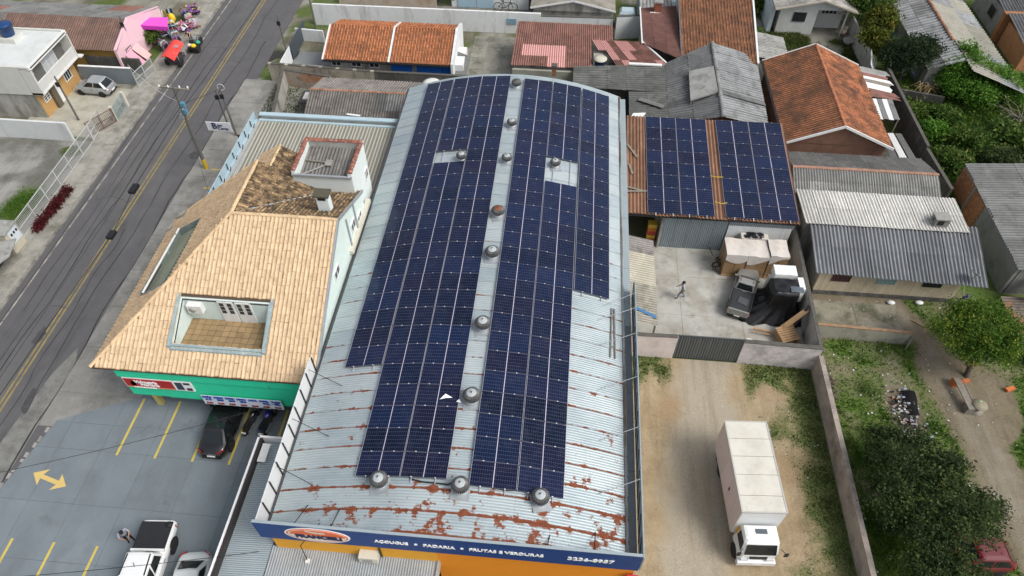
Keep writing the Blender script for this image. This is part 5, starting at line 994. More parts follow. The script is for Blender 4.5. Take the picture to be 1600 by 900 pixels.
for i in range(3): b = MB(); b.slab([(25.4 + .7 * i, 45.6, 1.2), (25.9 + .7 * i, 45.4, 1.3), (25.6 + .6 * i, 48.5, 1.5), (25.2 + .6 * i, 48.6, 1.4)], .03); part('scrap_sheet', b, (m_fdark, m_white, m_fgrey)[i], ln)
# ------------------------------------------------------------------ shed with two solar arrays
sh = thing('solar_shed', 'storage shed with rust brown ribbed roof carrying two small solar arrays', 'shed', (10.4, 40, 0))
m_rustsh = surf('rust_ribbed_sheet', (.25, .135, .085), .9, .15, 2, dirts=[((.12, .07, .05), .48, .7, 1.2, .6), ((.42, .28, .2), .54, .72, .9, .5, (1, .4, 1))], rnd=.14)
SY0, SY1, SZ0, SZ1 = 35.15, 45.05, 3.4, 4.25
corr_roof(sh, (4.55, SY0, SZ0), (16.05, SY0, SZ0), (16.25, SY1, SZ1), (4.65, SY1, SZ1), m_rustsh, .24, .045, 11, 3)
m_bluesheet = surf('blue_grey_ribbed', (.27, .32, .345), .6, .06, 1.2, dirts=[((.16, .19, .2), .5, .75, .7, .5, (1, 1, .3)), ((.4, .44, .45), .55, .8, .8, .4, (1, 1, .3))])
for i in range(5):
    x0 = 7.25 + .86 * i; mb = corr_sheet((x0, 35.62, .05), (x0 + .84, 35.62, .05), (x0 + .84, 35.5, 3.3), (x0, 35.5, 3.3), .14, .018, 6); part('cladding_sheet', mb, m_bluesheet, sh)
wall_box(sh, 11.6, 35.5, 15.8, 35.7, 0, 2.6, m_whitew); mb = corr_sheet((11.58, 35.52, 2.55), (15.9, 35.52, 2.55), (15.9, 35.42, 3.3), (11.58, 35.42, 3.3), .14, .018, 6); part('cladding_sheet', mb, m_bluesheet, sh)
wall_box(sh, 15.6, 35.8, 15.8, 44.8, 0, 3.3, m_oldwall); wall_box(sh, 4.8, 44.6, 15.8, 44.8, 0, 3.9, m_oldwall); wall_box(sh, 7.1, 35.5, 7.22, 39, 0, 3.3, m_oldwall); b = MB(); b.box(4.5, 35.2, 3.2, 16.0, 35.3, 3.36); part('eave_beam', b, m_black, sh)
ct = thing('stacked_crates', 'coloured drink crates stacked in the dark opening of the solar shed', 'crates', (6.7, 36.3, 0))
for k in range(5): b = MB(); b.box(6.35, 36.0, .05 + .34 * k, 6.95, 36.5, .36 + .34 * k); part('crate', b, flat(('crate_red', 'crate_yellow', 'crate_red', 'crate_orange', 'crate_yellow')[k], ((.35, .03, .02), (.45, .3, .03), (.35, .03, .02), (.45, .13, .02), (.45, .3, .03))[k]), ct)
sl = math.atan2(SZ1 - SZ0, SY1 - SY0)
def flat_array(label, xa, xb, ncol, rows):
    w_ = (xb - xa) / ncol; me = module_mesh(w_ - .03, MD - .012); root = thing('solar_array', label, 'solar panels', (xa, SY0 + .12, SZ0 + .1)); st_ = (SY1 - SY0 - .25) / rows / math.cos(sl)
    for c in range(ncol):
        for r_ in range(rows): d = st_ * (r_ + .5); link('solar_panel', me, root, (w_ * (c + .5) + .02 * r_ * .3, d * math.cos(sl), d * math.sin(sl) + random.gauss(0, .004)), (sl + random.gauss(0, .004), random.gauss(0, .004), 0))
    for c in range(ncol):
        for u in (.24, .76): x = xa + w_ * (c + u); b = MB(); b.beam((x, SY0 - .02, SZ0 + .07), (x, SY1 - .05, SZ1 + .07), .04, .05); part('rail', b, m_clip, root)
xa, xb = P(1018, 300, 3.85).x, P(1118, 300, 3.85).x; xa = P(1021, 335, 3.5).x
flat_array('smaller solar array on the left half of the rust brown shed roof', 5.98, 10.45, 2, 8); flat_array('smaller solar array on the right half of the rust brown shed roof', 11.15, 15.95, 2, 8)
for py_, sg in ((278, .1), (318, .3)):
    a = P(1117, py_, 3.95); wire('yellow_cable', 'yellow cable bridging the rust strip between the shed arrays, %s' % ('upper one' if py_ < 300 else 'lower sagging one'), [(10.4, a.y + .05, a.z + .12), (10.8, a.y - sg * .3, a.z + .1), (11.2, a.y, a.z + .12)], .03, flat('yellow_cable', (.6, .42, .03)), 0, n=4)
for i, (x, y, a, L) in enumerate(((5.0, 41.2, 1.1, 1.5), (5.2, 37.4, .25, 1.3), (5.3, 37.2, -.15, 1.4), (4.9, 39.3, 1.35, 1.0))):
    z = SZ0 + (y - SY0) * .086 + .1; d = Vector((math.cos(a), -math.sin(a), -.05)) * L / 2; solo('loose_plank', MB().beam(Vector((x, y, z)) - d, Vector((x, y, z)) + d, .14, .05), m_oldwood, ('grey plank leaning at the back left of the rust brown shed roof', 'weathered plank crossing another at the left edge of the rust roof', 'lower of the two crossed planks on the rust roof edge', 'short plank lying midway along the left edge of the rust roof')[i], 'plank')
# lean-to by the warehouse flank in the gated yard
le = thing('yard_lean_to', 'narrow cream and grey corrugated lean-to along the warehouse wall in the gated yard', 'lean-to', (5.6, 30, 0))
m_crs = fibro('cream_sheet', (.52, .49, .40), ((.3, .27, .2), .52, .75, 1.0, .5)); m_dirty = fibro('dirty_cream_sheet', (.33, .31, .26))
for i, (y0, y1, mt) in enumerate(((32.6, 34.0, fibro('grey_pink_sheet', (.31, .29, .28))), (29.9, 32.65, m_crs), (26.7, 29.95, m_dirty))): mb = corr_sheet((6.5, y0, 2.2), (6.5, y1, 2.2), (4.4, y1, 2.65), (4.4, y0, 2.65), .19, .03, 6); part('roof_sheet', mb, mt, le)
b = MB(); b.slab([(4.9, 27.7, 2.62), (6.4, 27.2, 2.29), (6.4, 27.45, 2.29), (4.9, 27.95, 2.62)], .02); part('blue_tarp_strip', b, flat('tarp_blue', (.06, .16, .32), .5), le)
for y in (26.9, 30, 33.6): b = MB(); b.beam((6.35, y, .03), (6.35, y, 2.15), .1); part('post', b, m_oldwood, le)
wall_box(le, 4.45, 26.8, 4.55, 33.9, .03, 2.4, m_blockdk)
# gate wall
m_pinkpl = surf('pinkish_plaster', (.68, .60, .57), .92, .1, 2, dirts=[((.3, .28, .27), .5, .72, .8, .5), ((.66, .6, .57), .56, .74, 2.2, .5)], bump=.015, bs=6)
m_pinkdk = surf('weathered_plaster', (.60, .56, .55), .92, .14, 2.5, dirts=[((.2, .21, .22), .46, .66, .75, .75), ((.6, .55, .53), .56, .74, 2.2, .5)], bump=.02, bs=6)
yard_wall('yard_front_wall', 'pinkish rendered wall left of the dark yard gate', (4.55, 26.05), (7.65, 26.1), 2.1, m_pinkpl, .2, coping=m_coping, nseg=1)
yard_wall('yard_front_wall', 'blotchy grey pink rendered wall right of the dark yard gate', (11.6, 26.1), (16.15, 26.0), 2.1, m_pinkdk, .22, coping=m_coping, nseg=1)
g = thing('yard_gate', 'wide dark grey ribbed metal sliding gate of the concrete yard', 'gate', (9.6, 26.1, 0)); m_gate = surf('gate_metal', (.13, .145, .15), .55, .1, 2, metal=.3, dirts=[((.16, .175, .18), .5, .75, .7, .4, (1, 1, .3))])
for i in range(6): x0 = 7.7 + .645 * i; mb = corr_sheet((x0, 26.06, .06), (x0 + .64, 26.06, .06), (x0 + .64, 26.06, 2.2), (x0, 26.06, 2.2), .16, .02, 6); part('gate_panel', mb, m_gate, g)
b = MB(); b.box(7.68, 26.1, 2.12, 11.6, 26.18, 2.22); part('rail', b, m_gate, g); b = MB(); b.box(7.68, 26.1, .06, 11.6, 26.18, .16); part('rail', b, m_gate, g)
yard_wall('yard_side_wall', 'grey plaster wall along the right side of the gated yard', (16.05, 26.2), (16.35, 37.2), (2.15, 1.9), m_oldwall, .18, coping=m_coping, nseg=4)
yard_wall('boundary_wall', 'long grey brown wall with dark coping between the dirt yard and the garden', (16.2, 25.85), (16.2, 4), 1.5, surf('boundary_plaster', (.40, .35, .30), .92, .15, 2, dirts=[((.13, .11, .1), .47, .69, .8, .7)]), .22, coping=surf('boundary_coping', (.36, .31, .27), .92, .15, 2, dirts=[((.10, .09, .08), .46, .66, .7, .8)]), nseg=6)
# three roofs in a row: ridge shed, white sheet roof, grey corrugated roof with timber front
ls = gable_house('ridge_shed', 'long shed with two toned grey roof and terracotta ridge', 'shed', 16.35, 26.4, 38.8, 40.75, 43.7, 3.0, 3.75, 2.8, m_oldwall, lambda t, A, B_, C, D, k: corr_roof(t, A, B_, C, D, fibro('lichen_grey_sheet', (.26, .26, .245), ((.1, .105, .1), .5, .66, .9, .6)) if k == 0 else fibro('mottled_sheet', (.24, .235, .22)), .19, .034, 9, 2, mats2=[m_fpale, m_fgrey], prob=.2), caps_mat=surf('orange_ridge', (.33, .19, .135), .9, .12, 3, rnd=.12), cap_r=.13)
wr = thing('white_roof_shed', 'shed with off white corrugated roof behind the grey one and small roof vent box', 'shed', (22, 37, 0)); m_wfib = fibro('off_white_sheet', (.62, .61, .57), ((.32, .31, .29), .52, .74, .9, .5, (1, .3, 1)))
corr_roof(wr, (16.6, 35.7, 3.05), (27.3, 35.7, 3.05), (26.95, 38.6, 3.5), (16.3, 38.6, 3.5), m_wfib, .22, .04, 9, 2); wall_box(wr, 16.9, 36.2, 26.8, 38.4, 0, 2.9, m_oldwall)
q = P(1467, 348, 3.2); vb = thing('roof_vent_box', 'small dark grey vent box sitting on the off white roof', 'vent box', (q.x, q.y, 3.2)); b = MB(); b.box(q.x - .45, q.y - .35, 3.15, q.x + .45, q.y + .35, 3.75); part('box', b, surf('vent_zinc', (.2, .2, .185), .7, .15, 4), vb); b = MB(); b.box(q.x - .5, q.y - .4, 3.75, q.x + .5, q.y + .4, 3.82); part('lid', b, surf('vent_lid', (.28, .28, .26), .7, .15, 4), vb); b = MB(); b.box(q.x - .3, q.y - .37, 3.3, q.x + .1, q.y - .352, 3.65); part('louvre', b, m_dark, vb); b = MB(); b.tube([(q.x - .45, q.y, 3.55), (q.x - .85, q.y, 3.5)], .09, 8); part('pipe', b, m_fdark, vb)
gc = thing('timber_front_house', 'house with wide grey corrugated roof and cream board front with three windows', 'house', (22, 33, 0)); m_gcorr = fibro('grey_corrugated', (.215, .225, .235), ((.10, .105, .108), .5, .7, .8, .5, (1, .3, 1)))
corr_roof(gc, (16.75, 31.75, 2.4), (27.35, 31.45, 2.4), (28.0, 36.35, 3.0), (16.95, 36.45, 3.0), m_gcorr, .235, .05, 9, 2, per=8)
m_cream2 = surf('cream_board', (.55, .47, .34), .85, .06, 2, dirts=[((.14, .14, .09), .5, .75, .8, .6, (1, 1, .35))], rnd=.06)
wall_box(gc, 17.4, 32.5, 26.2, 36.2, 0, 2.35, m_oldwall); wall_box(gc, 17.25, 32.15, 26.25, 32.3, 0, .35, m_blockdk, 'plinth')
nb_ = 44
for i in range(nb_): x0 = 17.25 + 9.0 * i / nb_; b = MB(); b.box(x0 + .006, 32.2 + random.uniform(-.008, .008), .33, x0 + 9.0 / nb_ - .006, 32.4, 2.42); part('board', b, m_cream2, gc)
for px_, fr in ((1316, flat('maroon_frame', (.10, .02, .025))), (1386, flat('teal_frame', (.25, .38, .37))), (1456, m_black)): q = P(px_, 440, 1.65); window(gc, (q.x, 32.18, 1.75), (1, 0, 0), 1.15, .75, fr, m_pane if px_ != 1386 else flat('pale_pane', (.2, .3, .31), .2), (4, 3), out=(0, -1, 0))
dd = thing('satellite_dish', 'white satellite dish at the lower right corner of the grey corrugated roof', 'satellite dish', tuple(P(1517, 440, 2.5)), .6); part('mast', MB().tube([(0, 0, 0), (0, 0, .5)], .03, 6), m_steel, dd, False); o = part('reflector', MB().lathe([(.001, 0), (.2, .03), (.42, .12), (.42, .135), (.2, .05), (.001, .02)], 18), m_steel, dd, False); o.location = (.05, 0, .55); o.rotation_euler = (0, R(40), 0)
q = P(1500, 460, .5); solo('blue_cloth', MB().beam((26.6, 32.1, .3), (26.9, 31.9, 1.1), .3, .05), flat('blue_cloth', (.03, .06, .3)), 'blue cloth hanging at the dark corner under the grey corrugated roof', 'cloth')
# far right house with bare brick flank
fr = thing('brick_flank_house', 'house with bare orange brick and grey rendered flank under a grey roof', 'house', (33, 38, 0))
m_brk = surf('hollow_brick', (.42, .2, .095), .92, .15, 3, dirts=[((.2, .1, .06), .5, .7, 1.5, .5), ((.3, .28, .25), .58, .74, 1.2, .5)], rnd=.2, coord='obj'); m_rend = surf('rough_render', (.27, .27, .255), .92, .14, 1.5, dirts=[((.13, .13, .125), .5, .72, .7, .6), ((.36, .355, .33), .56, .74, 1.8, .4)], bump=.01)
Yb, Ym, Yf = 43.6, 39.2, 33.3; XF = 29.75
wall_box(fr, XF + .05, Ym, XF + .2, Yb, 0, 2.45, flat('mortar', (.3, .28, .25), .9)); wall_box(fr, XF, Yf, XF + .22, Ym - .02, 0, 2.45, m_rend)
bb = MB(); bb.box(-.09, -.165, 0, .0, .165, .17); bme = bb.mesh('brick', m_brk)
for j in range(12):
    n_ = int((Yb - Ym) / .35)
    for i in range(n_):
        y = Ym + .35 * (i + .5) + (.17 if j % 2 else 0)
        if y > Yb - .1: continue
        link('brick', bme, fr, Vector((XF + .06 + random.uniform(-.012, .012), y, .05 + .19 * j)) - fr.location)
b = MB(); b.box(XF - .06, Ym + 1.9, 0, XF + .02, Ym + 2.1, 2.42); part('concrete_post', b, m_rend, fr)
corr_roof(fr, (XF - .05, 43.8, 2.5), (XF - .05, 33.1, 2.5), (41, 33.2, 3.1), (41, 44, 3.1), m_fgrey, .24, .045, 11, 3, mats2=[m_fpale, m_fdark], prob=.12)
b = MB(); b.slab([(34.6, 41.2, 2.85), (37.4, 41.0, 3.0), (37.4, 42.1, 3.0), (34.4, 42.2, 2.85)], .04); part('pale_sheet', b, m_wfib, fr); wall_box(fr, XF + .3, Yf, 40, Yf + .2, 0, 2.4, m_rend); wall_box(fr, XF + .3, 43.4, 40, 43.6, 0, 2.4, m_rend); wall_box(fr, 39.8, Yf + .2, 40, 43.4, 0, 2.9, m_rend)
b = MB(); b.beam((25.9, 29.5, .1), (28.5, 37.5, 2.0), .05); 
solo('leaning_pole', b, m_oldwood, 'long thin pole leaning against the grey rendered flank beside the corrugated roof', 'pole')
wt3 = thing('water_tank', 'bright blue water tank at the right edge beside the brick flank house', 'water tank', (31.3, 33.6 - 1.4, 1.0)); part('body', MB().lathe([(.55, 0), (.75, 1.0), (.8, 1.02), (.8, 1.08)], 20), flat('tank_sky', (.02, .17, .5), .4), wt3, False); part('lid', MB().lathe([(.84, 1.07), (.84, 1.13), (.4, 1.25), (.001, 1.27)], 20), flat('tank_sky_lid', (.12, .38, .6), .4), wt3, False)
rs = thing('rubble_shed', 'low shed with rust stained sheets at the right edge below the brick flank house', 'shed', (31, 30, 0)); corr_roof(rs, (29.0, 32.2, .9), (29.0, 27.0, .7), (33.5, 27.0, 1.0), (33.5, 32.2, 1.0), surf('rust_stained_sheet', (.2, .16, .13), .9, .2, 2, dirts=[((.36, .15, .06), .48, .62, .7, .8), ((.06, .06, .06), .54, .7, 1.2, .8)]), .22, .042, 4, 2); wall_box(rs, 29.3, 27.3, 33, 31.9, 0, .7, m_blockdk)
# garden low wall
yard_wall('garden_wall', 'low stained wall with orange coping closing the shed yard from the garden', (16.6, 28.6), (22.4, 28.4), 1.15, surf('garden_plaster', (.34, .33, .27), .92, .12, 2, dirts=[((.09, .085, .06), .48, .7, .8, .7)]), .16, coping=surf('rusty_coping', (.3, .19, .11), .9, .2, 3, dirts=[((.08, .07, .06), .5, .68, 1.2, .8)]), nseg=3)
yard_wall('mossy_lane_wall', 'dark mouldy wall running beside the overgrown plot behind the tile house', (27.75, 57.0), (28.0, 46.2), 2.1, m_blockdk, .2, coping=m_coping, nseg=4)
yard_wall('mossy_lane_wall', 'dark wall stretch descending from the overgrown plot to the brick flank', (28.0, 46.1), (28.4, 41.5), 1.9, m_blockdk, .2, coping=m_coping, nseg=2)
yard_wall('plot_back_wall', 'low dark wall across the top of the overgrown plot', (28.2, 55.6), (32.2, 54.6), 1.1, m_blockdk, .18)
# white house at the top right with porch
wo = thing('porch_house', 'small white house with pale gable roof and recessed porch at the top', 'house', (23, 69, 0)); zE2, zP = 2.75, 3.75; xw0, xw1, xr, yf2 = 19.2, 26.9, 23.5, 65.3
m_pfib = fibro('beige_sheet', (.4, .38, .345)); corr_roof(wo, (xw0, 76, zE2), (xw0, yf2, zE2), (xr, yf2, zP), (xr, 76, zP), m_pfib, .3, .02, 8, 3); corr_roof(wo, (xw1, yf2, zE2 - .1), (xw1, 76, zE2 - .1), (xr, 76, zP), (xr, yf2, zP), m_pfib, .3, .02, 8, 3)
m_whs = surf('porch_white', (.62, .64, .62), .88, .06, 2, dirts=[((.36, .28, .2), .48, .75, .7, .5, (1, 1, .35))]); wall_box(wo, 19.9, 66.0, 23.4, 75, 0, 2.6, m_whs); wall_box(wo, 23.4, 67.4, 26.3, 75, 0, 2.5, m_whs)
b = MB(); b.add([(19.9, 65.95, 2.55), (26.3, 65.95, 2.5), (26.3, 65.95, 2.68), (xr, 65.95, 3.6), (19.9, 65.95, 2.75), (19.9, 66.1, 2.55), (26.3, 66.1, 2.5), (26.3, 66.1, 2.68), (xr, 66.1, 3.6), (19.9, 66.1, 2.75)], [(0, 1, 2, 3, 4), (9, 8, 7, 6, 5), (0, 5, 6, 1), (1, 6, 7, 2), (2, 7, 8, 3), (3, 8, 9, 4), (4, 9, 5, 0)]); part('gable', b, m_whs, wo)
for x0, x1, z0_, z1_ in ((xw0, xr, zE2, zP), (xr, xw1, zP, zE2 - .1)): b = MB(); b.beam((x0, yf2 - .03, z0_), (x1, yf2 - .03, z1_), .06, .14); part('fascia', b, flat('beige_fascia', (.5, .44, .36)), wo)
b = MB(); b.beam((26.1, 65.9, 0), (26.1, 65.9, 2.55), .12); part('porch_post', b, m_wframe, wo); window(wo, (21.8, 65.98, 1.75), (1, 0, 0), 1.2, .9, m_pane, m_pane, (3, 1), out=(0, -1, 0)); window(wo, (24.9, 67.38, 1.75), (1, 0, 0), 1.5, .6, m_wframe, m_pane, (4, 1), out=(0, -1, 0)); wall_box(wo, 19.1, 66.2, 19.5, 76, 0, 2.6, surf('light_wall', (.5, .56, .6), .85, .06, 1), 'side_wall')
q = P(1248, 46, 0); solo('blue_barrel', MB().lathe([(.28, 0), (.34, .2), (.34, .6), (.28, .8), (.001, .8)], 16, tuple(P(1248, 49, 0))), flat('barrel_blue', (.02, .03, .25), .4), 'dark blue barrel against the white porch house wall', 'barrel')
solo('yellow_tub', MB().lathe([(.3, 0), (.36, .4), (.32, .42), (.001, .2)], 14, tuple(P(1230, 46, 0))), flat('dirty_yellow', (.3, .25, .05)), 'dirty yellow tub at the corner of the white porch house', 'tub')
yard_wall('porch_side_wall', 'grey wall with brick patch along the right of the porch house yard', (26.9, 66.3), (27.0, 58.0), 1.9, m_oldwall, .16, nseg=3); wall = MB(); wall.slab([(26.2, 57.2, 2.3), (27.6, 56.8, .4), (27.7, 58.6, .5), (26.8, 59.6, 2.4)], .06); solo('leaning_board', wall, m_white, 'large white board leaning beyond the scrap lean-to', 'board')
dcl = thing('junk_pile', 'brown junk pile with a pale basin beside the porch house wall', 'junk', tuple(P(1325, 62, 0)));
q = P(1325, 60, 0)
for i in range(9): x, y = q.x + random.uniform(-.7, .7), q.y + random.uniform(-.5, .5); b = MB(); b.beam((x, y, .1 + .07 * i), (x + random.uniform(-.8, .8), y + random.uniform(-.4, .4), .2 + .07 * i), .12, .08); part('scrap_wood', b, (m_oldwood, surf('rust_brown_wood', (.2, .1, .06), .9, .2, 4))[i % 2], dcl)
q = P(1323, 71, 0); part('basin', MB().lathe([(.4, .3), (.55, .6), (.5, .6), (.001, .4)], 14, (q.x, q.y, 0)), m_fpale, dcl)
# big weathered roof at the top right
br = thing('long_roof_house', 'long house with weathered grey roof and broken terracotta ridge at the top right', 'house', (34, 70, 0)); m_br1 = fibro('silver_grey_sheet', (.30, .31, .315)); m_br2 = fibro('lichen_sheet', (.30, .29, .245), ((.13, .13, .11), .52, .72, .7, .5))
corr_roof(br, (30.3, 82, 2.4), (30.8, 56.5, 2.4), (33.6, 56.8, 3.3), (33.5, 82, 3.3), m_br1, .42, .055, 12, 2, mats2=[m_fgrey, m_br2, m_fdark], prob=.35); corr_roof(br, (38.0, 53.6, 2.3), (37.8, 82, 2.3), (33.5, 82, 3.3), (33.7, 55.2, 3.3), m_br2, .42, .055, 12, 2, mats2=[m_br1, m_fgrey], prob=.3)
caps(br, (33.55, 60, 3.32), (33.5, 78, 3.32), m_terra, .5, .14); wall_box(br, 31.2, 57.2, 37.4, 81, 0, 2.25, m_oldwall)
cb = thing('corner_block_house', 'unplastered house with slate grey roofs cut off by the top right corner', 'house', (44, 68, 0)); m_slate = fibro('slate_sheet', (.14, .145, .15)); corr_roof(cb, (40.7, 66.8, 2.6), (49, 66.8, 2.6), (49, 73, 3.4), (40.7, 73, 3.4), m_slate, .3, .045, 5, 2); corr_roof(cb, (40.5, 60.9, 2.4), (49, 60.9, 2.4), (49, 66.0, 3.0), (40.5, 66.0, 3.0), m_slate, .3, .045, 5, 2)
wall_box(cb, 40.9, 61.2, 48.7, 65.8, 0, 2.3, m_brk); wall_box(cb, 40.9, 67.0, 48.7, 73, 0, 2.5, m_rend); wall_box(cb, 40.4, 66.05, 49, 66.6, 0, 2.9, m_brk, 'brick_strip'); window(cb, (40.89, 69.2, 1.5), (0, 1, 0), 1.4, 1.1, m_oldwood, m_dark, (1, 1), out=(-1, 0, 0))
# ------------------------------------------------------------------ across the road: two storey house, pink shop
h2 = thing('two_storey_house', 'white two storey house with flat roof, balcony and orange ground floor', 'house', (-48, 49, 0)); m_pale = surf('pale_render', (.58, .58, .54), .88, .06, 1.5, dirts=[((.3, .29, .25), .5, .78, .6, .5, (1, 1, .3))]); m_rtop = surf('white_roof_screed', (.58, .61, .6), .85, .06, .9, dirts=[((.42, .43, .41), .5, .7, .6, .5)])
X0, X1, Y0, Y1, Z1 = -62, -42.75, 46.15, 52.0, 4.9
wall_box(h2, X0, Y0, -43.75, Y1, 2.4, Z1 - .1, m_pale); wall_box(h2, X0, Y0 + .1, -43.65, Y1, 0, 2.38, m_oldwall); wall_box(h2, X0, Y0 + .2, X1, Y1 - .2, Z1 - .12, Z1 - .02, m_rtop, 'roof')
wall_box(h2, X0, Y0, X1 - .2, Y0 + .2, Z1 - .1, Z1 + .06, m_pale, 'roof_rim'); wall_box(h2, X0, Y1 - .2, X1 - .2, Y1, Z1 - .1, Z1 + .12, m_pale, 'roof_rim'); wall_box(h2, X1 - .2, Y0, X1, Y1, Z1 - .25, Z1 + .08, m_wframe, 'roof_rim')
wall_box(h2, -43.75, Y0 + .22, -43.7, Y1 - .2, 2.62, Z1 - .3, surf('slate_render', (.16, .16, .15), .8, .06, 2), 'facade'); wall_box(h2, -43.7, Y0, X1, Y0 + .15, 2.4, Z1 - .2, m_pale); wall_box(h2, -43.7, Y1 - .15, X1, Y1, 2.4, Z1 - .2, m_pale)
wall_box(h2, -43.7, Y0, X1 - .02, Y1, 2.42, 2.6, m_wframe, 'balcony_slab')
for k in range(40): y = Y0 + .2 + (Y1 - Y0 - .4) * k / 39; b = MB(); b.box(X1 - .1, y - .045, 2.6, X1 - .06, y + .045, 3.42); part('balcony_slat', b, m_wframe, h2)
b = MB(); b.box(X1 - .12, Y0 + .1, 3.42, X1 - .04, Y1 - .1, 3.5); part('balcony_rail', b, m_wframe, h2)
window(h2, (-43.69, 46.95, 3.9), (0, 1, 0), .8, .6, m_wframe, m_pane, (2, 1), out=(1, 0, 0)); window(h2, (-43.69, 49.6, 3.6), (0, 1, 0), 1.9, 1.7, m_wframe, flat('curtain_glass', (.5, .53, .55), .3), (3, 2), out=(1, 0, 0))
m_owall = surf('orange_panel', (.5, .3, .12), .8, .1, 2); wall_box(h2, -43.64, 46.3, -43.58, 51.9, .1, 2.38, m_owall, 'facade'); b = MB(); b.box(-43.57, 48.4, .1, -43.5, 49.2, 2.0); part('door', b, m_wframe, h2); window(h2, (-43.57, 50.6, 1.5), (0, 1, 0), 1.0, .9, m_wframe, m_pane, (3, 1), out=(1, 0, 0)); window(h2, (-43.57, 47.2, 1.5), (0, 1, 0), .8, .6, m_white, m_pane, (2, 3), out=(1, 0, 0))
wall_box(h2, -43.57, 47.7, -43.3, 48.3, .1, 2.0, flat('dark_doorway', (.12, .1, .07)), 'doorway')
tb = thing('roof_tank', 'blue water tank on a plinth at the left edge of the white flat roof', 'water tank', (-46.6, 50.3, 4.88)); part('body', MB().lathe([(.5, .4), (.65, 1.3), (.68, 1.3), (.6, 1.4), (.001, 1.5)], 18), flat('tank_navy', (.01, .05, .16), .4), tb, False); b = MB(); b.box(-.8, -.7, 0, .8, .7, .4); part('plinth', b, m_pale, tb, False)
yard_wall('yard_party_wall', 'blue grey wall on the far side of the concrete car yard', (-43.2, 51.9), (-38.4, 51.9), 1.6, surf('blue_grey_plaster', (.19, .215, .235), .88, .08, 1.5), .18, coping=m_wframe)
yard_wall('mossy_side_wall', 'mouldy wall between the car yard and the pink shop', (-43.5, 53.7), (-38.4, 53.6), 1.5, m_blockdk, .16)
yard_wall('white_lot_wall', 'long whitewashed wall between the gravel lot and the white house', (-60, 43.75), (-40.0, 43.6), 1.75, surf('lot_whitewash', (.6, .62, .62), .88, .06, 2, dirts=[((.2, .2, .18), .5, .75, .7, .7, (1, 1, .22))]), .2, nseg=6)
# fences and gates along the left pavement
m_gal = flat('galvanised_mesh', (.55, .56, .56), .5, .2)
def mesh_fence(name, label, p, q, h_, cat='fence', n=None, zb=.12, bays=4, mat=None, wires=None):
    p, q = Vector((p[0], p[1], zb)), Vector((q[0], q[1], zb)); L = (q - p).length; t = thing(name, label, cat, tuple((p + q) / 2)); mat = mat or m_gal; up = Vector((0, 0, h_))
    for i in range(bays + 1): a = p.lerp(q, i / bays); b = MB(); b.beam(a, a + up, .07); part('post', b, mat, t)
    for z in (.04, .5, .97): b = MB(); b.beam(p + up * z, q + up * z, .045); part('rail', b, mat, t)
    b = MB(); n = n or int(L / .13)
    for i in range(1, n): a = p.lerp(q, i / n); b.beam(a + up * .04, a + up * .97, .022)
    o = part('bars', b, mat, t); o['kind'] = 'stuff'; return t
mesh_fence('lot_fence', 'long white mesh fence between the gravel lot and the pavement', P(40, 372, 0), P(148, 222, 0), 1.5, bays=6)
mesh_fence('lot_gate', 'white barred gate at the upper end of the mesh fence', P(148, 220, 0), P(163, 195, 0), 1.4, 'gate', bays=1)
for nm, lb, a, c, hh in (('yard_gate_leaf', 'brown framed barred gate at the near side of the car yard', (143, 213), (183, 190), 1.3), ('yard_glass_gate', 'glass panel gate between two cream posts before the silver car', (185, 188), (200, 163), 1.3), ('grey_sliding_gate', 'grey barred gate beside the mouldy wall and the red cart', (217, 136), (243, 112), 1.4)):
    mesh_fence(nm, lb, P(*a, .1), P(*c, .1), hh, 'gate', bays=2, mat=flat('brown_gate', (.16, .09, .07), .7) if 'brown' in lb else (flat('glass_gate', (.25, .33, .34), .3) if 'glass' in lb else flat('grey_gate', (.42, .45, .45), .5)))
for k, a in enumerate(((183, 190), (200, 167))): q = P(*a, 0); solo('gate_post', MB().box(q.x - .13, q.y - .13, 0, q.x + .13, q.y + .13, 1.5), surf('cream_post', (.55, .53, .45), .85, .08, 3), ('cream gate post nearest the brown barred gate', 'cream gate post just behind the silver hatchback')[k], 'post')
mh = thing('meter_hut', 'cream and white gate hut with three dark meters at the end of the mesh fence', 'hut', tuple(P(25, 385, 0))); q = P(30, 385, 0); b = MB(); b.box(q.x - .6, q.y - .8, 0, q.x + .35, q.y + .5, 1.9); part('body', b, surf('hut_cream', (.5, .46, .36), .88, .1, 2), mh); b = MB(); b.box(q.x + .351, q.y - .5, .75, q.x + .4, q.y + .45, 1.88); part('panel', b, flat('hut_white', (.6, .66, .7)), mh)
for k in range(3): b = MB(); b.box(q.x + .401, q.y - .35 + .28 * k, 1.35, q.x + .42, q.y - .2 + .28 * k, 1.55); part('meter', b, m_black, mh)
b = MB(); b.box(q.x - .7, q.y - .9, 1.9, q.x + .5, q.y + .6, 2.0); part('roof', b, m_fpale, mh)
gr = thing('gate_canopy', 'grey sheet canopy over a dark gate at the left edge', 'canopy', tuple(P(10, 400, 0))); b = MB(); b.slab([tuple(P(-40, 440, 1.7)), tuple(P(14, 400, 1.7)), tuple(P(25, 372, 1.75)), tuple(P(-30, 385, 1.75))], .08); part('roof', b, m_fpale, gr); b = MB(); a, c = P(-12, 440, 0), P(23, 386, 0); b.beam(a + Vector((0, 0, .6)), c + Vector((0, 0, .6)), .08, 1.2); part('gate_leaf', b, flat('slate_gate2', (.05, .06, .065), .5), gr)
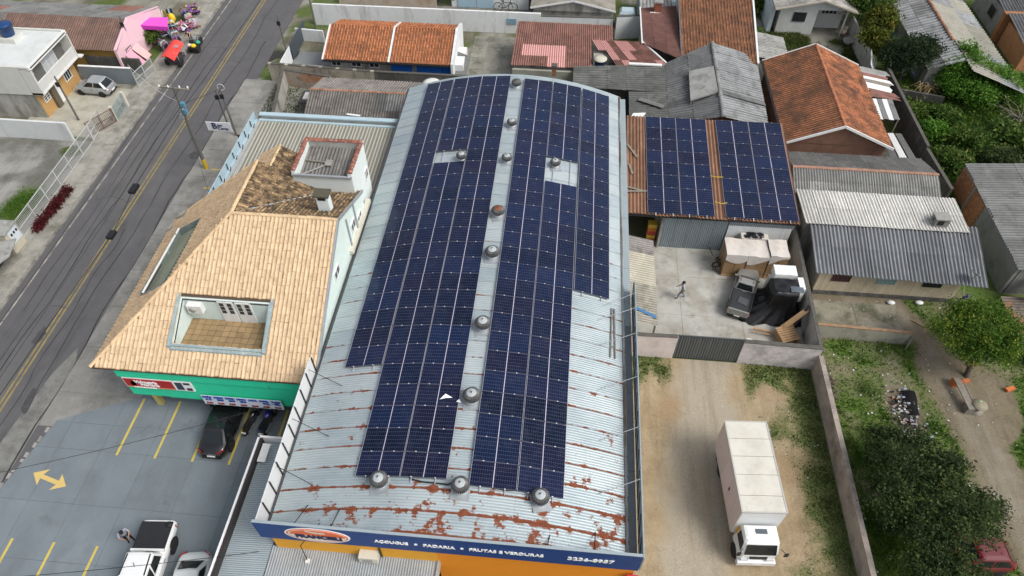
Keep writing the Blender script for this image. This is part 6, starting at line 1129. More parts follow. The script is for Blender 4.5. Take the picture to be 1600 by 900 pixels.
# pink shop
pk = thing('pink_shop', 'pink fronted shop house with brown corrugated roof', 'house', (-47, 57, 0)); m_pinkw = surf('pink_wall', (.72, .48, .54), .85, .05, 2); m_brsh = surf('brown_sheet', (.20, .125, .10), .9, .15, 2, dirts=[((.08, .06, .055), .48, .7, .8, .7), ((.32, .2, .16), .55, .72, 1.6, .4)], rnd=.1)
xg, xh = -39.4, -41.0
corr_roof(pk, (-62, 53.1, 2.3), (-40.0, 53.4, 2.3), (-40.2, 57.0, 3.4), (-62, 57.3, 3.4), m_brsh, .22, .025, 16, 2, mats2=[m_rpink, m_fbrown], prob=.12); corr_roof(pk, (-39.4, 61.3, 2.35), (-62, 61.0, 2.35), (-62, 57.3, 3.4), (-40.2, 57.0, 3.4), m_fgrey, .22, .025, 16, 2, mats2=[m_rpink], prob=.12)
b = MB(); b.add([(-40.1, 53.4, 0), (-39.5, 61.2, 0), (-39.5, 61.2, 2.45), (-40.15, 57.0, 3.55), (-40.1, 53.4, 2.4)] + [(-40.3, 53.4, 0), (-39.7, 61.2, 0), (-39.7, 61.2, 2.45), (-40.35, 57.0, 3.55), (-40.3, 53.4, 2.4)], [(0, 1, 2, 3, 4), (9, 8, 7, 6, 5), (0, 5, 6, 1), (1, 6, 7, 2), (2, 7, 8, 3), (3, 8, 9, 4), (4, 9, 5, 0)]); part('front_wall', b, m_pinkw, pk)
wall_box(pk, -61.5, 53.8, -40.35, 53.95, 0, 2.25, surf('mustard_wall', (.35, .22, .06), .88, .08, 2)); window(pk, (-40.02, 55.0, 1.25), (.05, 1, 0), .9, 1.0, m_pane, m_pane, (3, 1), out=(1, 0, 0)); b = MB(); b.beam((-46.5, 53.0, 1.9), (-43.2, 53.0, 1.9), .5, .1); part('side_canopy', b, m_white, pk)
for i, (y, c) in enumerate(((54.2, 'pink_panel_a'), (55.4, 'pink_panel_b'))): b = MB(); b.slab([(-40.0, y, 1.4), (-39.0, y + .1, .25), (-38.9, y + .9, .3), (-39.9, y + .9, 1.5)], .04); part('window_flap', b, flat(c, ((.65, .33, .42), (.75, .42, .42))[i]), pk)
aw = thing('magenta_awning', 'bright magenta fabric awning on the pink shop front', 'awning', (-39.4, 58.4, 0)); m_mag = surf('magenta_fabric', (.72, .09, .52), .7, .05, 2)
c4 = [P(217, 27, 2.25), P(262, 27, 2.05), P(262, 42, 2.05), P(215, 39, 2.25)]; b = MB(); b.slab(c4[::-1], .04); part('top', b, m_mag, aw); b = MB(); b.slab([c4[3], c4[2], c4[2] - Vector((0, 0, .4)), c4[3] - Vector((0, 0, .4))], .02); b2 = MB(); n_ = Vector((0, -.04, 0)); b2.hexa([c4[3] - Vector((0, 0, .4)), c4[2] - Vector((0, 0, .35)), c4[2] - Vector((0, 0, .35)) + n_, c4[3] - Vector((0, 0, .4)) + n_, c4[3], c4[2], c4[2] + n_, c4[3] + n_]); part('valance', b2, surf('magenta_valance', (.5, .04, .42), .7, .05, 2), aw)
for k in (1, 2): b = MB(); b.beam((c4[k].x, c4[k].y, .1), c4[k], .06); part('pole', b, m_steel, aw)
kc = thing('red_cart', 'street cart with arched bright red cover on the pavement', 'cart', (-36.2, 55.2, .1)); m_red = surf('red_cover', (.75, .06, .05), .5, .06, 2, dirts=[((.8, .25, .2), .5, .8, 1, .4)]); k0, k1 = P(268, 64, 1.5), P(250, 90, 1.35); k2, k3 = P(287, 68, 1.5), P(272, 95, 1.35)
mb = MB(); mb.grid(lambda u, v: (k0.lerp(k1, v)).lerp(k2.lerp(k3, v), u) + Vector((0, 0, .28 * math.sin(math.pi * u))), 8, 2); mb.grid(lambda u, v: (k0.lerp(k1, v)).lerp(k2.lerp(k3, v), u) + Vector((0, 0, .28 * math.sin(math.pi * u) - .04)), 8, 2); part('cover', mb, m_red, kc); cxy = (k0 + k1 + k2 + k3) / 4
b = MB(); b.box(cxy.x - .65, cxy.y - .5, .45, cxy.x + .55, cxy.y + .8, .85); part('body', b, flat('cart_dark', (.05, .045, .045)), kc)
for sx_ in (-.8, .8):
    for sy_ in (-.85, .75): b = MB(); b.beam((cxy.x + sx_ * .75, cxy.y + sy_ * .6, .8), (cxy.x + sx_ * .75, cxy.y + sy_ * .6, 1.5), .05); part('post', b, m_steel, kc)
for sx_ in (-.7, .6): w_ = part('wheel', MB().lathe([(.05, -.06), (.36, -.07), (.4, 0), (.36, .07), (.05, .06)], 16), m_rubber, kc, False); w_.location = Vector((cxy.x + sx_, cxy.y - .3, .52)) - kc.location; w_.rotation_euler = (0, R(90), 0)
q = cxy + Vector((.35, .3, 0)); b = MB(); b.slab([(q.x - .2, q.y - .25, 1.73), (q.x + .2, q.y - .2, 1.66), (q.x + .2, q.y + .2, 1.7), (q.x - .2, q.y + .15, 1.76)], .01); part('sticker', b, flat('sticker_grey', (.4, .2, .2)), kc)
# clothes racks outside the shop
CL = [('black', (.015, .015, .02)), ('navy', (.02, .03, .09)), ('grey', (.2, .21, .23)), ('white', (.65, .65, .66)), ('pink', (.55, .2, .3)), ('dark red', (.16, .015, .025)), ('pale blue', (.3, .42, .5)), ('purple', (.22, .09, .3)), ('yellow', (.7, .5, .05)), ('brown', (.2, .11, .06)), ('teal', (.08, .2, .22)), ('cream', (.6, .5, .4))]
RACKS = [((247, 60), (262, 68), 'rack by the red cart', 8), ((264, 30), (276, 60), 'long rack beside the magenta awning', 12), ((236, 20), (268, 12), 'rack along the pink front', 9), ((282, 10), (300, 30), 'tall far kerbside rack', 9), ((222, 46), (246, 52), 'rack under the magenta awning', 8)]
me_g = {}
for cn, cc in CL:
    mb = MB(); pr = [(-.26, 0), (.26, 0), (.38, -.32), (.28, -.4), (.24, -.2), (.26, -.85), (-.26, -.85), (-.24, -.2), (-.28, -.4), (-.38, -.32)]; mb.add([(x, -.04, z) for x, z in pr] + [(x, .04, z) for x, z in pr], [tuple(range(10)), tuple(range(19, 9, -1))] + [(i, 10 + i, 10 + (i + 1) % 10, (i + 1) % 10) for i in range(10)]); me_g[cn] = mb.mesh('garment', flat('cloth_' + cn.replace(' ', '_'), cc, .85))
for ri, (a, c, where, n_) in enumerate(RACKS):
    a, c = P(*a, 1.2), P(*c, 1.2); t = thing('clothes_rack', 'metal clothes ' + where, 'clothes rack', ((a.x + c.x) / 2, (a.y + c.y) / 2, .1), 0, 'clothes racks outside the pink shop'); b = MB(); b.beam(a, c, .04); part('rail', b, m_steel, t)
    for e in (a, c): b = MB(); b.beam((e.x, e.y, .1), e, .04); part('leg', b, m_steel, t)
    d = (c - a); yaw = math.atan2(d.y, d.x) + R(90)
    for k in range(n_):
        cn = CL[(k * 5 + ri * 3 + (k // 4)) % 12][0]; g_ = link('garment', me_g[cn], None, a.lerp(c, (k + .5) / n_) + Vector((0, 0, -.05 + random.uniform(-.03, .03))), (random.uniform(-.15, .15), 0, yaw + random.uniform(-.4, .4))); tag(g_, '%s garment hanging %s on the %s' % (cn, ('first', 'near the start', 'before the middle', 'at the middle', 'past the middle', 'near the end', 'last')[min(6, int(k * 7 / n_))], where), 'clothing', 'garments hung outside the pink shop')
for k, (px_, py_, cn, w_) in enumerate(((262, 52, 'pale blue', 'stool'), (266, 45, 'pink', 'stool'), (290, 43, 'white', 'crate'), (303, 18, 'purple', 'crate'), (300, 40, 'pink', 'crate'))):
    q = P(px_, py_, .4); b = MB(); r = .5
    for j in range(34): c0 = Vector((q.x + random.gauss(0, .3), q.y + random.gauss(0, .3), .2 + random.uniform(0, .75))); d0 = Vector((random.uniform(-.25, .25), random.uniform(-.25, .25), random.uniform(-.12, .12))); b.beam(c0 - d0, c0 + d0, random.uniform(.1, .24), .05, random.choice((0, 0, 0, 1, 2, 3)))
    o = solo('clothes_pile', b, [bpy.data.materials['cloth_' + z_.replace(' ', '_')] for z_ in (cn, 'black', CL[k + 2][0], CL[k + 5][0])], '%s heap of clothes on the pavement %s' % (cn, ('by the red cart', 'below the magenta awning', 'at the kerb end of the long rack', 'at the far end of the pavement', 'near the loaded bike')[k]), 'clothes'); o['kind'] = 'stuff'
b = MB(); q = P(268, 26, 1.3); b.ball((q.x, q.y, 1.2), .42, 10, 0, (.8, .6, 1.1)); solo('yellow_garment', b, flat('bright_yellow', (.8, .55, .03)), 'bright yellow bundle of clothing beside the magenta awning', 'clothing')
# power poles and cables
m_pole = surf('pole_concrete', (.13, .125, .115), .9, .15, 2); m_pyel = surf('pole_yellow', (.55, .36, .03), .8, .15, 3)
pole = thing('power_pole', 'tall leaning power pole with yellow painted foot and crossarm by the forecourt', 'utility pole', tuple(P(323, 263, 0))); A = Vector(P(323, 263, 0)); T = Vector(P(275, 130, 7.2)); T = Vector((A.x + .05, A.y, 7.4)); 
part('shaft', MB().tube([A + Vector((0, 0, .95)), T], [.15, .1], 10), m_pole, pole); part('painted_foot', MB().tube([A, A + Vector((0, 0, .95))], [.17, .155], 10), m_pyel, pole); b = MB(); b.beam(T + Vector((-1.15, .15, -.12)), T + Vector((1.15, -.1, -.12)), .12); part('crossarm', b, m_oldwood, pole)
for k in (-1.05, -.4, .45, 1.05): part('insulator', MB().lathe([(.05, 0), (.07, .08), (.03, .18), (.001, .19)], 8, T + Vector((k, .02, -.06))), m_wframe, pole)
for z, x in ((5.3, .3), (4.9, -.1), (5.9, .35)): b = MB(); b.box(A.x + x - .15, A.y - .3, z, A.x + x + .15, A.y - .05, z + .35); part('junction_box', b, (m_black, m_steel, flat('box_blue', (.1, .25, .35)))[int(z * 10) % 3], pole)
b = MB(); b.tube([A + Vector((0, -.1, 5.6)), A + Vector((.5, -.6, 6.0))], .04, 6); part('lamp_arm', b, m_steel, pole)
for k, (a, top, lb) in enumerate((((370, 212), 4.6, 'slim pole right of the white shop sign with a cable loop on top'), ((360, 205), 4.0, 'slim pole holding the white shop sign'), ((452, 96), 4.6, 'thin dark pole beside the grey yard of the orange house'), ((124, 189), 4.3, 'grey pole standing in the yard of the white two storey house'), ((216, 92), 4.2, 'dark pole in front of the pink shop'), ((494, 45), 5.2, 'thin pole at the corner of the whitewashed wall'))):
    q = P(*a, 0); t = thing('slim_pole', lb, 'utility pole', (q.x, q.y, 0)); part('shaft', MB().tube([(0, 0, 0), (0, 0, top)], [.09, .065], 8), m_pole, t, False); b = MB(); b.box(-.14, -.2, top * .8, .14, -.06, top * .8 + .35); part('meter_box', b, m_black, t, False)
    if k == 0: part('cable_loop', MB().tube([(.28 * math.cos(a_), .2, top - .1 + .28 * math.sin(a_)) for a_ in np.linspace(0, 2 * math.pi, 15)], .02, 4, cap=False), m_wframe, t, False)
sg = thing('shop_banner_sign', 'white rectangular sign with dark lettering between the slim poles', 'sign', tuple(P(352, 200, 2.0))); a, c = P(321, 191, 2.9), P(359, 193, 2.9); e = P(326, 203, 2.2)
b = MB(); b.hexa([(a.x, a.y - .02, 2.15), (c.x, a.y - .02, 2.15), (c.x, a.y + .04, 2.15), (a.x, a.y + .04, 2.15), (a.x, a.y - .02, 2.95), (c.x, a.y - .02, 2.95), (c.x, a.y + .04, 2.95), (a.x, a.y + .04, 2.95)]); part('panel', b, flat('sign_white', (.7, .72, .76)), sg); cx_ = (a.x + c.x) / 2; sign_text(sg, 'B', cx_ - .35, a.y - .04, 2.6, .75, m_letnavy, .01, 1); sign_text(sg, 'om', cx_ + .1, a.y - .04, 2.7, .32, m_letnavy, .004, 1); sign_text(sg, 'Corte', cx_ + .3, a.y - .04, 2.4, .34, m_letnavy, .004, 1)
m_cab = flat('cable_black', (.02, .02, .02)); PT = Vector((A.x, A.y, 0))
def far(px_, py_, z): return P(px_, py_, z)
for k, (z0, dx, z1) in enumerate(((7.2, -1.0, 7.4), (7.2, .4, 7.4), (7.2, 1.0, 7.4))): wire('power_line', 'thin power line over the road from the tall pole, %s' % ('street side', 'middle', 'house side')[k], [(PT.x + dx, PT.y, z0), (PT.x + dx - .3, PT.y - 46, z1)], .012, m_cab, .7, 'power line', 16)
q1, q2 = P(209, 295, 5.0), P(174, 367, 5.0)
wire('telecom_cable', 'sagging black telecom cable along the road carrying two splice boxes', [(PT.x - .1, PT.y - .2, 5.4), (q1.x, q1.y, 5.05), (q2.x, q2.y, 5.0), (q2.x - .4, q2.y - 26, 5.6)], .022, m_cab, .05, 'cable', 8)
for k, q in enumerate((q1, q2)): b = MB(); b.box(q.x - .2, q.y - .42 + .1 * k, 4.9, q.x + .2, q.y + .42 - .1 * k, 5.1); solo('splice_box', b, m_black, ('larger black splice box hanging on the cable over the road', 'smaller black splice box nearer the parking lot on the cable over the road')[k], 'cable box')
wire('telecom_cable', 'black cable bundle from the tall pole along the road towards the top', [(PT.x, PT.y, 5.5), (-27.5, 95, 6)], .022, m_cab, .6, 'cable', 14)
wire('service_wire', 'thin white wire from the tall pole across the road to the car yard', [(PT.x - .1, PT.y, 6.2), (-38.4, 51.8, 2.0)], .02, flat('wire_white', (.6, .6, .6)), .5, 'cable', 12)
wire('service_wire', 'thin wire from the tall pole to the slim poles', [(PT.x + .1, PT.y, 6.0), (-27.0, 45.4, 4.5)], .015, m_cab, .1, 'cable', 8)
wire('service_wire', 'thin wire from the tall pole to the green shop front', [(PT.x + .1, PT.y - .1, 5.6), (-14.5, 18.9, 4.4)], .012, m_cab, .4, 'cable', 16)
wire('service_wire', 'long thin black wire across the parking lot to the canopy roof', [tuple(P(-20, 742, 5.2)), tuple(P(440, 628, 3.6))], .014, m_cab, .3, 'cable', 16)
wire('service_wire', 'thin black wire hanging over the near parking bays', [tuple(P(-20, 905, 5.0)), tuple(P(405, 862, 4.2))], .014, m_cab, .2, 'cable', 12)
# ------------------------------------------------------------------ canopies in front of the supermarket
cl = thing('left_canopy', 'pale blue ribbed sheet canopy with black and white edge beside the parking lot', 'canopy', (-13.2, 12, 0)); m_cansh = surf('canopy_sheet', (.42, .49, .52), .5, .06, 1.5, metal=.2, dirts=[((.3, .34, .36), .5, .8, .6, .5, (1, .3, 1)), ((.5, .5, .45), .6, .8, 1.2, .4)])
for i in range(8): y0 = 4 + 1.52 * i; mb = corr_sheet((-14.15, y0, 3.75), (-14.15, y0 + 1.54, 3.75), (-11.95, y0 + 1.54, 4.0), (-11.95, y0, 4.0), .095, .014, 6); part('roof_sheet', mb, m_cansh, cl)
b = MB(); b.box(-14.3, 4, 3.6, -14.2, 16.3, 4.25); part('edge_board', b, flat('white_edge', (.75, .75, .76)), cl); b = MB(); b.box(-14.19, 4, 3.7, -14.05, 16.2, 4.2); part('inner_board', b, flat('black_edge', (.03, .025, .025)), cl); b = MB(); b.box(-14.3, 16.22, 3.6, -12.3, 16.32, 4.25); part('edge_board', b, flat('white_edge', (.75, .75, .76)), cl)
for y in (4.4, 10.2, 16): b = MB(); b.box(-14.28, y - .08, .03, -14.12, y + .08, 3.6); part('post', b, m_steel, cl)
b = MB(); b.box(-14.0, 15.0, 4.0, -13.6, 16.0, 4.05); part('loose_board', b, m_white, cl)
cf = thing('front_canopy', 'grey corrugated canopy below the supermarket sign', 'canopy', (-8, 9.5, 0)); m_canf = surf('old_canopy_sheet', (.34, .37, .39), .7, .1, 1.5, dirts=[((.48, .5, .5), .5, .75, .5, .5), ((.5, .25, .1), .66, .76, .8, .5)])
for i in range(8): x0 = -11.9 + .95 * i; mb = corr_sheet((x0, 6, 3.8), (x0 + .97, 6, 3.8), (x0 + .97, 11.0, 4.08), (x0, 11.0, 4.08), .12, .016, 6); part('roof_sheet', mb, m_canf, cf)
b = MB(); b.box(-4.32, 6, 3.7, -4.2, 11.0, 4.16); part('edge_board', b, m_fpale, cf)
for x in (-11.6, -4.5): b = MB(); b.box(x - .08, 6.1, .03, x + .08, 6.26, 3.75); part('post', b, m_steel, cf)
ac2 = thing('wall_air_conditioner', 'dirty cream air conditioner under the supermarket sign above the grey canopy', 'air conditioner', tuple(P(578, 868, 4.4))); q = P(578, 872, 4.3); b = MB(); b.box(q.x - .42, 10.55, 4.25, q.x + .42, 10.95, 4.75); part('case', b, surf('ac_cream', (.6, .58, .5), .6, .08, 3), ac2); b = MB(); b.box(q.x - .25, 10.53, 4.35, q.x + .2, 10.55, 4.68); part('grille', b, flat('ac_grille', (.35, .34, .3)), ac2); b = MB(); b.tube([(q.x + .5, 10.9, 4.2), (q.x + .5, 10.9, 5.15)], .04, 6); part('pipe', b, m_black, ac2)
a, c = P(480, 852, 4.3), P(466, 880, 4.1); wire('stay_wire', 'black stay wire running from the sign board down to a white foot on the canopy', [tuple(P(500, 817, 7.0)), (a.x, 10.7, 5.2), tuple(P(481, 877, 4.1))], .02, m_cab, 0, 'cable', 4); q = P(481, 877, 4.1); solo('concrete_block', MB().box(q.x - .09, q.y - .09, 4.0, q.x + .09, q.y + .09, 4.2), m_wframe, 'small white block at the foot of the stay wire on the grey canopy', 'anchor')
b = MB(); b.box(4.0, 10.7, 4.2, 4.5, 10.85, 4.9); solo('red_white_sign', b, flat('sign_red2', (.5, .02, .03)), 'small red and white sign at the right end below the blue board', 'sign')
# ------------------------------------------------------------------ vehicles (built facing +X, wheels on z = 0)
m_tail = flat('tail_light', (.3, .01, .012), .3, 0, .5, .5); m_head = flat('head_light', (.6, .62, .64), .15, .2, .6); m_rim = flat('wheel_rim', (.35, .36, .37), .35, .7); m_seam = flat('panel_gap', (.01, .01, .01), .8)
def wheel(t, x, y, r, w, rim=m_rim):
    wh_ = part('wheel', MB().lathe([(r * .62, -w / 2), (r * .93, -w / 2), (r, -w * .3), (r, w * .3), (r * .93, w / 2), (r * .62, w / 2)], 20), m_rubber, t, False); wh_.location = (x, y, r); wh_.rotation_euler = (R(90), 0, 0)
    b = MB(); b.lathe([(r * .63, -w * .42), (r * .63, w * .42)], 20); s = 1 if y > 0 else -1
    for k in range(5): a = 2 * math.pi * k / 5; b.beam((0, 0, -s * w * .4), (r * .6 * math.cos(a), r * .6 * math.sin(a), -s * w * .4), .07, .03)
    part('rim', b, rim, wh_, False); part('hub', MB().lathe([(r * .5, -w * .2), (r * .5, w * .2)], 14), m_seam, wh_, False); return wh_
def bodyring(x, w, z0, z1, crown): 
    h_ = z1 - z0; hf = [(.86, z0), (.97, z0 + .12 * h_), (1.0, z0 + .42 * h_), (.985, z0 + .68 * h_), (.93, z0 + .88 * h_), (.80, z1 - .01), (.45, z1 + crown * .75), (.0, z1 + crown)]
    return [(x, -w * a, z) for a, z in hf] + [(x, w * a, z) for a, z in hf[-2::-1]]
def inter(tab, x):
    for (x0, *a), (x1, *c) in zip(tab, tab[1:]):
        if x0 <= x <= x1: t = (x - x0) / (x1 - x0); t = t * t * (3 - 2 * t) * .5 + t * .5; return [p + (q - p) * t for p, q in zip(a, c)]
    return list(tab[-1][1:])
def car(label, cat, loc, rz, L, W, paint_m, tab, cab, wheels, r=.32, roofm=None, bed=None, extras=None, name='parked_car', sc=1.0, boot=False, rimm=m_rim, rails=False):
    """tab: rows (x, half width, sill, belt, crown); cab: base x0 x1, roof x0 x1, belt z, roof z, half widths base/roof"""
    t = thing(name, label, cat, loc, rz); t.scale = (sc, sc, sc)
    xs = np.linspace(tab[0][0], tab[-1][0], 26); b = MB(); b.loft([bodyring(x, *inter(tab, x)) for x in xs], 0, True); body = part('body', b, paint_m, t, False)
    bx0, bx1, rx0, rx1, zb, zr, wb, wr = cab; rm = roofm or paint_m
    def cring(f, ex=0): 
        x0, x1, w_, z = bx0 + (rx0 - bx0) * f, bx1 + (rx1 - bx1) * f, wb + (wr - wb) * f, zb + (zr - zb) * f; k = .10 * (x1 - x0) / 2
        return [(x0, -w_ * .86, z), (x0 + k * .8, -w_, z), (x1 - k * 1.2, -w_, z), (x1, -w_ * .84, z), (x1 + .03, 0, z), (x1, w_ * .84, z), (x1 - k * 1.2, w_, z), (x0 + k * .8, w_, z), (x0, w_ * .86, z), (x0 - .03, 0, z)]
    rt = [(p[0] + (.06 if p[0] < (rx0 + rx1) / 2 else -.07), p[1] * .93, zr + .035) for p in cring(1)]; rt2 = [((p[0] - (rx0 + rx1) / 2) * .7 + (rx0 + rx1) / 2, p[1] * .6, zr + .055) for p in cring(1)]
    b = MB(); b.loft([cring(-.06), cring(.5), cring(.97), rt, rt2], 0, False); part('cabin', b, rm, t, False)
    def pt(side, u, f, out=.008):      # point on a cabin face
        x0, x1, w_, z = bx0 + (rx0 - bx0) * f, bx1 + (rx1 - bx1) * f, wb + (wr - wb) * f, zb + (zr - zb) * f; k = .10 * (x1 - x0) / 2
        if side in (1, -1): return (x0 + k * .8 + (x1 - k * 2.0 - x0) * u, side * (w_ + out), z)
        if side == 'f': return (x1 + .03 * (1 - abs(2 * u - 1)) + out * 1.5, w_ * .84 * (2 * u - 1), z + out)
        return (x0 - .03 * (1 - abs(2 * u - 1)) - out * 1.5, w_ * .86 * (2 * u - 1), z + out)
    for nm, sd in (('windscreen', 'f'), ('rear_window', 'r')):
        b = MB(); b.grid(lambda u, v, sd=sd: pt(sd, .05 + .9 * u, .06 + .86 * v, .012), 4, 1); b.grid(lambda u, v, sd=sd: pt(sd, .05 + .9 * u, .06 + .86 * v, .0), 4, 1); part(nm, b, m_glass, t, False)
    sp = ((.05, .48), (.52, .94)) if bx1 - bx0 > 1.5 else ((.08, .92),)
    for sd in (1, -1):
        for u0, u1 in sp: b = MB(); b.hexa([pt(sd, u0, .1, o_) if 0 else pt(sd, u, f, o_) for o_ in (0, .012) for u, f in ((u0, .1), (u1, .1), (u1 - .03, .86), (u0 + .03, .86))]); part('side_window', b, m_glass, t, False)
        wv = lambda x: inter(tab, x)[0]
        for u0, u1 in sp:      # doors: thin panels just proud of the flank
            xa, xb_ = pt(sd, u0 - .02, 0)[0], pt(sd, u1 + .02, 0)[0]; z0, z1 = inter(tab, xa)[1] + .14, zb - .12; b = MB(); b.hexa([(x, sd * (wv(x) * k + o_), z) for o_ in (-.02, .006) for x, z, k in ((xa, z0, .985), (xb_, z0, .985), (xb_, z1, .97), (xa, z1, .97))]); d = part('door', b, paint_m, t, False)
            b = MB(); b.box(xa + .08, sd * (wv(xa) * .975 + .005) - .015, z1 - .08, xa + .26, sd * (wv(xa) * .975 + .005) + .015, z1 - .04); part('handle', b, m_seam, d, False)
        b = MB(); mx = bx1 - .32; b.box(mx, sd * wb * 1.02, zb + .02, mx + .12, sd * (wb + .2), zb + .17); part('mirror', b, paint_m if paint_m is not m_white else m_black, t, False)
    for x in wheels:
        for s in (-1, 1):
            y = s * (inter(tab, x)[0] - .09); wheel(t, x, y, r, .2, rimm); b = MB(); b.lathe([(r * 1.16, -.012), (r * 1.16, .012)], 20); o = part('wheel_arch', b, m_seam, t, False); o.location = (x, s * (inter(tab, x)[0] - .006), r); o.rotation_euler = (R(90), 0, 0)
    x0, x1 = tab[0][0], tab[-1][0]
    for s in (-1, 1):
        w0, w1 = inter(tab, x0 + .12)[0], inter(tab, x1 - .15)[0]; b = MB(); b.hexa([(x, s * y, z) for z in (.55, .72) for x, y in ((x1 - .35, w1 * .96), (x1 - .03, w1 * .55), (x1 + .012, w1 * .55), (x1 - .3, w1 + .02))]); part('headlight', b, m_head, t, False)
        b = MB(); b.hexa([(x, s * y, z) for z in (.6, .88) for x, y in ((x0 + .25, w0 * 1.0), (x0 + .03, w0 * .6), (x0 - .014, w0 * .6), (x0 + .2, w0 * 1.025))]); part('tail_light', b, m_tail, t, False)
    b = MB(); b.box(x0 - .05, -.22, .42, x0 - .015, .22, .53); part('number_plate', b, m_plate, t, False); b = MB(); b.box(x1 + .01, -.5, .35, x1 + .035, .5, .55); part('grille', b, m_black, t, False)
    b = MB(); w_ = tab[0][1]; b.box(x0 - .06, -w_ * .9, .3, x0 + .05, w_ * .9, .42); part('rear_bumper', b, m_seam if paint_m is not m_white else paint_m, t, False)
    return t
SED = [(-2.05, .60, .34, .72, .02), (-1.9, .76, .26, .88, .03), (-1.5, .84, .22, .93, .03), (-.5, .86, .2, .92, .02), (.7, .86, .2, .9, .02), (1.2, .84, .22, .86, .05), (1.7, .78, .26, .78, .05), (1.98, .58, .34, .64, .03)]
HATCH = [(-1.75, .66, .34, .82, .02), (-1.62, .76, .26, .92, .02), (-1.2, .82, .22, .94, .02), (.6, .83, .2, .92, .02), (1.05, .80, .22, .86, .06), (1.5, .74, .26, .76, .05), (1.75, .58, .34, .62, .03)]
PICK = [(-2.6, .82, .48, .98, 0), (-2.5, .88, .42, 1.02, 0), (-1.0, .92, .4, 1.04, 0), (.2, .93, .38, 1.04, .01), (1.3, .92, .38, 1.05, .04), (1.9, .88, .4, 1.0, .06), (2.45, .72, .45, .86, .05)]
m_blackp = paint('black_paint', (.006, .006, .007), .9); m_silv = surf('silver_paint', (.40, .42, .43), .35, .03, 1, metal=.4, coat=.6); m_whitep = paint('white_car_paint', (.76, .77, .77), .6); m_greyp = surf('graphite_silver', (.30, .30, .28), .4, .04, 1, metal=.3, coat=.5); m_redp = paint('red_paint', (.13, .008, .014), .7)
SEDCAB = (-1.55, 1.02, -.95, .28, .9, 1.38, .74, .58)
car('black sedan parked nose in under the green shop front', 'car', (-18.15, 18.8, .035), R(90), 4.1, 1.72, m_blackp, SED, SEDCAB, (-1.25, 1.25))
q = P(303, 905, .9); car('silver white sedan with green tinted rear window at the bottom beside the white pickup', 'car', (-16.55, 9.45, .035), R(-82), 4.1, 1.72, surf('pearl_paint', (.58, .61, .6), .35, .03, 1, coat=.6), SED, SEDCAB, (-1.25, 1.25))
q = P(158, 143, .5); car('small silver hatchback parked in the concrete yard of the white two storey house', 'car', (-41.3, 50.35, .1), R(176), 3.5, 1.6, m_silv, HATCH, (-1.62, .92, -1.15, .22, .9, 1.4, .74, .58), (-1.05, 1.1), .29, sc=.94)
q = P(1522, 872, .5); car('dark red hatchback half hidden under the big dark tree at the lower right', 'car', (21.9, 14.85, 0), R(184), 3.5, 1.6, m_redp, HATCH, (-1.62, .92, -1.15, .22, .9, 1.4, .74, .58), (-1.05, 1.1), .29)
def pickup(label, loc, rz, pm, cabt, cover, sc=1.0, double=True):
    t = car(label, 'pickup truck', loc, rz, 5, 1.85, pm, PICK, cabt, (-1.55, 1.55), .39, sc=sc, rimm=flat('dark_rim', (.08, .08, .085), .4, .5) if double else m_rim, name='pickup_truck'); xe = cabt[0] - .05
    if cover: b = MB(); b.box(-2.5, -.8, 1.02, xe, .8, 1.075); part('bed_cover', b, surf('bed_vinyl', (.02, .022, .026), .7, .15, 2), t, False); b = MB(); b.box(xe - .1, -.84, 1.0, xe + .02, .84, 1.14); part('bed_rim', b, pm, t, False); b = MB(); b.ball((-2.35, .62, 1.1), .17, 12, 0, (1, 1, .35)); part('antenna_cap', b, m_black, t, False)
    else:
        b = MB(); b.box(-2.45, -.74, 1.03, xe, .74, 1.045); part('bed_floor', b, surf('bed_liner', (.035, .037, .04), .6, .2, 2), t, False)
        for s in (-1, 1): b = MB(); b.box(-2.5, s * .82 - .06, 1.02, xe, s * .82 + .06, 1.13); part('bed_side', b, m_black, t, False)
        b = MB(); b.box(-2.62, -.8, .95, -2.5, .8, 1.12); part('tailgate', b, pm, t, False)
        b = MB(); b.slab([(-1.9, -.5, 1.1), (-1.2, -.55, 1.12), (-1.1, .2, 1.14), (-1.7, .3, 1.1)], .05); part('load_sheet', b, flat('bed_sheet', (.08, .085, .09), .5), t, False)
        for s in (-.5, .5): b = MB(); b.beam((cabt[2] + .1, s, cabt[5] + .04), (cabt[3] - .1, s, cabt[5] + .04), .04, .04); part('roof_rail', b, m_black, t, False)
    if cover:
        for s in (-1, 1): b = MB(); b.beam((cabt[2] + .1, s * .55, cabt[5] + .05), (cabt[3] - .15, s * .6, cabt[5] + .05), .05, .05); part('roof_rail', b, m_black, t, False)
        b = MB(); b.tube([(.0, 0, cabt[5] + .04), (-.12, 0, cabt[5] + .28)], .015, 5); part('antenna', b, m_black, t, False)
    return t
pickup('white double cab pickup with black bed cover at the bottom of the parking lot', (-19.05, 10.2, .035), R(-86), m_whitep, (-.95, 1.35, -.72, .55, 1.03, 1.68, .8, .66), True)
pickup('silver grey single cab pickup with open black bed in the concrete yard', tuple(P(1158, 468, .0) + Vector((.05, .25, .04))), R(72), m_greyp, (-.25, 1.3, -.05, .55, 1.03, 1.6, .8, .66), False, .82, False)
